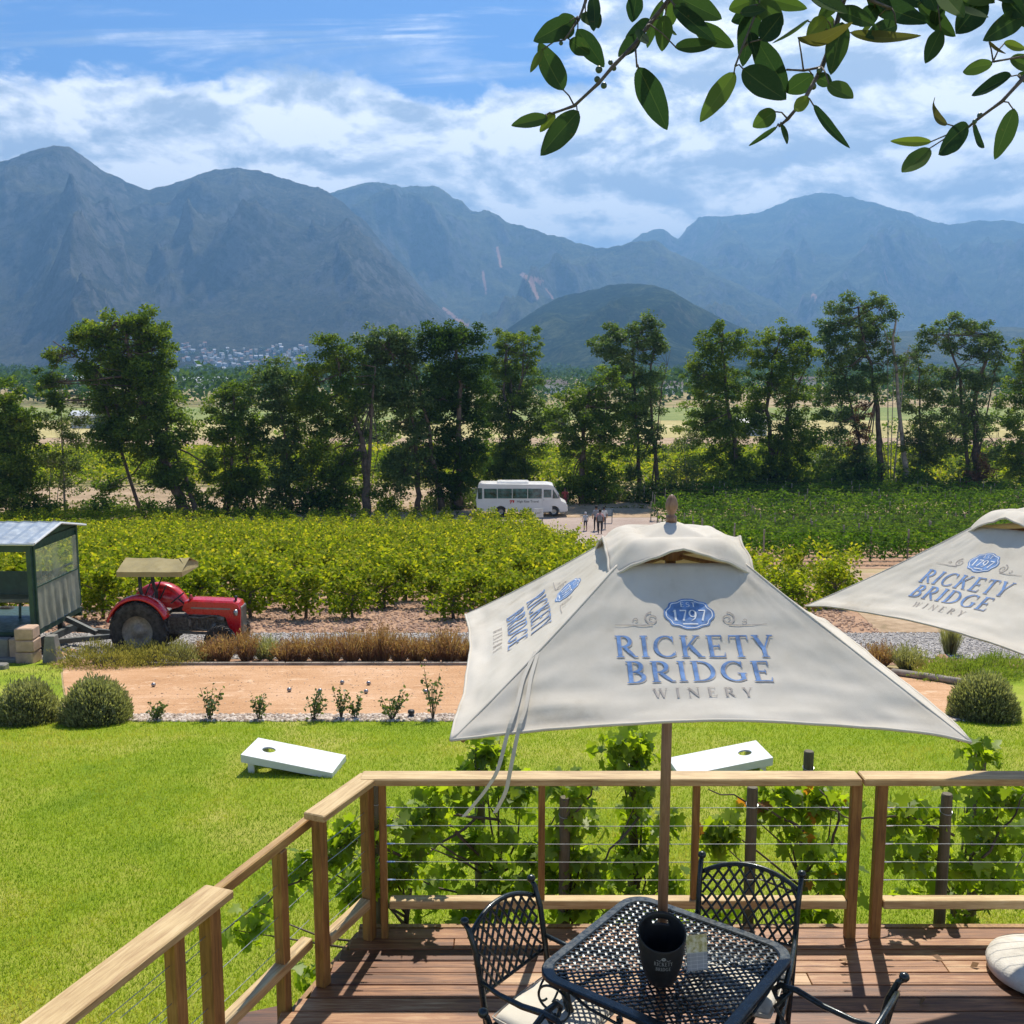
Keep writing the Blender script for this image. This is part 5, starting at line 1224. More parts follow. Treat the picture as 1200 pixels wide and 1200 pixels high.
br.inputs['Scale'].default_value = 30; br.inputs['Color1'].default_value = (.34, .36, .36, 1); br.inputs['Color2'].default_value = (.42, .43, .42, 1); br.inputs['Mortar'].default_value = (.75, .75, .7, 1); br.offset = 0; br.inputs['Brick Width'].default_value = .9; br.inputs['Row Height'].default_value = .5
pic = t.ramp(t.noise(v, 40, 5, .6), [(0.4, (.45, .40, .13)), (.52, (.72, .66, .38)), (.62, (.82, .80, .62))])
t.put(bb.inputs['Base Color'], t.mix(up, br.outputs[0], pic)); bb.inputs['Roughness'].default_value = .5
MB().box((0, -.0045, .085), (.098, .0025, .160), rx=math.radians(-10)).build('card', mc, mh)

# round concrete umbrella stands, at the right edge and under the table
m_st = simple('pale cast concrete', (0.60, 0.57, 0.50), 0.9, var=0.14, scale=9, bmp=0.35, bscale=70)
def pbase(x, y, label):
    sl = empty('umbrella_stand', (x, y, 0)); tag(sl, label, 'umbrella stand', 'round concrete umbrella stands')
    MB().lathe([(0, .004), (.27, .004), (.298, .02), (.305, .055), (.292, .085), (.25, .105), (.12, .118), (.05, .121), (0, .121)], 48).build('slab', m_st, sl, smooth=True)
    MB().lathe([(.026, .118), (.036, .118), (.036, .30), (.026, .30)], 20).build('sleeve', M['black_metal'], sl, smooth=True)
pbase(3.035, 5.42, 'round pale concrete umbrella stand on the deck, cut by the lower right edge')
pbase(.694, 4.411, 'round pale concrete umbrella stand under the lattice table, seen through its holes')

# fallen leaves on the boards
lf = leafmat('dry fallen leaf', [(0, (.16, .08, .04)), (1, (.36, .22, .10))], .3)
for i, (px, py) in enumerate(((1081, 1175), (1098, 1124), (990, 1128), (1142, 1133), (560, 1128))):
    p = PZ(px, py, .003); V, F = scatter(LEAF_V, LEAF_F, [(0, 0, .012)], rotmats(1, np.random.RandomState(i), .4), .06)
    tag(mesh_np('fallen_leaf', V, F, lf, loc=tuple(p), rnd=[.3+.1*i]), 'small dry brown leaf lying on the deck boards', 'leaf', 'dry leaves fallen on the deck')
# ================================================================== vine posts and grape vines behind the railing
m_vp = wood('treated round post', [(0.05, 0.045, 0.028), (0.09, 0.078, 0.05), (0.14, 0.12, 0.075), (0.20, 0.17, 0.11)], 2, 1.5, 0.8)
vp = [(440, 918, 6.15), (562, 877, 6.75), (662, 934, 6.3), (744, 877, 6.8), (882, 922, 6.3), (948, 880, 6.85), (1110, 930, 6.3), (1150, 886, 6.85)]
vl = ['short round post nearest the left railing corner, just outside the first railing post', 'tall round post wrapped by the biggest grape vine at the left', 'short round post between the biggest vine and the thin middle vine', 'tall round post covered by the slim vine left of the parasol pole',
      'short round post just right of the lattice back chair', 'tall bare topped round post rising above the rail, left of the railing gap', 'short round post inside the right hand vine', 'tall round post above the rail inside the right hand vine']
for i, (px, py, y) in enumerate(vp):
    t_ = PY(px, py, y); zb = T(y); h = t_[2]-zb
    r_ = empty('vine_post', (t_[0], y, zb)); tag(r_, vl[i], 'post', 'round trellis posts behind the deck railing')
    MB().lathe([(0, -.1), (.036, -.1), (.037, h*.5), (.035, h-.008), (.030, h), (0, h)], 16).build('shaft', m_vp, r_, smooth=False, bevel=0)
    MB().tube([(.038*math.cos(a), .038*math.sin(a), h-.12+.01*math.sin(a)) for a in np.linspace(0, 6.28, 16)], .003, 5).build('wire_wrap', M['steel'], r_)
def grapevine(label, base, blobs, canes, seed, dens=1.0, leaf=.092, red=0.0):
    """blobs in photo px at distance Y: (x, y, rx, ry, Y, n)"""
    rg = np.random.RandomState(seed); bx, by = base; o0 = np.array([bx, by, T(by)])
    root = empty('grapevine', tuple(o0)); tag(root, label, 'grapevine', 'grape vines trained behind the deck railing')
    P = []; dens = dens*.38
    for (x, y, rx, ry, Y, n) in blobs:
        k = Y*1.08/1200; c = PY(x, y, Y)-o0
        n = int(n*dens); sub = ellipsoid_pts(max(3, n//14), c, (rx*k, min(rx, ry)*k*.55, ry*k), rg, .3)
        for s_ in sub: P.append(ellipsoid_pts(16, s_, (.13, .10, .12), rg, .3))
    P = np.concatenate(P); P[:, 2] = np.maximum(P[:, 2], .05)
    P = P[(P[:, 1]+by) > 5.98]
    n = len(P)
    # leaves hang: blade plane near vertical, facing outward
    yaw = rg.uniform(0, 2*np.pi, n); pit = rg.normal(-0.9, 0.55, n); rol = rg.normal(0, .5, n)
    cy_, sy_ = np.cos(yaw), np.sin(yaw)
    yv_ = np.stack([np.cos(pit)*-sy_, np.cos(pit)*cy_, np.sin(pit)], 1)
    up_ = rg.normal(0, .5, (n, 3))+np.stack([-np.sin(pit)*-sy_, -np.sin(pit)*cy_, np.cos(pit)], 1)
    xv_ = np.cross(yv_, up_); xv_ /= np.linalg.norm(xv_, axis=1)[:, None]; zv_ = np.cross(xv_, yv_)
    R = np.stack([xv_, yv_, zv_], 2)
    V, F = scatter(GRAPE_V, GRAPE_F, P, R, rg.uniform(.55, 1.25, n)*leaf)
    tone = np.clip(rg.beta(2, 2.4, n)*.95+.06*fbm(P[:, 0]*2, P[:, 2]*2), 0, .96); tone = np.where(rg.rand(n) < red, 1.0, tone)
    mesh_np('foliage', V, F, M['grape'], root, rnd=np.repeat(tone, len(GRAPE_F)), smooth=True)
    b = MB(); b.tube([(0, 0, -.05), (.03, .01, .3), (-.02, .02, .7), (.02, 0, 1.0)], [.028, .024, .02, .015], 8)
    for c in canes:
        pts = [PY(*q)-o0 for q in c]
        sm = []
        for i in range(len(pts)-1):
            for u in np.linspace(0, 1, 5)[:-1]: sm.append(pts[i]*(1-u)+pts[i+1]*u+rg.normal(0, .008, 3))
        sm.append(pts[-1]); m = len(sm); b.tube(sm, [.010*(1-.7*i/m) for i in range(m)], 6)
    allb = [PY(x, y, Y)-o0 for (x, y, rx, ry, Y, n) in blobs]
    for q in allb:
        st = np.array([0, 0, min(.9, max(.2, q[2]*.6))]); b.tube([st, (st+q)/2+rg.normal(0, .05, 3), q], [.010, .007, .003], 5)
    b.build('stem', M['bark'], root, smooth=True)
    return root
def gx(px, Y): return float((px-600)/1200*(Y*FW[1]-(T(Y)-EYE[2])*0+0)) if False else float(PY(px, 1080, Y)[0])
grapevine('biggest grape vine, filling the left half of the back railing and climbing above it', (gx(585, 6.65), 6.65),
          [(585, 868, 40, 20, 6.7, 150), (568, 890, 28, 16, 6.7, 60), (560, 925, 55, 28, 6.6, 170), (610, 940, 38, 34, 6.6, 150), (575, 985, 75, 40, 6.55, 420), (640, 985, 38, 45, 6.55, 190), (560, 1035, 80, 36, 6.5, 380), (630, 1035, 48, 40, 6.5, 240), (600, 1078, 75, 18, 6.45, 150),
           (500, 935, 34, 20, 6.2, 80), (465, 955, 34, 24, 6.12, 90), (495, 990, 34, 22, 6.15, 90), (522, 960, 28, 26, 6.2, 90), (470, 1020, 24, 14, 6.2, 16), (520, 1080, 20, 10, 6.3, 20), (665, 930, 14, 18, 6.5, 26), (680, 1030, 26, 40, 6.4, 80)],
          [[(585, 960, 6.5), (520, 955, 6.3), (460, 960, 6.15), (420, 985, 6.05)], [(560, 960, 6.5), (500, 1000, 6.25), (455, 1000, 6.1)]], 41, 1.15)
grapevine('slim climbing grape vine wrapped round the tall post left of the parasol pole', (gx(748, 6.75), 6.75),
          [(733, 868, 24, 12, 6.75, 40), (722, 878, 14, 12, 6.75, 20), (745, 890, 16, 14, 6.75, 30), (752, 925, 20, 26, 6.7, 70), (745, 965, 26, 30, 6.7, 110), (752, 1010, 30, 30, 6.65, 120), (772, 955, 18, 22, 6.7, 40), (728, 1010, 18, 22, 6.6, 40), (720, 1040, 40, 22, 6.45, 70), (775, 1040, 30, 22, 6.5, 60), (700, 1060, 60, 16, 6.4, 70), (790, 1075, 50, 12, 6.4, 36)],
          [[(748, 960, 6.65), (705, 1010, 6.45), (668, 1040, 6.4)]], 42)
grapevine('sparse grape vine on the short post beside the biggest vine, behind the middle railing post', (gx(668, 6.35), 6.35),
          [(672, 925, 18, 12, 6.35, 24), (678, 955, 14, 24, 6.35, 44), (662, 980, 20, 30, 6.35, 50), (686, 1000, 16, 26, 6.35, 44), (672, 1040, 26, 24, 6.35, 60)], [[(668, 960, 6.3), (690, 935, 6.3), (700, 920, 6.3)]], 43)
grapevine('grape vine with a few reddened leaves between the back chair and the railing gap', (gx(938, 6.6), 6.6),
          [(905, 925, 30, 14, 6.5, 50), (940, 930, 32, 18, 6.5, 80), (880, 955, 40, 20, 6.4, 60), (945, 965, 42, 28, 6.5, 160), (975, 945, 26, 30, 6.5, 80), (960, 1010, 40, 32, 6.5, 200), (945, 1055, 42, 30, 6.45, 170), (850, 970, 18, 12, 6.35, 22), (980, 1050, 16, 34, 6.5, 60), (842, 985, 12, 10, 6.35, 14), (845, 1075, 26, 10, 6.4, 22)],
          [[(938, 970, 6.4), (890, 945, 6.35), (830, 925, 6.3)], [(975, 990, 6.4), (985, 950, 6.4), (960, 925, 6.4)]], 44, 1.0, red=.03)
grapevine('bushy grape vine at the right edge, behind the right hand railing panel', (gx(1120, 6.6), 6.6),
          [(1050, 945, 30, 18, 6.3, 60), (1080, 955, 34, 24, 6.35, 90), (1130, 945, 40, 26, 6.5, 110), (1170, 935, 34, 26, 6.6, 110), (1150, 985, 60, 36, 6.5, 280), (1085, 985, 34, 26, 6.4, 90), (1105, 1030, 50, 34, 6.45, 240), (1160, 1040, 44, 34, 6.5, 180), (1120, 1076, 60, 14, 6.4, 90), (1200, 1000, 34, 60, 6.6, 160), (1190, 925, 26, 26, 6.6, 60), (1062, 1000, 18, 14, 6.3, 24), (1145, 878, 10, 6, 6.8, 8)],
          [[(1120, 980, 6.4), (1060, 955, 6.25), (1000, 960, 6.15), (960, 945, 6.15)], [(1150, 1010, 6.4), (1185, 960, 6.5), (1200, 930, 6.5)]], 45)
grapevine('low trailing grape vine shoots hanging beside the left corner posts, over the lawn', (gx(478, 6.25), 6.25),
          [(408, 975, 16, 18, 6.05, 34), (395, 1000, 12, 14, 6.05, 22), (352, 1030, 22, 22, 6.0, 46), (370, 1010, 18, 14, 6.0, 26), (300, 1068, 26, 10, 6.0, 26), (275, 1090, 18, 7, 6.0, 12), (410, 1045, 8, 8, 6.05, 6), (440, 1030, 12, 10, 6.05, 8), (468, 1022, 14, 8, 6.1, 8), (366, 1140, 5, 5, 6.0, 3)],
          [[(470, 1000, 6.1), (410, 985, 6.05), (350, 1030, 6.0), (300, 1065, 6.0), (262, 1092, 6.0)]], 46)

# ================================================================== bean bag boards on the lawn
def toss_board(cx, cy, rz, label, back_left=True):
    z = T(cy); root = empty('bean_bag_board', (cx, cy, z), rz); tag(root, label, 'bean bag board', 'white bean bag toss boards on the lawn')
    L, Wd, hb = 1.06, .54, .235; tilt = math.atan2(hb-.07, L)
    # deck with round hole: ring of quads
    b = MB(); n = 32; hx, hr = -L/2+.23, .076
    ring = [(hx+hr*math.cos(2*math.pi*i/n), hr*math.sin(2*math.pi*i/n)) for i in range(n)]
    out = []
    for i in range(n):
        a = 2*math.pi*i/n; dx, dy = math.cos(a), math.sin(a); tmax = min(((L/2-hx) if dx > 0 else (hx+L/2))/max(abs(dx), 1e-6), (Wd/2)/max(abs(dy), 1e-6)); out.append((hx+dx*tmax, dy*tmax))
    def zz(x, d=0): return .075+(L/2-x)*math.tan(tilt)+d
    # keep the rectangle's corners
    cor = [(L/2, Wd/2), (-L/2, Wd/2), (-L/2, -Wd/2), (L/2, -Wd/2)]
    for c in cor:
        k = min(range(n), key=lambda i: (out[i][0]-c[0])**2+(out[i][1]-c[1])**2); out[k] = c
    for d, flip in ((0, False), (-.018, True)):
        vs = [(x, y, zz(x, d)) for x, y in ring]+[(x, y, zz(x, d)) for x, y in out]
        fs = [(i, n+i, n+(i+1) % n, (i+1) % n) for i in range(n)]
        b.add(vs, [f[::-1] for f in fs] if flip else fs)
    vs = [(x, y, zz(x)) for x, y in ring]+[(x, y, zz(x, -.018)) for x, y in ring]; b.add(vs, [(i, (i+1) % n, n+(i+1) % n, n+i) for i in range(n)])
    b.build('top', M['white_paint'], root)
    b = MB()
    for s in (-1, 1):
        b.add([(-L/2, s*Wd/2, zz(-L/2)), (L/2, s*Wd/2, zz(L/2)), (L/2, s*Wd/2, .002), (-L/2, s*Wd/2, zz(-L/2)-.09), (-L/2, s*(Wd/2-.02), zz(-L/2)-.002), (L/2, s*(Wd/2-.02), zz(L/2)-.002), (L/2, s*(Wd/2-.02), .002), (-L/2, s*(Wd/2-.02), zz(-L/2)-.09)],
              [(0, 1, 2, 3), (7, 6, 5, 4), (0, 4, 5, 1), (1, 5, 6, 2), (2, 6, 7, 3), (3, 7, 4, 0)])
    b.box((-L/2+.01, 0, zz(-L/2)-.047), (.02, Wd-.044, .088)); b.box((L/2-.01, 0, .037), (.02, Wd-.044, .07)); b.build('frame', M['white_paint'], root)
    for s in (-1, 1): MB().box((-L/2+.10, s*(Wd/2-.05), .098), (.07, .035, .20)).build('leg', M['white_paint'], root)
    return root
tb1 = toss_board(-2.50, 11.25, math.radians(-7), 'white bean bag board on open grass left of the deck railing, hole end raised')
tb2 = toss_board(2.36, 11.15, math.radians(187), 'white bean bag board half hidden behind the rail, right of the parasol pole')

# ================================================================== court furniture, shrubs
m_boule = simple('worn steel', (0.30, 0.29, 0.29), 0.35, 0.8)
bb_ = [(180, 803), (339, 809), (375, 810), (401, 800), (432, 801), (429, 811), (499, 811)]
ball = None
for i, (px, py) in enumerate(bb_):
    x, y, z = G(px, py+2.5)
    if ball is None: ball = MB().lathe([(.0375*math.sin(a), .0375-.0375*math.cos(a)) for a in np.linspace(0, math.pi, 13)], 18).build('boule', m_boule, None, smooth=True); o = ball
    else: o = ball.copy(); link(o)
    o.location = (x, y, z+.008)
    tag(o, 'small steel boule lying by itself at the far left of the sand court' if i == 0 else ('small steel boule nearest the parasol on the sand court' if i == 6 else 'small steel boule in the scattered middle group on the sand court'), 'boule', 'steel boules on the sand court')
x, y, z = G(482, 842); o = MB().lathe([(0, 0), (.04, 0), (.045, .05), (.03, .06), (.05, .09), (.045, .12), (0, .125)], 14).build('path_light', M['dark'], None, smooth=True); o.location = (x, y, z); tag(o, 'tiny black ground lamp in the pebble strip, beside the tallest rose bush', 'lamp')
# timber edging
te = empty('timber_edging', (0, 19.22, T(19.22))); tag(te, 'long low timber edging along the back of the sand court', 'edging')
for k in range(5): MB().box((-5.7+k*2.62, 0, .035), (2.6, .06, .06), rz=.004*(k % 2)).build('sleeper', M['bark_pale'], te)
x, y, z = G(1128, 803); lg = MB().tube([(x-.75, 17.9, T(17.9)+.07), (x-.3, 17.2, T(17.2)+.07), (7.9, 16.2, T(16.2)+.06)], [.06, .06, .055], 10).build('log', M['bark_pale'], None, smooth=True); tag(lg, 'pale curved log edging beside the round bush on the right', 'log')
# clipped round bushes
def round_bush(px, py, r, h, label, seed):
    x, y, z = G(px, py); root = empty('round_bush', (x, y, z)); tag(root, label, 'bush', 'clipped round lavender bushes beside the sand court')
    bush_mesh('foliage', r, h, 12000, .06, M['lavender'], seed, up=.9, tv=SLIM_V, parent=root, noise_=.04)
    bush_mesh('inner_foliage', r*.86, h*.86, 2500, .07, M['lavender'], seed+5, parent=root, noise_=.05); stems(root, 9, r*.6, h*.8, M['bark'], seed)
round_bush(33, 846, .44, .57, 'clipped grey green round bush at the left edge, beside its larger twin', 1)
round_bush(113, 846, .485, .62, 'larger clipped round bush, second from the left edge beside the sand court', 2)
round_bush(1152, 842, .48, .64, 'clipped round bush on the right, in front of the bright groundcover', 3)
# sprawling heath clump and groundcover
def mound(px, py, r, ry, h, mat, label, cat, seed, n=5200, leaf=.06, name='low_shrub', group=None):
    x, y, z = G(px, py); root = empty(name, (x, y, z)); tag(root, label, cat, group)
    rg_ = np.random.RandomState(seed); P = []
    f = bush_mesh('foliage', 1, h, n, leaf, mat, seed, up=.8, tv=SLIM_V, parent=root, noise_=.28)
    f.scale = (r, ry, 1); stems(root, 12, r*.7, h*.8, M['bark'], seed); return root
mound(120, 781, .95, .7, .42, M['sprawl'], 'left part of the sprawling olive heath mound in front of the red tractor wheel', 'low shrub', 11)
mound(180, 778, .85, .6, .42, M['sprawl'], 'sprawling olive heath mound under the rear wheel of the red tractor', 'low shrub', 12)
mound(215, 778, .45, .4, .45, M['sage'], 'paler grey tuft ending the heath mound, below the middle of the tractor', 'low shrub', 13, 2500)
mound(1135, 797, .85, .6, .40, M['hedge'], 'bright green groundcover mound behind the right hand round bush', 'low shrub', 14)
mound(1168, 792, .6, .5, .42, M['hedge'], 'bright green groundcover mound nearest the right edge', 'low shrub', 15)
mound(1100, 790, .5, .4, .30, M['sprawl'], 'yellowish low mound just left of the bright green groundcover', 'low shrub', 16, 3000)
# upright tussocks along the path
def tussock(px, py, r, h, mat, seed, label, group=None, n=380, lean=.5, name='tussock', bushy=1.0):
    x, y, z = G(px, py); root = empty(name, (x, y, z)); tag(root, label, 'grass clump' if name == 'tussock' else 'reed clump', group)
    rg_ = np.random.RandomState(seed)
    a = rg_.uniform(0, 6.283, n); q = rg_.rand(n)**.6; hh = h*rg_.uniform(.45, 1.1, n)*(1-.25*q)
    b0 = np.stack([r*.35*q*np.cos(a), r*.35*q*np.sin(a), 0*q], 1); tp = np.stack([r*q*np.cos(a)*(1+lean*.3), r*q*np.sin(a), hh], 1)+rg_.normal(0, .03, (n, 3))
    w = .0042; V = np.stack([b0+[-w, 0, 0], b0+[w, 0, 0], (b0+tp)/2+[w, 0, .06*h], tp, (b0+tp)/2+[-w, 0, .06*h]], 1).reshape(-1, 3); F = np.arange(5*n).reshape(n, 5)
    # fine side twigs and dry flower heads
    m = int(n*1.6*bushy); k = rg_.randint(0, n, m); u = rg_.uniform(.35, 1.0, m)[:, None]; c = b0[k]*(1-u)+tp[k]*u
    d = rg_.normal(0, 1, (m, 3)); d[:, 2] = abs(d[:, 2])*1.2+.3; d /= np.linalg.norm(d, axis=1)[:, None]; e = c+d*rg_.uniform(.03, .09, (m, 1))
    V2 = np.stack([c+[-.004, 0, 0], c+[.004, 0, 0], e+[.007, 0, 0], e+[0, .006, .012], e+[-.007, 0, 0]], 1).reshape(-1, 3)
    mesh_np('blades', np.concatenate([V, V2]), np.concatenate([F, np.arange(5*m).reshape(m, 5)+5*n]), mat, root, rnd=np.clip(rg_.rand(n+m)*.8+.1, 0, 1))
    return root
rg = np.random.RandomState(77)
tpos = [(243, 775, .36, .50, 0), (262, 776, .34, .52, 0), (290, 775, .34, .55, 0), (312, 774, .36, .55, 1), (335, 776, .34, .42, 0), (352, 775, .34, .46, 0), (374, 775, .38, .62, 0), (390, 776, .34, .55, 0), (412, 776, .36, .55, 0), (432, 775, .38, .72, 0), (448, 775, .36, .74, 0), (468, 776, .36, .52, 0), (488, 775, .36, .55, 0), (508, 776, .36, .56, 0), (526, 776, .36, .60, 0), (545, 776, .34, .55, 0), (568, 776, .34, .5, 1)]
for i, (px, py, r, h, k) in enumerate(tpos):
    tussock(px, py, r*.9, h*(.98+.3*(i % 3)/2), M['sage' if k else 'russet'], 100+i, 'pale sage green tussock among the russet clumps behind the sand court' if k else 'russet brown dry tussock in the row between the gravel path and the sand court', 'dry tussocks along the gravel path')
tussock(1030, 782, .34, .5, M['russet'], 130, 'dark russet tussock right of the central parasol, beside a sage one', n=500)
tussock(1062, 784, .36, .50, M['sage'], 131, 'sage green tussock between the russet one and the tall reed clump', n=500)
tussock(1113, 768, .26, .85, M['sage'], 132, 'tall upright blue green reed clump under the right hand parasol', n=420, name='reed_clump', bushy=.1, lean=.1)
# roses along the pebble strip
rs = [(183, 845, .30, .28), (245, 845, .34, .50), (303, 845, .26, .34), (367, 845, .34, .46), (400, 843, .20, .46), (417, 843, .16, .34), (459, 845, .36, .40), (507, 844, .24, .74), (1188, 850, .2, .2)]
for i, (px, py, w, h) in enumerate(rs[:8]):
    x, y, z = G(px, py); root = empty('rose_bush', (x, y, z)); rg_ = np.random.RandomState(200+i)
    tag(root, ['leftmost small rose bush, low and open, nearest the round bushes', 'rose bush with two tall shoots, second in the row along the lawn', 'small compact rose bush, third in the row along the lawn', 'broad spreading rose bush left of the thin pair of shoots', 'thin upright rose bush, left one of the close pair', 'thin short rose bush, right one of the close pair', 'widest low rose bush, just left of the tiny ground lamp', 'tallest narrow rose bush, nearest the parasol hem'][i], 'rose bush', 'young rose bushes along the pebble strip')
    b = MB(); P = []
    for k in range(int(5+w*14)):
        a = rg_.uniform(0, 6.28); q = rg_.uniform(.2, 1); hh = h*rg_.uniform(.5, 1.05); e = np.array([w*.75*q*math.cos(a), w*.6*q*math.sin(a), hh])
        b.tube([(0, 0, -.02), tuple(e*.5+np.array([0, 0, .03])), tuple(e)], [.006, .005, .003], 5)
        for u in np.linspace(.3, 1, 16): P.append(e*u+np.array([0, 0, .06*u*(1-u)])+rg_.normal(0, .028, 3))
    P = np.array(P); P[:, 2] = np.maximum(P[:, 2], .03)
    V, F = scatter(LEAF_V, LEAF_F, P, rotmats(len(P), rg_, .9), rg_.uniform(.7, 1.4, len(P))*.055); mesh_np('foliage', V, F, M['rose'], root, rnd=rg_.rand(len(P))); b.build('stem', M['bark'], root)
# rocks
m_rock = simple('orange sandstone', (0.50, 0.29, 0.17), 0.9, var=0.35, scale=9, bmp=0.5, bscale=40)
def rock(px, py, s, label, seed, mat=None, group=None):
    x, y, z = G(px, py); rg_ = np.random.RandomState(seed); n = 14; vs = []
    b = MB(); prof = [(0.02, -.2), (.8, -.15), (1, .25), (.75, .6), (.4, .78), (.02, .82)]; b.lathe(prof, 9)
    b.v = [(v[0]*s[0]*rg_.uniform(.75, 1.15), v[1]*s[1]*rg_.uniform(.75, 1.15), v[2]*s[2]*rg_.uniform(.85, 1.15)) for v in b.v]
    o = b.build('rock', mat or m_rock, None); o.location = (x, y, z); o.rotation_euler = (0, 0, seed); return tag(o, label, 'rock', group)
for i, (px, py, s) in enumerate(((1085, 783, (.16, .13, .16)), (1104, 772, (.2, .12, .10)), (1180, 785, (.18, .15, .20)), (1192, 783, (.16, .15, .22)), (310, 777, (.10, .08, .09)), (330, 778, (.09, .08, .07)), (293, 778, (.09, .08, .07)), (402, 777, (.1, .08, .07)), (505, 777, (.10, .09, .08)), (536, 777, (.1, .08, .08)), (195, 775, (.26, .16, .2)), (70, 770, (.16, .14, .12)), (84, 765, (.14, .12, .1)))):
    lb = ['orange rock beside the sage tussock on the right', 'flat orange rock behind the yellowish low mound', 'orange rock left of the last rock at the right edge', 'orange rock nearest the right edge of the photo'][i] if i < 4 else ('grey rock in the heath mound below the tractor' if i == 10 else ('small tan rock beside the concrete bollard' if i > 10 else 'small tan rock among the dry tussocks behind the timber edging'))
    rock(px, py, s, lb, i, None if i != 10 else simple('grey rock', (.30, .28, .26), .9, var=.3, scale=8, bmp=.5), 'small tan rocks among the dry tussocks' if 4 <= i < 10 else ('small tan rocks beside the bollard' if i > 10 else None))

# ================================================================== wagon
m_gr = simple('dark green paint', (0.022, 0.062, 0.045), 0.45, var=0.2, scale=5)
m_roof = simple('corrugated roof', (0.42, 0.46, 0.48), 0.35, 0.4, var=0.1, scale=3)
m_tarp = simple('grey green tarpaulin', (0.40, 0.39, 0.30), 0.75, var=0.15, scale=4, bmp=0.3, bscale=12)
_n = m_tarp.node_tree; _b = _n.nodes['Principled BSDF']; _tr = _n.nodes.new('ShaderNodeBsdfTranslucent'); _tr.inputs[0].default_value = (.50, .50, .34, 1); _mx = _n.nodes.new('ShaderNodeMixShader'); _mx.inputs[0].default_value = .45
_n.links.new(_b.outputs[0], _mx.inputs[1]); _n.links.new(_tr.outputs[0], _mx.inputs[2]); _n.links.new(_mx.outputs[0], _n.nodes['Material Output'].inputs[0])
wg = empty('passenger_wagon', (-9.58, 20.05, T(21))); tag(wg, 'dark green covered passenger wagon with rolled plastic end blind, hitched behind the tractor', 'wagon')
Lw, Ww = 6.2, 2.25; ZB, ZT = .62, 2.50
b = MB(); b.box((-Lw/2, Ww/2, ZB), (Lw, Ww, .10)); b.box((-Lw/2, .03, ZB-.09), (Lw, .06, .12)); b.box((-Lw/2, Ww-.03, ZB-.09), (Lw, .06, .12)); b.build('floor', m_gr, wg)
for x in (-.05, -2.1, -4.15, -6.15):
    for y in (.05, Ww-.05): MB().box((x, y, (ZB+ZT)/2+.05), (.09, .09, ZT-ZB-.1)).build('post', m_gr, wg)
b = MB(); b.box((-Lw/2, .05, ZT-.1), (Lw, .07, .20)); b.box((-Lw/2, Ww-.05, ZT-.1), (Lw, .07, .2)); b.box((-.05, Ww/2, ZT-.11), (.07, Ww-.2, .17)); b.build('fascia', m_gr, wg)
b = MB(); b.prism([(0, ZT), (Ww, ZT), (Ww/2, ZT+.21)], 0, .03); b.v = [(-v[1]-.02, v[0], v[2]) for v in b.v]; b.build('gable', m_gr, wg)
b = MB(); nR = 60
for s in (0, 1):
    vs = []
    for i in range(nR+1):
        x = .12-(Lw+.25)*i/nR; dz = .012*math.sin(i*2.1)
        ya, yb = (-.10, Ww/2) if s == 0 else (Ww+.10, Ww/2); vs += [(x, ya, ZT+.005+dz), (x, yb, ZT+.235+dz)]
    b.add(vs, [(2*i, 2*i+1, 2*i+3, 2*i+2) for i in range(nR)])
b.build('roof', m_roof, wg, solid=.02)
b = MB(); b.tube([(.14, -.11, ZT-.01), (.14, Ww/2, ZT+.22), (.14, Ww+.11, ZT-.01)], .025, 6); b.tube([(.14, -.12, ZT-.02), (-Lw, -.12, ZT-.02)], .025, 6); b.build('roof_trim', M['white_paint'], wg)
# end blind: clear pane above, creased cloth below
def blind(z0, z1, nz, amp, name, mat, zc=None):
    ny = 70; V = []
    for j in range(nz+1):
        for i in range(ny+1):
            u, w = i/ny, j/nz; y = .14+u*(Ww-.28); z = z0+(z1-z0)*w
            cr = amp*(.6*math.sin(u*38+2*math.sin(w*2.2))+.5*float(pn(u*22, w*1.4)))*(1-.5*w); V.append((.012+cr, y, z))
    I = np.arange((nz+1)*(ny+1)).reshape(nz+1, ny+1); F = np.stack([I[:-1, :-1], I[:-1, 1:], I[1:, 1:], I[1:, :-1]], 2).reshape(-1, 4)
    return mesh_np(name, V, F, mat, wg, smooth=True)
blind(ZB+.07, 1.56, 16, .022, 'blind_cloth', m_tarp)
m_pl = bpy.data.materials.new('hazy plastic'); m_pl.use_nodes = True; nt_ = NT(m_pl.node_tree); pb = m_pl.node_tree.nodes['Principled BSDF']; pb.inputs['Base Color'].default_value = (.62, .62, .46, 1); pb.inputs['Roughness'].default_value = .25
tr_ = nt_.node('ShaderNodeBsdfTransparent'); tr_.inputs[0].default_value = (.85, .9, .8, 1); mxs = nt_.node('ShaderNodeMixShader'); nz_ = nt_.noise(objc(nt_), 1.6, 3)
nt_.put(mxs.inputs[0], nt_.maprange(nz_, .35, .65, .30, .55)); nt_.l.new(tr_.outputs[0], mxs.inputs[1]); nt_.l.new(pb.outputs[0], mxs.inputs[2]); nt_.l.new(mxs.outputs[0], m_pl.node_tree.nodes['Material Output'].inputs[0])
blind(1.56, ZT-.18, 6, .006, 'blind_window', m_pl)
b = MB(); b.box((.016, Ww/2, 1.56), (.02, Ww-.28, .03)); b.box((.0, .12, (ZB+ZT)/2), (.05, .05, ZT-ZB-.2)); b.box((.0, Ww-.12, (ZB+ZT)/2), (.05, .05, ZT-ZB-.2)); b.box((-.02, Ww/2, 1.72), (.03, Ww-.2, .04)); b.box((-.02, Ww*.53, 1.62), (.03, .04, .2)); b.build('blind_frame', m_gr, wg)
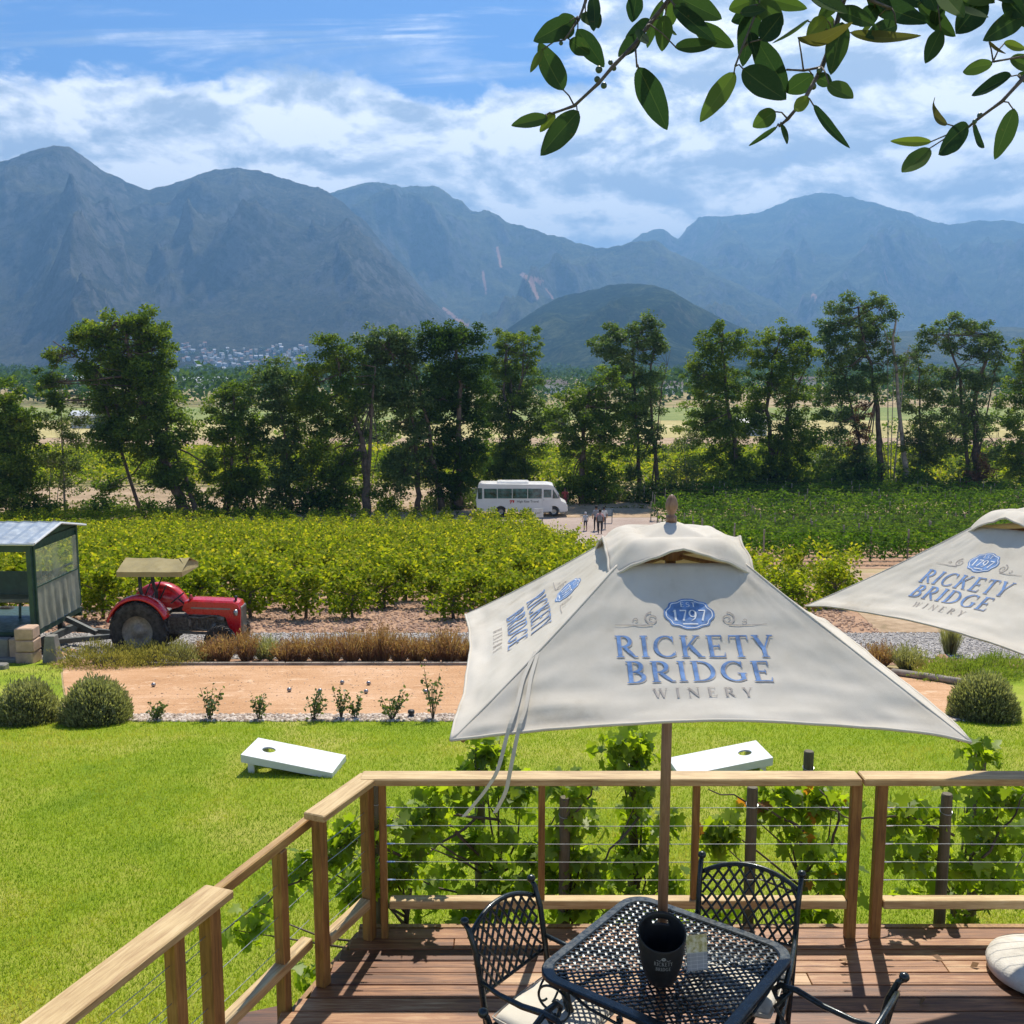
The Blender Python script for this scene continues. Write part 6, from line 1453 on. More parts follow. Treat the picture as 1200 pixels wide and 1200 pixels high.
for k, xx in enumerate((-.9, -2.9, -4.7)):
    bn = MB(); bn.box((xx, Ww*.60, 1.05), (1.7, .50, .08), bev=.02); bn.build('bench_seat', m_tarp, wg)
    bk_ = MB(); bk_.box((xx, Ww*.74, 1.32), (1.7, .06, .52), rx=-.16); bk_.build('bench_back', m_gr, wg)
    for sx in (-.6, 0, .6): MB().beam((xx+sx, Ww*.55, ZB+.05), (xx+sx, Ww*.57, 1.05), .04, .04).build('bench_leg', m_gr, wg)
for xx in (-1.6, -4.6):
    for yy in (.2, Ww-.2):
        w_ = MB().lathe([(.10, -.09), (.30, -.10), (.36, -.06), (.36, .06), (.30, .10), (.10, .09)], 26, (xx, yy, .36), 'Y').build('wheel', M['rubber'], wg, smooth=True); MB().lathe([(0, -.10), (.09, -.10), (.20, -.06), (.20, .06), (.09, .10), (0, .10)], 20, (xx, yy, .36), 'Y').build('hub', m_tarp, w_)
m_ch = simple('grey green steel frame', (0.075, 0.085, 0.08), 0.6, var=0.25)
b = MB(); b.box((-.25, Ww/2-.55, .42), (.10, .08, .42)); b.box((-.25, Ww/2+.55, .42), (.10, .08, .42)); b.beam((-.05, .35, .38), (.12, Ww-.6, .38), .10, .14)
b.beam((-.2, .5, .30), (1.55, Ww/2, .33), .08, .10); b.beam((-.2, Ww-.5, .30), (1.55, Ww/2, .33), .08, .10); b.beam((.05, Ww/2+.2, .62), (.75, Ww/2, .36), .08, .10); b.box((1.65, Ww/2, .36), (.34, .12, .10)); b.tube([(1.75, Ww/2, .40), (1.80, Ww/2, .50), (2.0, Ww/2, .50)], .02, 6); b.build('drawbar', m_ch, wg)

# ================================================================== tractor
m_red = simple('red tractor paint', (0.50, 0.012, 0.018), 0.28, var=0.12, scale=4, coat=0.5)
m_eng = simple('grey engine castings', (0.16, 0.145, 0.12), 0.6, 0.3, var=0.4, scale=18, bmp=0.5, bscale=30)
m_hoodc = simple('khaki canvas', (0.31, 0.25, 0.11), 0.85, var=0.12, scale=3, bmp=0.3, bscale=14)
tx, ty, _ = (-7.58, 20.95, 0)
tr = empty('tractor', (tx, ty, T(20.9)+.015)); tag(tr, 'small old red tractor with khaki canvas roof, parked on the gravel path', 'tractor')
def wheel(x, y, r, w, name, lugs, rimr):
    o = MB(); o.lathe([(rimr, -w*.42), (r*.80, -w/2), (r*.95, -w*.46), (r, -w*.3), (r, w*.3), (r*.95, w*.46), (r*.80, w/2), (rimr, w*.42)], 44, (x, y, r), 'Y')
    for k in range(lugs):
        for s in (-1, 1):
            a = 2*math.pi*(k+(.5 if s > 0 else 0))/lugs
            p0 = (x+math.cos(a)*(r+.005), y+s*w*.02, r+math.sin(a)*(r+.005)); a2 = a+.20; p1 = (x+math.cos(a2)*(r*.975), y+s*w*.48, r+math.sin(a2)*(r*.975))
            o.beam(p0, p1, .035, .05, up=(math.cos(a), 0, math.sin(a)))
    t_ = o.build(name, M['rubber'], tr)
    m = MB(); m.lathe([(rimr+.012, -w*.43), (rimr, -w*.30), (rimr*.86, -w*.26), (rimr*.80, -w*.12), (rimr*.35, -w*.20), (rimr*.30, -w*.30), (0, -w*.31)], 36, (x, y, r), 'Y')
    for k in range(8): a = k*math.pi/4; m.lathe([(0, -.012), (.016, -.012), (.016, 0)], 6, (x+math.cos(a)*rimr*.5, y-w*.20, r+math.sin(a)*rimr*.5), 'Y')
    m.build('rim', M['steel'] if False else m_rim, t_, smooth=True); return t_
m_rim = simple('dusty pale wheel rim', (0.27, 0.25, 0.21), 0.6, 0.2, var=0.25, scale=9)
for s, y in ((1, -.72), (1, .72)): wheel(0, y, .66, .31, 'rear_wheel', 20, .36)
for y in (-.58, .62): wheel(1.86, y, .36, .16, 'front_wheel', 26, .22)
def fender(y, w):
    b = MB(); n = 22; vs = []
    for i in range(n+1):
        a = math.radians(162-138*i/n); r = .74+.03*math.sin(math.pi*i/n)
        for dy, dr in ((-w/2, -.05), (-w/2+.02, .012), (0, .03), (w/2-.02, .012), (w/2, -.02)): vs.append((math.cos(a)*(r+dr), y+dy, .66+math.sin(a)*(r+dr)))
    b.add(vs, [(i*5+k, i*5+k+1, (i+1)*5+k+1, (i+1)*5+k) for i in range(n) for k in range(4)])
    # inner plate
    vs = [(0.05, y+(w/2 if y < 0 else -w/2), .75)]+[(math.cos(math.radians(162-138*i/n))*.74, y+(w/2 if y < 0 else -w/2), .66+math.sin(math.radians(162-138*i/n))*.74) for i in range(n+1)]
    b.add(vs, [(0, i+1, i+2) for i in range(n)]); return b.build('fender', m_red, tr, smooth=True, solid=.006)
fender(-.68, .36); fender(.68, .36)
# hood
hp = [(.86, 1.02), (.92, 1.16), (1.10, 1.21), (2.10, 1.17), (2.20, 1.13), (2.26, 1.02), (2.24, .42), (2.02, .38), (1.98, .60), (1.90, .84), (1.74, .90), (1.0, .92)]
b = MB()
for s in (-1, 1): b.add([(x, s*.235, z) for x, z in hp], [tuple(range(len(hp)))[::s]])
up_ = hp[:7]; nn_ = len(up_)
for k in range(nn_-1):
    (x0, z0), (x1, z1) = up_[k], up_[k+1]
    rr = [(-.235, 0), (-.19, .035), (-.08, .05), (0, .058), (.08, .05), (.19, .035), (.235, 0)]
    dx_ = 0 if k < 4 else .03
    for (ya, da), (yb, db) in zip(rr[:-1], rr[1:]): b.add([(x0+(da*.5 if k >= 4 else 0), ya, z0+da*(1 if k < 5 else 0)), (x1+(da*.5 if k+1 >= 4 else 0), ya, z1+da*(1 if k+1 < 5 else 0)), (x1+(db*.5 if k+1 >= 4 else 0), yb, z1+db*(1 if k+1 < 5 else 0)), (x0+(db*.5 if k >= 4 else 0), yb, z0+db*(1 if k < 5 else 0))], [(0, 1, 2, 3)])
hd = b.build('hood', m_red, tr, solid=.004)
b = MB(); 
for k in range(11): b.box((2.285, -.17+.034*k, .76), (.02, .012, .60))
b.box((2.27, 0, .76), (.015, .40, .64)); b.build('grille', M['steel'], tr)
for s in (-1, 1): MB().box((1.55, s*.238, 1.05), (.95, .006, .035), ry=.03).build('side_trim', m_rim, tr)
for s in (-1, 1):
    h_ = MB().lathe([(0, -.05), (.05, -.045), (.075, 0), (.07, .03), (0, .05)], 18, (2.18, s*.33, .98), 'X').build('headlight', M['steel'], tr, smooth=True)
b = MB(); b.box((1.40, 0, .66), (1.0, .26, .34), bev=.03); b.box((.75, 0, .68), (.6, .34, .40), bev=.05); b.box((.15, 0, .62), (.8, .42, .36), bev=.06); b.tube([(0, -.6, .66), (0, .6, .66)], .09, 12); b.tube([(1.86, -.52, .36), (1.86, -.4, .50), (1.86, 0, .55), (1.86, .4, .5), (1.86, .56, .36)], .035, 8); b.box((1.90, 0, .62), (.3, .22, .3))
for k in range(5): b.tube([(1.05+.13*k, -.17, .56+.05*(k % 2)), (1.07+.13*k, -.20, .78)], .022, 7)
b.tube([(1.0, -.22, .85), (1.3, -.235, .83), (1.55, -.22, .88), (1.8, -.2, .85)], .022, 7); b.lathe([(0, -.09), (.07, -.08), (.07, .08), (0, .09)], 14, (1.78, -.18, .80), 'X'); b.lathe([(0, 0), (.05, 0), (.05, .16), (0, .17)], 12, (1.02, -.23, .66)); b.beam((.5, -.28, .52), (1.85, -.28, .48), .05, .05); b.lathe([(0, -.05), (.09, -.045), (.09, .045), (0, .05)], 14, (1.62, -.20, .62), 'X'); b.tube([(1.2, -.20, .70), (1.2, -.24, .6), (1.45, -.25, .55)], .015, 6)
b.build('engine', m_eng, tr, smooth=False)
b = MB(); b.box((.26, 0, .94), (.40, .44, .05), bev=.02); b.box((.08, 0, 1.06), (.05, .42, .22), ry=-.2, bev=.015); b.build('seat', M['steel'], tr)
b = MB(); b.tube([(.95, 0, 1.02), (.70, 0, 1.22)], .018, 8); n_ = 24
rot = Matrix.Rotation(math.radians(-38), 3, 'Y'); cc = Vector((.68, 0, 1.24)); b.tube([cc+rot @ Vector((.19*math.cos(a), .19*math.sin(a), 0)) for a in np.linspace(0, 6.283, n_)], .012, 7, cap=False)
for a in (0, 2.1, 4.2): b.tube([cc, cc+rot @ Vector((.19*math.cos(a), .19*math.sin(a), 0))], .008, 5)
b.build('steering_wheel', M['dark'], tr, smooth=True)
b = MB(); b.lathe([(0, 0), (.05, 0), (.055, .05), (.03, .08), (.03, .11), (0, .12)], 12, (1.05, -.12, 1.23)); b.build('fuel_cap', m_red, tr, smooth=True)
MB().lathe([(0, 0), (.025, 0), (.03, .07), (.045, .09), (.03, .12), (0, .13)], 10, (2.13, -.10, 1.19)).build('cap', M['dark'], tr, smooth=True)
b = MB()
for s in (-1, 1):
    b.tube([(.02, s*.40, .80), (.02, s*.40, 1.28), (-.05, s*.40, 1.50), (-.06, s*.40, 1.90)], .045, 8); b.tube([(.0, s*.40, 1.28), (.30, s*.40, 1.88)], .018, 6); b.tube([(.10, s*.40, 1.12), (.28, s*.40, 1.45)], .018, 6)
    b.tube([(-.48, s*.40, 1.90), (.94, s*.40, 1.90)], .02, 6)
b.tube([(-.06, -.56, 1.90), (-.06, .56, 1.90)], .025, 8); b.tube([(.84, -.56, 1.90), (.84, .56, 1.90)], .02, 8); b.build('roof_frame', M['dark'], tr, smooth=True)
# canvas roof: gable sagging between bows
b = MB(); nx_ = 24; x0, x1 = -.52, 1.02
rows_ = []
for i in range(nx_+1):
    u = i/nx_; x = x0+(x1-x0)*u; sag = -.035*math.sin(math.pi*((u*2) % 1))*(1 if u > .5 else .5)
    rows_ += [(x, -.60, 1.85), (x, -.60, 1.96+sag*.2), (x+.0, -.30, 2.07+sag), (x, 0, 2.17+sag), (x, .30, 2.07+sag), (x, .60, 1.96+sag*.2), (x, .60, 1.85)]
b.add(rows_, [(i*7+k, i*7+k+1, (i+1)*7+k+1, (i+1)*7+k) for i in range(nx_) for k in range(6)])
for i in (0, nx_):
    q = rows_[i*7:(i+1)*7]; 
    if i == nx_: q = [q[0], q[1], (q[2][0]-.05, q[2][1], q[2][2]), (q[3][0]-.25, 0, q[3][2]), (q[4][0]-.05, q[4][1], q[4][2]), q[5], q[6]]
    b.add(q, [(0, 1, 2, 3, 4, 5, 6)])
b.build('canvas_roof', m_hoodc, tr, solid=.006)
b = MB(); b.box((-.62, 0, .42), (.5, .30, .05)); b.beam((-.3, -.3, .45), (-.75, -.25, .36), .04, .05); b.beam((-.3, .3, .45), (-.75, .25, .36), .04, .05); b.build('hitch', m_ch, tr)

tr.scale = (.86, .92, .92)
# stone pillar, bollard, low wall
m_stone = simple('pinkish sandstone block', (0.52, 0.36, 0.25), 0.9, var=0.15, scale=5, bmp=0.4, bscale=30)
m_conc = simple('grey concrete', (0.22, 0.21, 0.18), 0.9, var=0.15, scale=7, bmp=0.4, bscale=50)
x, y, z = G(34, 776); sp_ = empty('stone_pillar', (x, y, z)); tag(sp_, 'short pillar of stacked pinkish sandstone blocks below the wagon corner', 'pillar')
for k in range(3): MB().box((.01*(k % 2), 0, .12+.245*k), (.36, .36, .235), rz=.06*(k-1), bev=.02).build('block', m_stone, sp_)
x, y, z = G(62, 776); o = MB().box((0, 0, .27), (.30, .30, .56), taper=.62).build('bollard', m_conc, None, bevel=.012); o.location = (x, y, z); tag(o, 'tapered grey concrete bollard right of the sandstone pillar', 'bollard')
lw = empty('low_wall', (-9.55, 19.2, T(19.2))); tag(lw, 'low wall of grey and tan blocks in the grass left of the pillar', 'low wall')
for k in range(5): MB().box((-.22-.40*k, .6, .20), (.385, .22, .38), rz=.02*(k % 2), bev=.02).build('block', m_conc if k % 2 else m_stone, lw)
for k in range(4): MB().box((-.16-.40*k, -.5, .09), (.385, .2, .2), rz=.03*(k % 2), bev=.02).build('block', m_conc, lw)
o = MB().box((0, 0, .05), (.55, .22, .10), bev=.02).build('paving_slab', m_conc, None); x, y, z = G(15, 776); o.location = (x, y, z); tag(o, 'flat pale slab lying in the grass at the left edge', 'slab')
x, y, z = G(134, 722); o = MB().tube([(0, 0, -.1), (0, 0, 1.05)], .035, 8).build('trellis_stake', m_vp, None); o.location = (-8.25, 23.6, T(23.6)); tag(o, 'thin wooden stake at the vineyard edge, left of the tractor canopy', 'stake')
# ================================================================== minibus
def text(name, s, size, parent, loc, rot, mat, align='CENTER', ext=.002):
    cu = bpy.data.curves.new(name, 'FONT'); cu.body = s; cu.size = size; cu.align_x = align; cu.extrude = ext; cu.resolution_u = 3
    tmp = bpy.data.objects.new('tmp', cu); me = bpy.data.meshes.new_from_object(tmp); me.name = name; bpy.data.objects.remove(tmp)
    me.materials.clear(); me.materials.append(mat); o = bpy.data.objects.new(name, me); link(o, parent); o.location = loc; o.rotation_euler = rot; return o
m_gl = simple('tinted glass', (0.035, 0.10, 0.105), 0.10, var=0.75, scale=2.6, spec=.9)  # teal mottling in the colour paints in reflections and a hint of interior
m_bus = simple('bus white', (0.74, 0.73, 0.70), 0.35, var=0.05, scale=1, coat=.3)
m_grey = simple('grey plastic', (0.12, 0.12, 0.12), 0.6)
YB = 79.0
xb0 = float(PY(558, 590, YB)[0]); k_ = YB*1.0/1200
bus = empty('minibus', (xb0, YB, T(YB)+.03)); tag(bus, 'white minibus with roof unit and small red logo, parked under the trees', 'minibus')
LB = 7.15; WB = 2.2
# side outline (x, z)
out = [(.10, .42), (.02, .9), (.0, 1.35), (.10, 1.95), (.16, 2.42), (.32, 2.56), (5.55, 2.52), (5.98, 2.42), (6.45, 1.72), (6.62, 1.22), (7.02, 1.02), (7.12, .72), (7.10, .42), (6.90, .36), (6.55, .36)]
def arch(cx, r=.46, n=9): return [(cx+r*math.cos(math.radians(a)), .36+r*math.sin(math.radians(a))*1.02) for a in np.linspace(0, 180, n)]
poly = out+arch(6.05)+[(5.5, .34), (2.4, .34)]+arch(1.92)+[(1.4, .36)]
b = MB(); n = len(poly)
vs = [(x, 0.03 if z > 2.3 else 0, z) for x, z in poly]+[(x, WB-(.03 if z > 2.3 else 0), z) for x, z in poly]
b.add(vs, [tuple(range(n))[::-1], tuple(range(n, 2*n))]+[(k, (k+1) % n, n+(k+1) % n, n+k) for k in range(n)])
body = b.build('body', m_bus, bus, bevel=.03)
for (x0, x1, z0, z1) in ((.62, 1.62, 1.42, 2.18), (1.68, 2.78, 1.42, 2.18), (2.84, 3.98, 1.42, 2.18), (4.04, 5.10, 1.42, 2.18)):
    w = MB().box(((x0+x1)/2, -.006, (z0+z1)/2), (x1-x0, .02, z1-z0), bev=.01).build('window', m_gl, bus)
    MB().box(((x0+x1)/2, -.02, z1-.26), (x1-x0-.04, .012, .02)).build('window_rail', m_grey, w)
b = MB(); b.prism([(5.95, 1.42), (6.40, 1.42), (6.30, 1.62), (5.98, 2.14)], -.016, .01); b.build('window', m_gl, bus)
dr = MB().box((5.55, -.010, 1.25), (.74, .02, 1.72), bev=.01).build('door', m_bus, bus); MB().box((5.55, -.024, 1.80), (.60, .016, .62)).build('window', m_gl, dr); MB().box((5.25, -.03, 1.30), (.10, .03, .03)).build('handle', m_grey, dr)
b = MB(); b.add([(5.99, .08, 2.36), (6.46, .08, 1.70), (6.60, .10, 1.30), (6.60, WB-.10, 1.30), (6.46, WB-.08, 1.70), (5.99, WB-.08, 2.36)], [(0, 1, 4, 5), (1, 2, 3, 4)]); b.v = [(x+.03, y, z+.02) for x, y, z in b.v]; b.build('windscreen', m_gl, bus)
b = MB(); b.add([(.04, .15, 1.45), (.13, .15, 2.25), (.13, WB-.15, 2.25), (.04, WB-.15, 1.45)], [(0, 3, 2, 1)]); b.v = [(x-.02, y, z) for x, y, z in b.v]; b.build('rear_window', m_gl, bus)
MB().box((.30, -.008, 1.80), (.34, .02, .85), bev=.01).build('rear_corner_glass', m_gl, bus)
MB().box((2.85, WB/2, 2.60), (2.5, 1.4, .16), bev=.06).build('roof_unit', m_bus, bus)
for cx in (1.92, 6.05):
    for yy in (.12, WB-.12):
        w = MB().lathe([(.20, -.11), (.34, -.12), (.385, -.08), (.385, .08), (.34, .12), (.20, .11)], 26, (cx, yy, .385), 'Y').build('wheel', M['rubber'], bus, smooth=True); MB().lathe([(.22, -.10), (.17, -.06), (.08, -.09), (0, -.09)], 20, (cx, yy, .385), 'Y').build('rim', M['steel'], w, smooth=True)
MB().box((7.08, .35, .82), (.10, .36, .18), bev=.03).build('headlight', M['chrome'], bus); MB().box((7.08, WB-.35, .82), (.10, .36, .18), bev=.03).build('headlight', M['chrome'], bus)
MB().box((7.06, WB/2, .50), (.16, WB-.1, .22), bev=.05).build('bumper', m_bus, bus)
MB().box((.06, .2, .85), (.08, .2, .36), bev=.02).build('tail_light', simple('amber lamp', (.55, .22, .05), .3), bus)
MB().box((.03, .5, .46), (.06, .8, .14), bev=.02).build('number_plate', simple('plate', (.62, .40, .16), .5), bus)
b = MB(); b.box((6.42, -.20, 1.62), (.08, .16, .30), bev=.02); b.tube([(6.3, 0, 1.75), (6.38, -.18, 1.76)], .015, 6); b.build('mirror', m_grey, bus)
m_bt = simple('dark grey lettering', (.08, .07, .07), .6); m_rd = simple('red logo', (.55, .02, .03), .5)
text('lettering', 'High Rise Travel', .255, bus, (4.02, -.016, 1.10), (math.radians(90), 0, 0), m_bt)
b = MB(); b.add([(2.62, -.016, 1.28), (2.98, -.016, 1.28), (2.94, -.016, 1.08), (2.86, -.016, 1.08), (2.84, -.016, 1.2), (2.78, -.016, 1.2), (2.70, -.016, 1.02), (2.62, -.016, 1.02), (2.70, -.016, 1.20), (2.58, -.016, 1.2)], [tuple(range(10))]); b.build('red_logo', m_rd, bus)

# ================================================================== signs by the driveway
def sign_at(px, py, w, h, lift, label, body, Y=None, frame=M['grey'] if 'grey' in M else None):
    x, y, z = G(px, py); r = empty('sign', (x, y, z)); tag(r, label, 'sign')
    for s in (-1, 1): MB().tube([(s*w*.42, 0, -.05), (s*w*.42, 0, lift+h)], .03, 7).build('leg', m_grey, r)
    MB().box((0, -.04, lift+h/2), (w, .04, h), bev=.01).build('panel', body, r)
    return r, y
sg, ys = sign_at(631, 616, .70, .66, .62, 'white exit sign on two thin legs, in front of the parked minibus', simple('sign white', (.66, .67, .64), .5))
text('lettering', 'EXIT', .24, sg, (0, -.066, .86), (math.radians(90), 0, 0), m_grey)
MB().tube([(-.38, -.1, 0), (-.38, -.1, .32), (-.1, -.1, .36), (-.1, -.1, 0)], .025, 6).build('bracket', m_grey, sg)
sg2, _ = sign_at(713, 613, .62, .62, .50, 'blue grey notice board on two posts, right of the walking people', simple('notice blue grey', (.10, .15, .18), .5))
MB().box((0, -.065, .82), (.42, .012, .42)).build('notice_sheet', simple('notice sheet', (.22, .27, .29), .6), sg2)

# ================================================================== people
def person(px, py, h, yaw, shirt, legs, skin, label, stride=.0, arms=0.0, shorts=False, hat=None, build=1.0, bag=None, hair=(.02, .015, .01)):
    x, y, z = G(px, py); root = empty('person', (x, y, z), yaw); tag(root, label, 'person')
    k = h/1.75; bw = build
    P = {'pel': (0, 0, .95), 'waist': (0, .0, 1.08), 'chest': (0, -.01, 1.30), 'neck': (0, 0, 1.48), 'head0': (0, .01, 1.58), 'head1': (0, .01, 1.67),
         'hl': (-.10, 0, .90), 'kl': (-.10, .02+stride*.5, .50), 'al': (-.10, -.02+stride, .09), 'fl': (-.11, .13+stride, .04), 'hr': (.10, 0, .90), 'kr': (.10, .05-stride*.4, .50), 'ar': (.10, -.04-stride, .09), 'fr': (.11, .11-stride, .04),
         'sl': (-.19, 0, 1.42), 'el': (-.25, -.02-arms, 1.14), 'wl': (-.24, .08-arms, .90), 'gl': (-.24, .12-arms, .82), 'sr': (.19, 0, 1.42), 'er': (.25, -.02+arms, 1.14), 'wr': (.24, .08+arms, .90), 'gr': (.24, .12+arms, .82)}
    R_ = {'pel': .15, 'waist': .135, 'chest': .155, 'neck': .06, 'head0': .085, 'head1': .10, 'hl': .095, 'kl': .06, 'al': .042, 'fl': .04, 'hr': .095, 'kr': .06, 'ar': .042, 'fr': .04, 'sl': .07, 'el': .045, 'wl': .032, 'gl': .036, 'sr': .07, 'er': .045, 'wr': .032, 'gr': .036}
    E = [('pel', 'waist'), ('waist', 'chest'), ('chest', 'neck'), ('neck', 'head0'), ('head0', 'head1'), ('pel', 'hl'), ('hl', 'kl'), ('kl', 'al'), ('al', 'fl'), ('pel', 'hr'), ('hr', 'kr'), ('kr', 'ar'), ('ar', 'fr'), ('chest', 'sl'), ('sl', 'el'), ('el', 'wl'), ('wl', 'gl'), ('chest', 'sr'), ('sr', 'er'), ('er', 'wr'), ('wr', 'gr')]
    ks = list(P); me = bpy.data.meshes.new('body'); me.from_pydata([tuple(c*k for c in P[q]) for q in ks], [(ks.index(a), ks.index(c)) for a, c in E], [])
    o = bpy.data.objects.new('body', me); link(o, root); sk_ = o.modifiers.new('skin', 'SKIN'); sk_.use_smooth_shade = True
    for i, q in enumerate(ks):
        me.skin_vertices[0].data[i].radius = (R_[q]*k*bw, R_[q]*k*bw*(.72 if q in ('pel', 'waist', 'chest') else 1)); me.skin_vertices[0].data[i].use_root = (q == 'pel')
    sb_ = o.modifiers.new('sub', 'SUBSURF'); sb_.levels = 1; sb_.render_levels = 2
    m, t, bb = newmat('clothed figure'); s_ = t.node('ShaderNodeSeparateXYZ'); t.put(s_.inputs[0], objc(t)); zz_ = s_.outputs[2]
    def step(v, e): return t.math('GREATER_THAN', v, e*k)
    c = t.mix(step(zz_, .07), (.04, .035, .03), skin if shorts else legs)
    if shorts: c = t.mix(step(zz_, .50), c, legs)
    c = t.mix(step(zz_, .98), c, shirt); ax = t.math('ABSOLUTE', s_.outputs[0])
    arm = t.math('MULTIPLY', t.math('GREATER_THAN', ax, .205*k), t.math('LESS_THAN', zz_, 1.20*k)); c = t.mix(arm, c, skin)
    c = t.mix(step(zz_, 1.475), c, skin); t.put(bb.inputs['Base Color'], c); bb.inputs['Roughness'].default_value = .8; me.materials.append(m)
    hm_ = simple('hair', hair if hat is None else hat, .8)
    b = MB(); b.lathe([(0, .13*k), (.07*k, .115*k), (.108*k, .05*k), (.112*k, -.01*k), (.10*k, -.07*k), (.06*k, -.09*k)], 14, (0, -.015*k, 1.66*k)); b.v = [(x_, y_-(.02*k if z_ < 1.66*k else 0), z_) for x_, y_, z_ in b.v]; b.build('hat' if hat else 'hair', hm_, root, smooth=True)
    if bag: MB().box((0, -.17*k, 1.16*k), (.30*k, .14*k, .40*k), bev=.04).build('bag', simple('bag cloth', bag, .8), root)
    return root
person(686, 622, 1.32, math.radians(8), (.34, .40, .46), (.03, .035, .05), (.35, .20, .13), 'boy in pale shirt and dark shorts, hands up at his head, left of the adults', .06, .04, True, hat=(.5, .5, .5))
person(703, 626, 1.70, math.radians(-10), (.60, .33, .30), (.03, .03, .035), (.34, .19, .12), 'woman in a pink top and dark trousers walking away on the driveway', .05, .05, bag=(.20, .21, .21))
person(698.5, 622, 1.78, math.radians(5), (.22, .24, .27), (.02, .02, .025), (.30, .17, .11), 'man in a grey shirt and black trousers, half hidden behind the woman', .08, .04)
person(707.5, 620, 1.60, math.radians(0), (.62, .63, .62), (.10, .10, .12), (.33, .19, .12), 'person in white standing between the woman and the notice board', .03, .0)
person(662, 597, 1.80, math.radians(170), (.22, .035, .035), (.12, .02, .025), (.12, .07, .05), 'person in dark red clothing standing at the front of the minibus', .02, .02)

# ================================================================== fig branches over the terrace
M['fig'] = leafmat('leathery fig leaf', [(0, (0.016, 0.038, 0.030)), (0.35, (0.030, 0.062, 0.036)), (0.7, (0.075, 0.125, 0.045)), (0.9, (0.17, 0.22, 0.05)), (1, (0.095, 0.085, 0.045))], .40, .5, (1.2, 1.35, .5), .35)
_t = NT(M['fig'].node_tree); _p = M['fig'].node_tree.nodes['Principled BSDF']; _c0 = _p.inputs['Base Color'].links[0].from_socket
_mid = _t.node('ShaderNodeAttribute', attribute_name='mid').outputs['Fac']; _n = _t.noise(objc(_t), 55, 4, .6); _n2 = _t.noise(objc(_t), 240, 3, .6)
_c = _t.mix(_t.math('MULTIPLY', _mid, .55), _c0, (.22, .27, .09)); _c = _t.mix(_t.maprange(_n, .64, .70, 0, .55), _c, (.16, .11, .05)); _c = _t.mix(_t.maprange(_n2, .35, .65, 0, .35), _c, _t.mix(.6, _c, (.09, .13, .06)))
_t.put(_p.inputs['Base Color'], _c); _p.inputs['Roughness'].default_value = .7; _p.inputs['IOR'].default_value = 1.15; _p.inputs['Specular IOR Level'].default_value = .04; bump(_t, _p, _n2, .25, .002)
m_twig = simple('grey twig bark', (0.10, 0.085, 0.075), 0.8, var=0.3, scale=40, bmp=0.4, bscale=200)
fig = empty('fig_tree', (2.2, 2.6, 4.9)); tag(fig, 'glossy leaved fig tree whose leafy twigs hang down into the top right of the view', 'tree')
fo = np.array([2.2, 2.6, 4.9])
def zp(zx, zy, Y): return PY(580+zx/1.9355, zy/1.9355, Y)-fo
def fig_leaf(base, tip, w, rg_, curl=0.0):
    """one blade with midrib fold, petiole at base"""
    base, tip = np.array(base), np.array(tip); d = tip-base; L = np.linalg.norm(d); d /= L
    view = np.array([rg_.normal(0, .35), 1.0, rg_.normal(0, .35)]); s_ = np.cross(d, view); s_ /= np.linalg.norm(s_); nrm = np.cross(s_, d)
    V, F = [], []; n = 18
    for i in range(n+1):
        u = i/n; ww = w/2*(math.sin(math.pi*min(1, u**.85))**.72)*(1-.12*u)+.0008; c = base+d*L*u+nrm*(-curl*L*.35*u*u+.02*L*math.sin(math.pi*u)); fold = .28
        ww *= 1+.018*math.sin(u*17+L*90)
        for q in (-1, -.5, -.06, 0, .06, .5, 1): V.append(c+s_*ww*q+nrm*(-abs(q)*ww*fold))
    for i in range(n):
        for q in range(6): F.append((i*7+q, i*7+q+1, i*7+8+q, i*7+7+q))
    return V, F
rgf = np.random.RandomState(99)
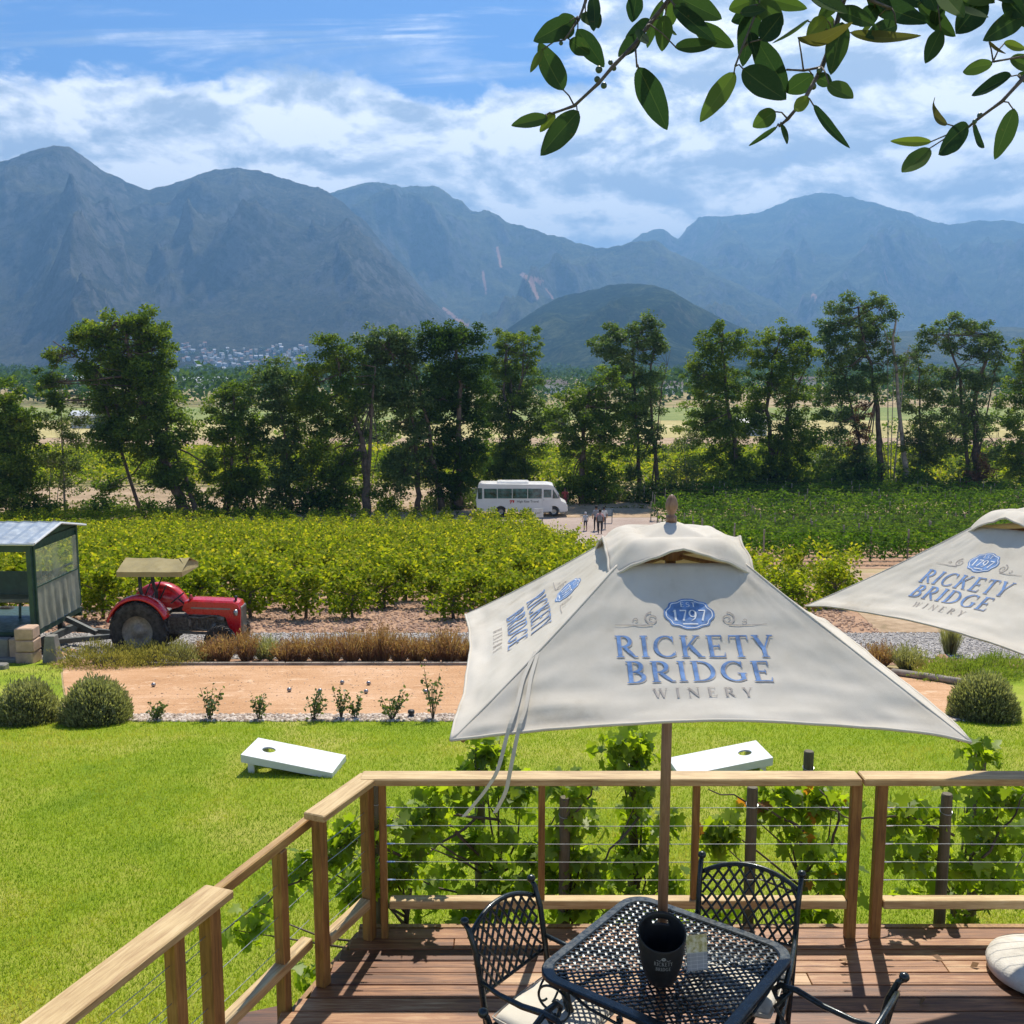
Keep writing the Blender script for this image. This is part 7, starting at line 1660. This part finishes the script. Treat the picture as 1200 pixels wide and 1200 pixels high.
def branch(paths, leaves, Y, berries=()):
    b = MB()
    for k, (pts, r0, r1) in enumerate(paths):
        w = [zp(x, y, Y+.04*math.sin(i+k)) for i, (x, y) in enumerate(pts)]; sm = []
        for i in range(len(w)-1):
            for u in np.linspace(0, 1, 4)[:-1]: sm.append(w[i]*(1-u)+w[i+1]*u)
        sm.append(w[-1]); m = len(sm); b.tube(sm, [(r0+(r1-r0)*i/m)*(1+.18*(i % 3 == 0)) for i in range(m)], 8)
    allp = [q for p in paths for q in p[0]]
    ex = []                                    # more leaves crowding the upper part of each twig
    for p in paths:
        for (xa, ya), (xb, yb) in zip(p[0][:-1], p[0][1:]):
            if min(ya, yb) > 60: continue
            for _ in range(2):
                u = rgf.rand(); x0, y0 = xa+(xb-xa)*u, ya+(yb-ya)*u; an_ = rgf.uniform(.1, math.pi-.1); L_ = rgf.uniform(62, 100)
                ex.append((x0+10*math.cos(an_), y0+8*math.sin(an_), x0+L_*math.cos(an_), y0+L_*math.sin(an_)*.8, rgf.uniform(38, 56), rgf.choice([.06, .15, .3, .45, .68])))
    leaves = leaves+ex
    V, F, rn = [], [], []
    for (x0, y0, x1, y1, w, tone) in leaves:
        dy = rgf.normal(0, .07); ba = zp(x0, y0, Y+dy*.4); ti = zp(x1, y1, Y+dy+rgf.normal(0, .035)); wd = .80*w/1.9355/1200*Y*1.02
        v_, f_ = fig_leaf(ba, ti, wd, rgf, curl=rgf.uniform(-.2, .6) if tone < .95 else 1.2); o = len(V); V += v_; F += [tuple(i+o for i in q) for q in f_]; rn += [np.clip(tone+rgf.normal(0, .03), 0, 1)]*len(f_)
        nx_, ny_ = min(allp, key=lambda q: (q[0]-x0)**2+(q[1]-y0)**2)
        b.tube([zp(nx_, ny_, Y), (zp(nx_, ny_, Y)+ba)/2+np.array([0, 0, .006]), ba+(np.array(ti)-ba)*.03], [.0022, .0018, .0016], 5)
    br = b.build('branch', m_twig, fig, smooth=True)
    fo_ = mesh_np('foliage', V, F, M['fig'], br, smooth=True, rnd=rn)
    at_ = fo_.data.attributes.new('mid', 'FLOAT', 'POINT'); at_.data.foreach_set('value', np.tile([0, 0, 0, 1, 0, 0, 0], len(V)//7).astype(np.float32))
    b = MB()
    for (x, y, r) in berries:
        c = zp(x, y, Y-.01); b.lathe([(r*math.sin(a), -r*math.cos(a)) for a in np.linspace(0, math.pi, 8)], 10, tuple(c))
    if berries: b.build('berries', simple('young figs', (.05, .09, .05), .4), br, smooth=True)['kind'] = 'stuff'
DK, MD, LT, YL, BR = .12, .40, .66, .86, 1.0
branch([([(410, -60), (395, 0), (350, 55), (318, 100), (268, 150), (236, 188), (180, 240), (112, 264)], .0062, .0028), ([(215, -50), (205, 5), (190, 45), (158, 90)], .004, .002), ([(318, 100), (322, 152)], .0025, .0018)],
       [(172, 48, 82, 95, 56, MD), (155, 205, 98, 108, 66, MD), (186, 66, 247, 150, 56, DK), (222, -12, 232, 85, 38, MD), (108, 112, 80, 165, 20, YL), (325, 152, 392, 288, 74, DK), (120, 266, 38, 284, 40, LT), (190, 252, 94, 360, 66, MD), (136, 258, 104, 302, 30, YL), (322, -15, 312, 50, 46, DK), (378, 0, 340, 96, 42, MD), (386, 34, 378, 118, 48, LT),
        (418, -5, 515, 45, 58, MD), (450, 58, 535, 104, 52, MD), (404, 14, 500, 92, 44, DK), (408, 108, 500, 104, 46, MD), (300, -30, 330, 20, 44, MD), (270, -40, 300, 8, 40, DK)], 2.52,
       [(236, 158, .0085), (232, 180, .0075), (247, 194, .0075), (262, 142, .006), (150, 98, .005), (270, 155, .006)])
branch([([(800, -70), (790, 0), (768, 80), (742, 152), (704, 222), (664, 270), (645, 286)], .0068, .0026), ([(560, -60), (590, -5), (600, 10), (560, 110), (545, 150)], .0036, .002), ([(742, 152), (700, 160), (662, 158)], .003, .002), ([(845, -60), (850, 0), (900, 20)], .004, .003)],
       [(588, 2, 562, 146, 62, DK), (556, 30, 612, 26, 36, MD), (544, 164, 465, 278, 56, LT), (604, 92, 652, 32, 60, DK), (712, 46, 640, 112, 52, LT), (590, 84, 664, 212, 72, DK), (562, 156, 658, 232, 84, MD), (606, -8, 704, 20, 42, LT), (750, 40, 708, 82, 42, YL), (688, 90, 744, 136, 46, .96), (788, 50, 762, 168, 60, MD), (806, 74, 940, 106, 32, BR),
        (872, 34, 836, 82, 50, YL), (842, -4, 960, 52, 62, DK), (778, 20, 862, 56, 46, MD), (912, 56, 838, 86, 50, MD), (722, 168, 660, 212, 62, MD), (756, 190, 812, 226, 52, LT), (728, 172, 764, 192, 36, MD), (712, 222, 658, 262, 34, YL), (636, 252, 585, 288, 48, LT), (640, 288, 576, 331, 14, MD), (652, 282, 664, 324, 22, MD), (722, 238, 786, 335, 30, .02),
        (700, -30, 760, 18, 56, DK), (640, -40, 700, -5, 50, MD), (720, -10, 800, 30, 50, LT), (500, -30, 560, 2, 44, MD)], 2.45, [(722, 196, .0075), (735, 160, .006), (700, 228, .005)])
branch([([(1120, -70), (1150, -10), (1200, 12), (1260, 30)], .005, .004), ([(960, -60), (1000, -5), (1060, 5), (1150, -10)], .0045, .003), ([(1290, 90), (1235, 130), (1196, 180), (1150, 230), (1095, 270), (1058, 302)], .006, .0026), ([(1260, 110), (1200, 128), (1130, 140)], .003, .002)],
       [(958, 8, 1036, 86, 62, MD), (1012, 68, 974, 146, 46, MD), (1112, -6, 1034, 86, 80, DK), (1048, 12, 1112, 58, 46, MD), (1208, 26, 1094, 98, 58, MD), (1186, 22, 1236, 62, 46, MD), (1128, 146, 1036, 158, 38, LT), (1120, 94, 1142, 132, 18, BR), (1154, 98, 1202, 112, 28, YL), (1172, 172, 1078, 214, 56, DK), (1168, 132, 1232, 158, 46, LT), (1184, 172, 1246, 196, 44, MD), (1178, 246, 1134, 362, 56, MD),
        (1026, 282, 938, 238, 32, BR), (1074, 284, 990, 352, 66, DK), (1084, 286, 1090, 336, 46, DK), (986, 336, 912, 410, 50, LT), (990, 322, 898, 322, 28, YL), (900, -30, 980, 22, 60, DK), (1060, -30, 1130, 12, 56, MD), (1150, -30, 1210, 10, 60, MD), (1232, 190, 1262, 260, 50, MD), (1010, -20, 1060, 30, 50, LT)], 2.6, [(1100, 262, .007), (1088, 276, .006)])
lb_ = MB(); lb_.tube([tuple(PY(1500, -400, 2.8)-fo), tuple(PY(1150, -170, 2.65)-fo), tuple(PY(985, -60, 2.5)-fo), tuple(PY(780, -35, 2.5)-fo), tuple(PY(690, -36, 2.5)-fo)], [.05, .03, .016, .009, .006], 10); lb_.tube([tuple(PY(1500, -400, 2.8)-fo), tuple(PY(1290, 20, 2.65)-fo), tuple(PY(1247, 47, 2.6)-fo)], [.03, .012, .006], 8); lb_.build('limb', m_twig, fig, smooth=True)

# ================================================================== far buildings and the hillside village
m_wall = simple('white lime wall', (0.70, 0.70, 0.68), 0.8, var=.04, scale=.2); m_rf = simple('pale sheet roof', (0.62, 0.64, 0.66), 0.5, var=.08, scale=.2); m_rft = simple('dark thatch roof', (0.12, 0.10, 0.09), 0.9, var=.2, scale=.3)
bl = [(80, 453, 620, 34, 12, 5.0, 'long low white farm shed at the left, seen between tree crowns', 0), (205, 452, 640, 10, 8, 5, 'first small white gabled farm building right of the leaning tree', 0), (227, 453, 640, 12, 8, 5, 'second small white gabled farm building from the leaning tree', 0), (245, 453, 650, 10, 8, 5, 'third small white gabled farm building from the leaning tree', 0), (262, 453, 655, 9, 8, 5, 'last small white gabled farm building of the row on the left', 0),
      (457, 440, 900, 14, 9, 6, 'white house showing between the crowns left of the minibus', 1), (650, 461, 520, 12, 8, 4.5, 'white farmhouse with dark roof right of the minibus, across the plain', 1), (742, 462, 520, 7, 6, 4.5, 'small white cottage in the gap right of the tall poplar', 1), (788, 461, 500, 9, 7, 4.5, 'white cottage with dark roof left of the umbrella top trees', 1), (940, 452, 620, 14, 9, 5, 'white building glimpsed through the right hand trees', 1), (1190, 455, 560, 12, 8, 5, 'white building at the right edge beyond the trees', 1),
      (102, 505, 215, 5, 3.5, 2.6, 'small pale field hut left of the leaning tree', 0), (880, 517, 190, 5, 3, 2.4, 'small pale shed glimpsed low through the right hand trees', 0)]
for (px, py, Y, w, d, h, lab, k) in bl:
    c = PY(px, py, Y); z = T(Y); r = empty('farm_building', (c[0], Y, z)); tag(r, lab, 'building')
    MB().box((0, 0, h/2), (w, d, h)).build('wall', m_wall, r)
    b = MB(); b.prism([(-d/2-.4, h), (d/2+.4, h), (0, h+d*.28)], -w/2-.4, w/2+.4); b.v = [(v[1], v[0], v[2]) for v in b.v]; b.build('roof', m_rft if k else m_rf, r)
    if w < 20:
        for i in range(max(2, int(w/3))): MB().box((-w/2+1.5+i*3 if w > 5 else -w/4+i*w/2, -d/2-.02, h*.5), (.9, .08, 1.1)).build('window', m_gl, r)
# village: houses on the real slope of the western mountain
cM, YM, ZM, _o = MOUNT['mountain_west']
wc = [simple('house wall '+n_, c_, .85, var=.05) for n_, c_ in (('white', (.62, .62, .60)), ('cream', (.50, .45, .36)), ('blue', (.30, .40, .48)), ('brown', (.30, .22, .17)))]
wr = [simple('house roof '+n_, c_, .7, var=.1) for n_, c_ in (('silver', (.50, .52, .54)), ('rust', (.28, .13, .08)), ('grey', (.22, .23, .24)))]
protos = []
for i in range(6):
    b = MB(); b.box((0, 0, 1.2), (1.0, .8, 2.6)); b.cur = 1; b.prism([(-.5, 2.5), (.5, 2.5), (0, 3.2)], -.56, .56); b.v = b.v[:8]+[(v[1], v[0], v[2]) for v in b.v[8:]]
    me = bpy.data.meshes.new('village_house'); me.from_pydata(b.v, [], b.f); me.materials.append(wc[[0, 0, 1, 2, 0, 3][i]]); me.materials.append(wr[[0, 1, 2, 0, 0, 1][i]]); me.polygons.foreach_set('material_index', b.m); me.update(); protos.append(me)
rg = np.random.RandomState(4); cnt = 0; colc = cM
# screen rows of the terrain
dz_ = ZM-EYE[2]; dep = YM*FW[1]+dz_*FW[2]; syM = 600-1200*((YM*UPV[1]+dz_*UPV[2])/dep)
sxM = 600+1200*(colc[None, :]*YM/dep)
tries = 0
while cnt < 296 and tries < 20000:
    tries += 1; px = rg.uniform(202, 362); py = rg.uniform(400, 441)
    edge = 404+6*math.sin(px*.05)+abs(px-275)*.10
    if py < edge or (py < 412 and rg.rand() < .35): continue
    if float(pn(px*.07, py*.16)) > .28: continue          # tree gaps
    j = int(np.argmin(abs(sxM[30, :]-px))); col = syM[:120, j]; i = int(np.argmin(abs(col-py)))
    if abs(col[i]-py) > 5: continue
    f = rg.uniform(-.5, .5); Y = YM[i, j]*(1)+f*12; x = cM[j]*YM[i, j]+rg.uniform(-6, 6)
    z = ZM[i, j]-1.5
    o = bpy.data.objects.new('village_house', protos[rg.randint(6)]); link(o); s_ = rg.uniform(3.6, 7.5); o.location = (x, Y, z); o.scale = (s_*1.15, s_, s_*.55); o.rotation_euler = (0, 0, rg.uniform(-.5, .5))
    tag(o, 'tiny pale house in the dense village at the foot of the left hand mountain', 'house', 'tiny houses of the hillside village'); cnt += 1
# trees among the houses
P = []; 
for q in range(90):
    px = rg.uniform(196, 372); py = rg.uniform(408, 446); j = int(np.argmin(abs(sxM[30, :]-px))); i = int(np.argmin(abs(syM[:120, j]-py))); P.append(ellipsoid_pts(60, (cM[j]*YM[i, j], YM[i, j]-8, ZM[i, j]+2), (9, 7, 5), rg, .4))
P = np.concatenate(P); V, F = scatter(LEAF_V, LEAF_F, P, rotmats(len(P), rg, .8), rg.uniform(1.5, 3.5, len(P))); tag(mesh_np('village_woods', V, F, M['leaf_dark'], rnd=rg.rand(len(P))*.5), kind='stuff')
# dry leaning pole left of the parasol pole etc. are part of the vines above
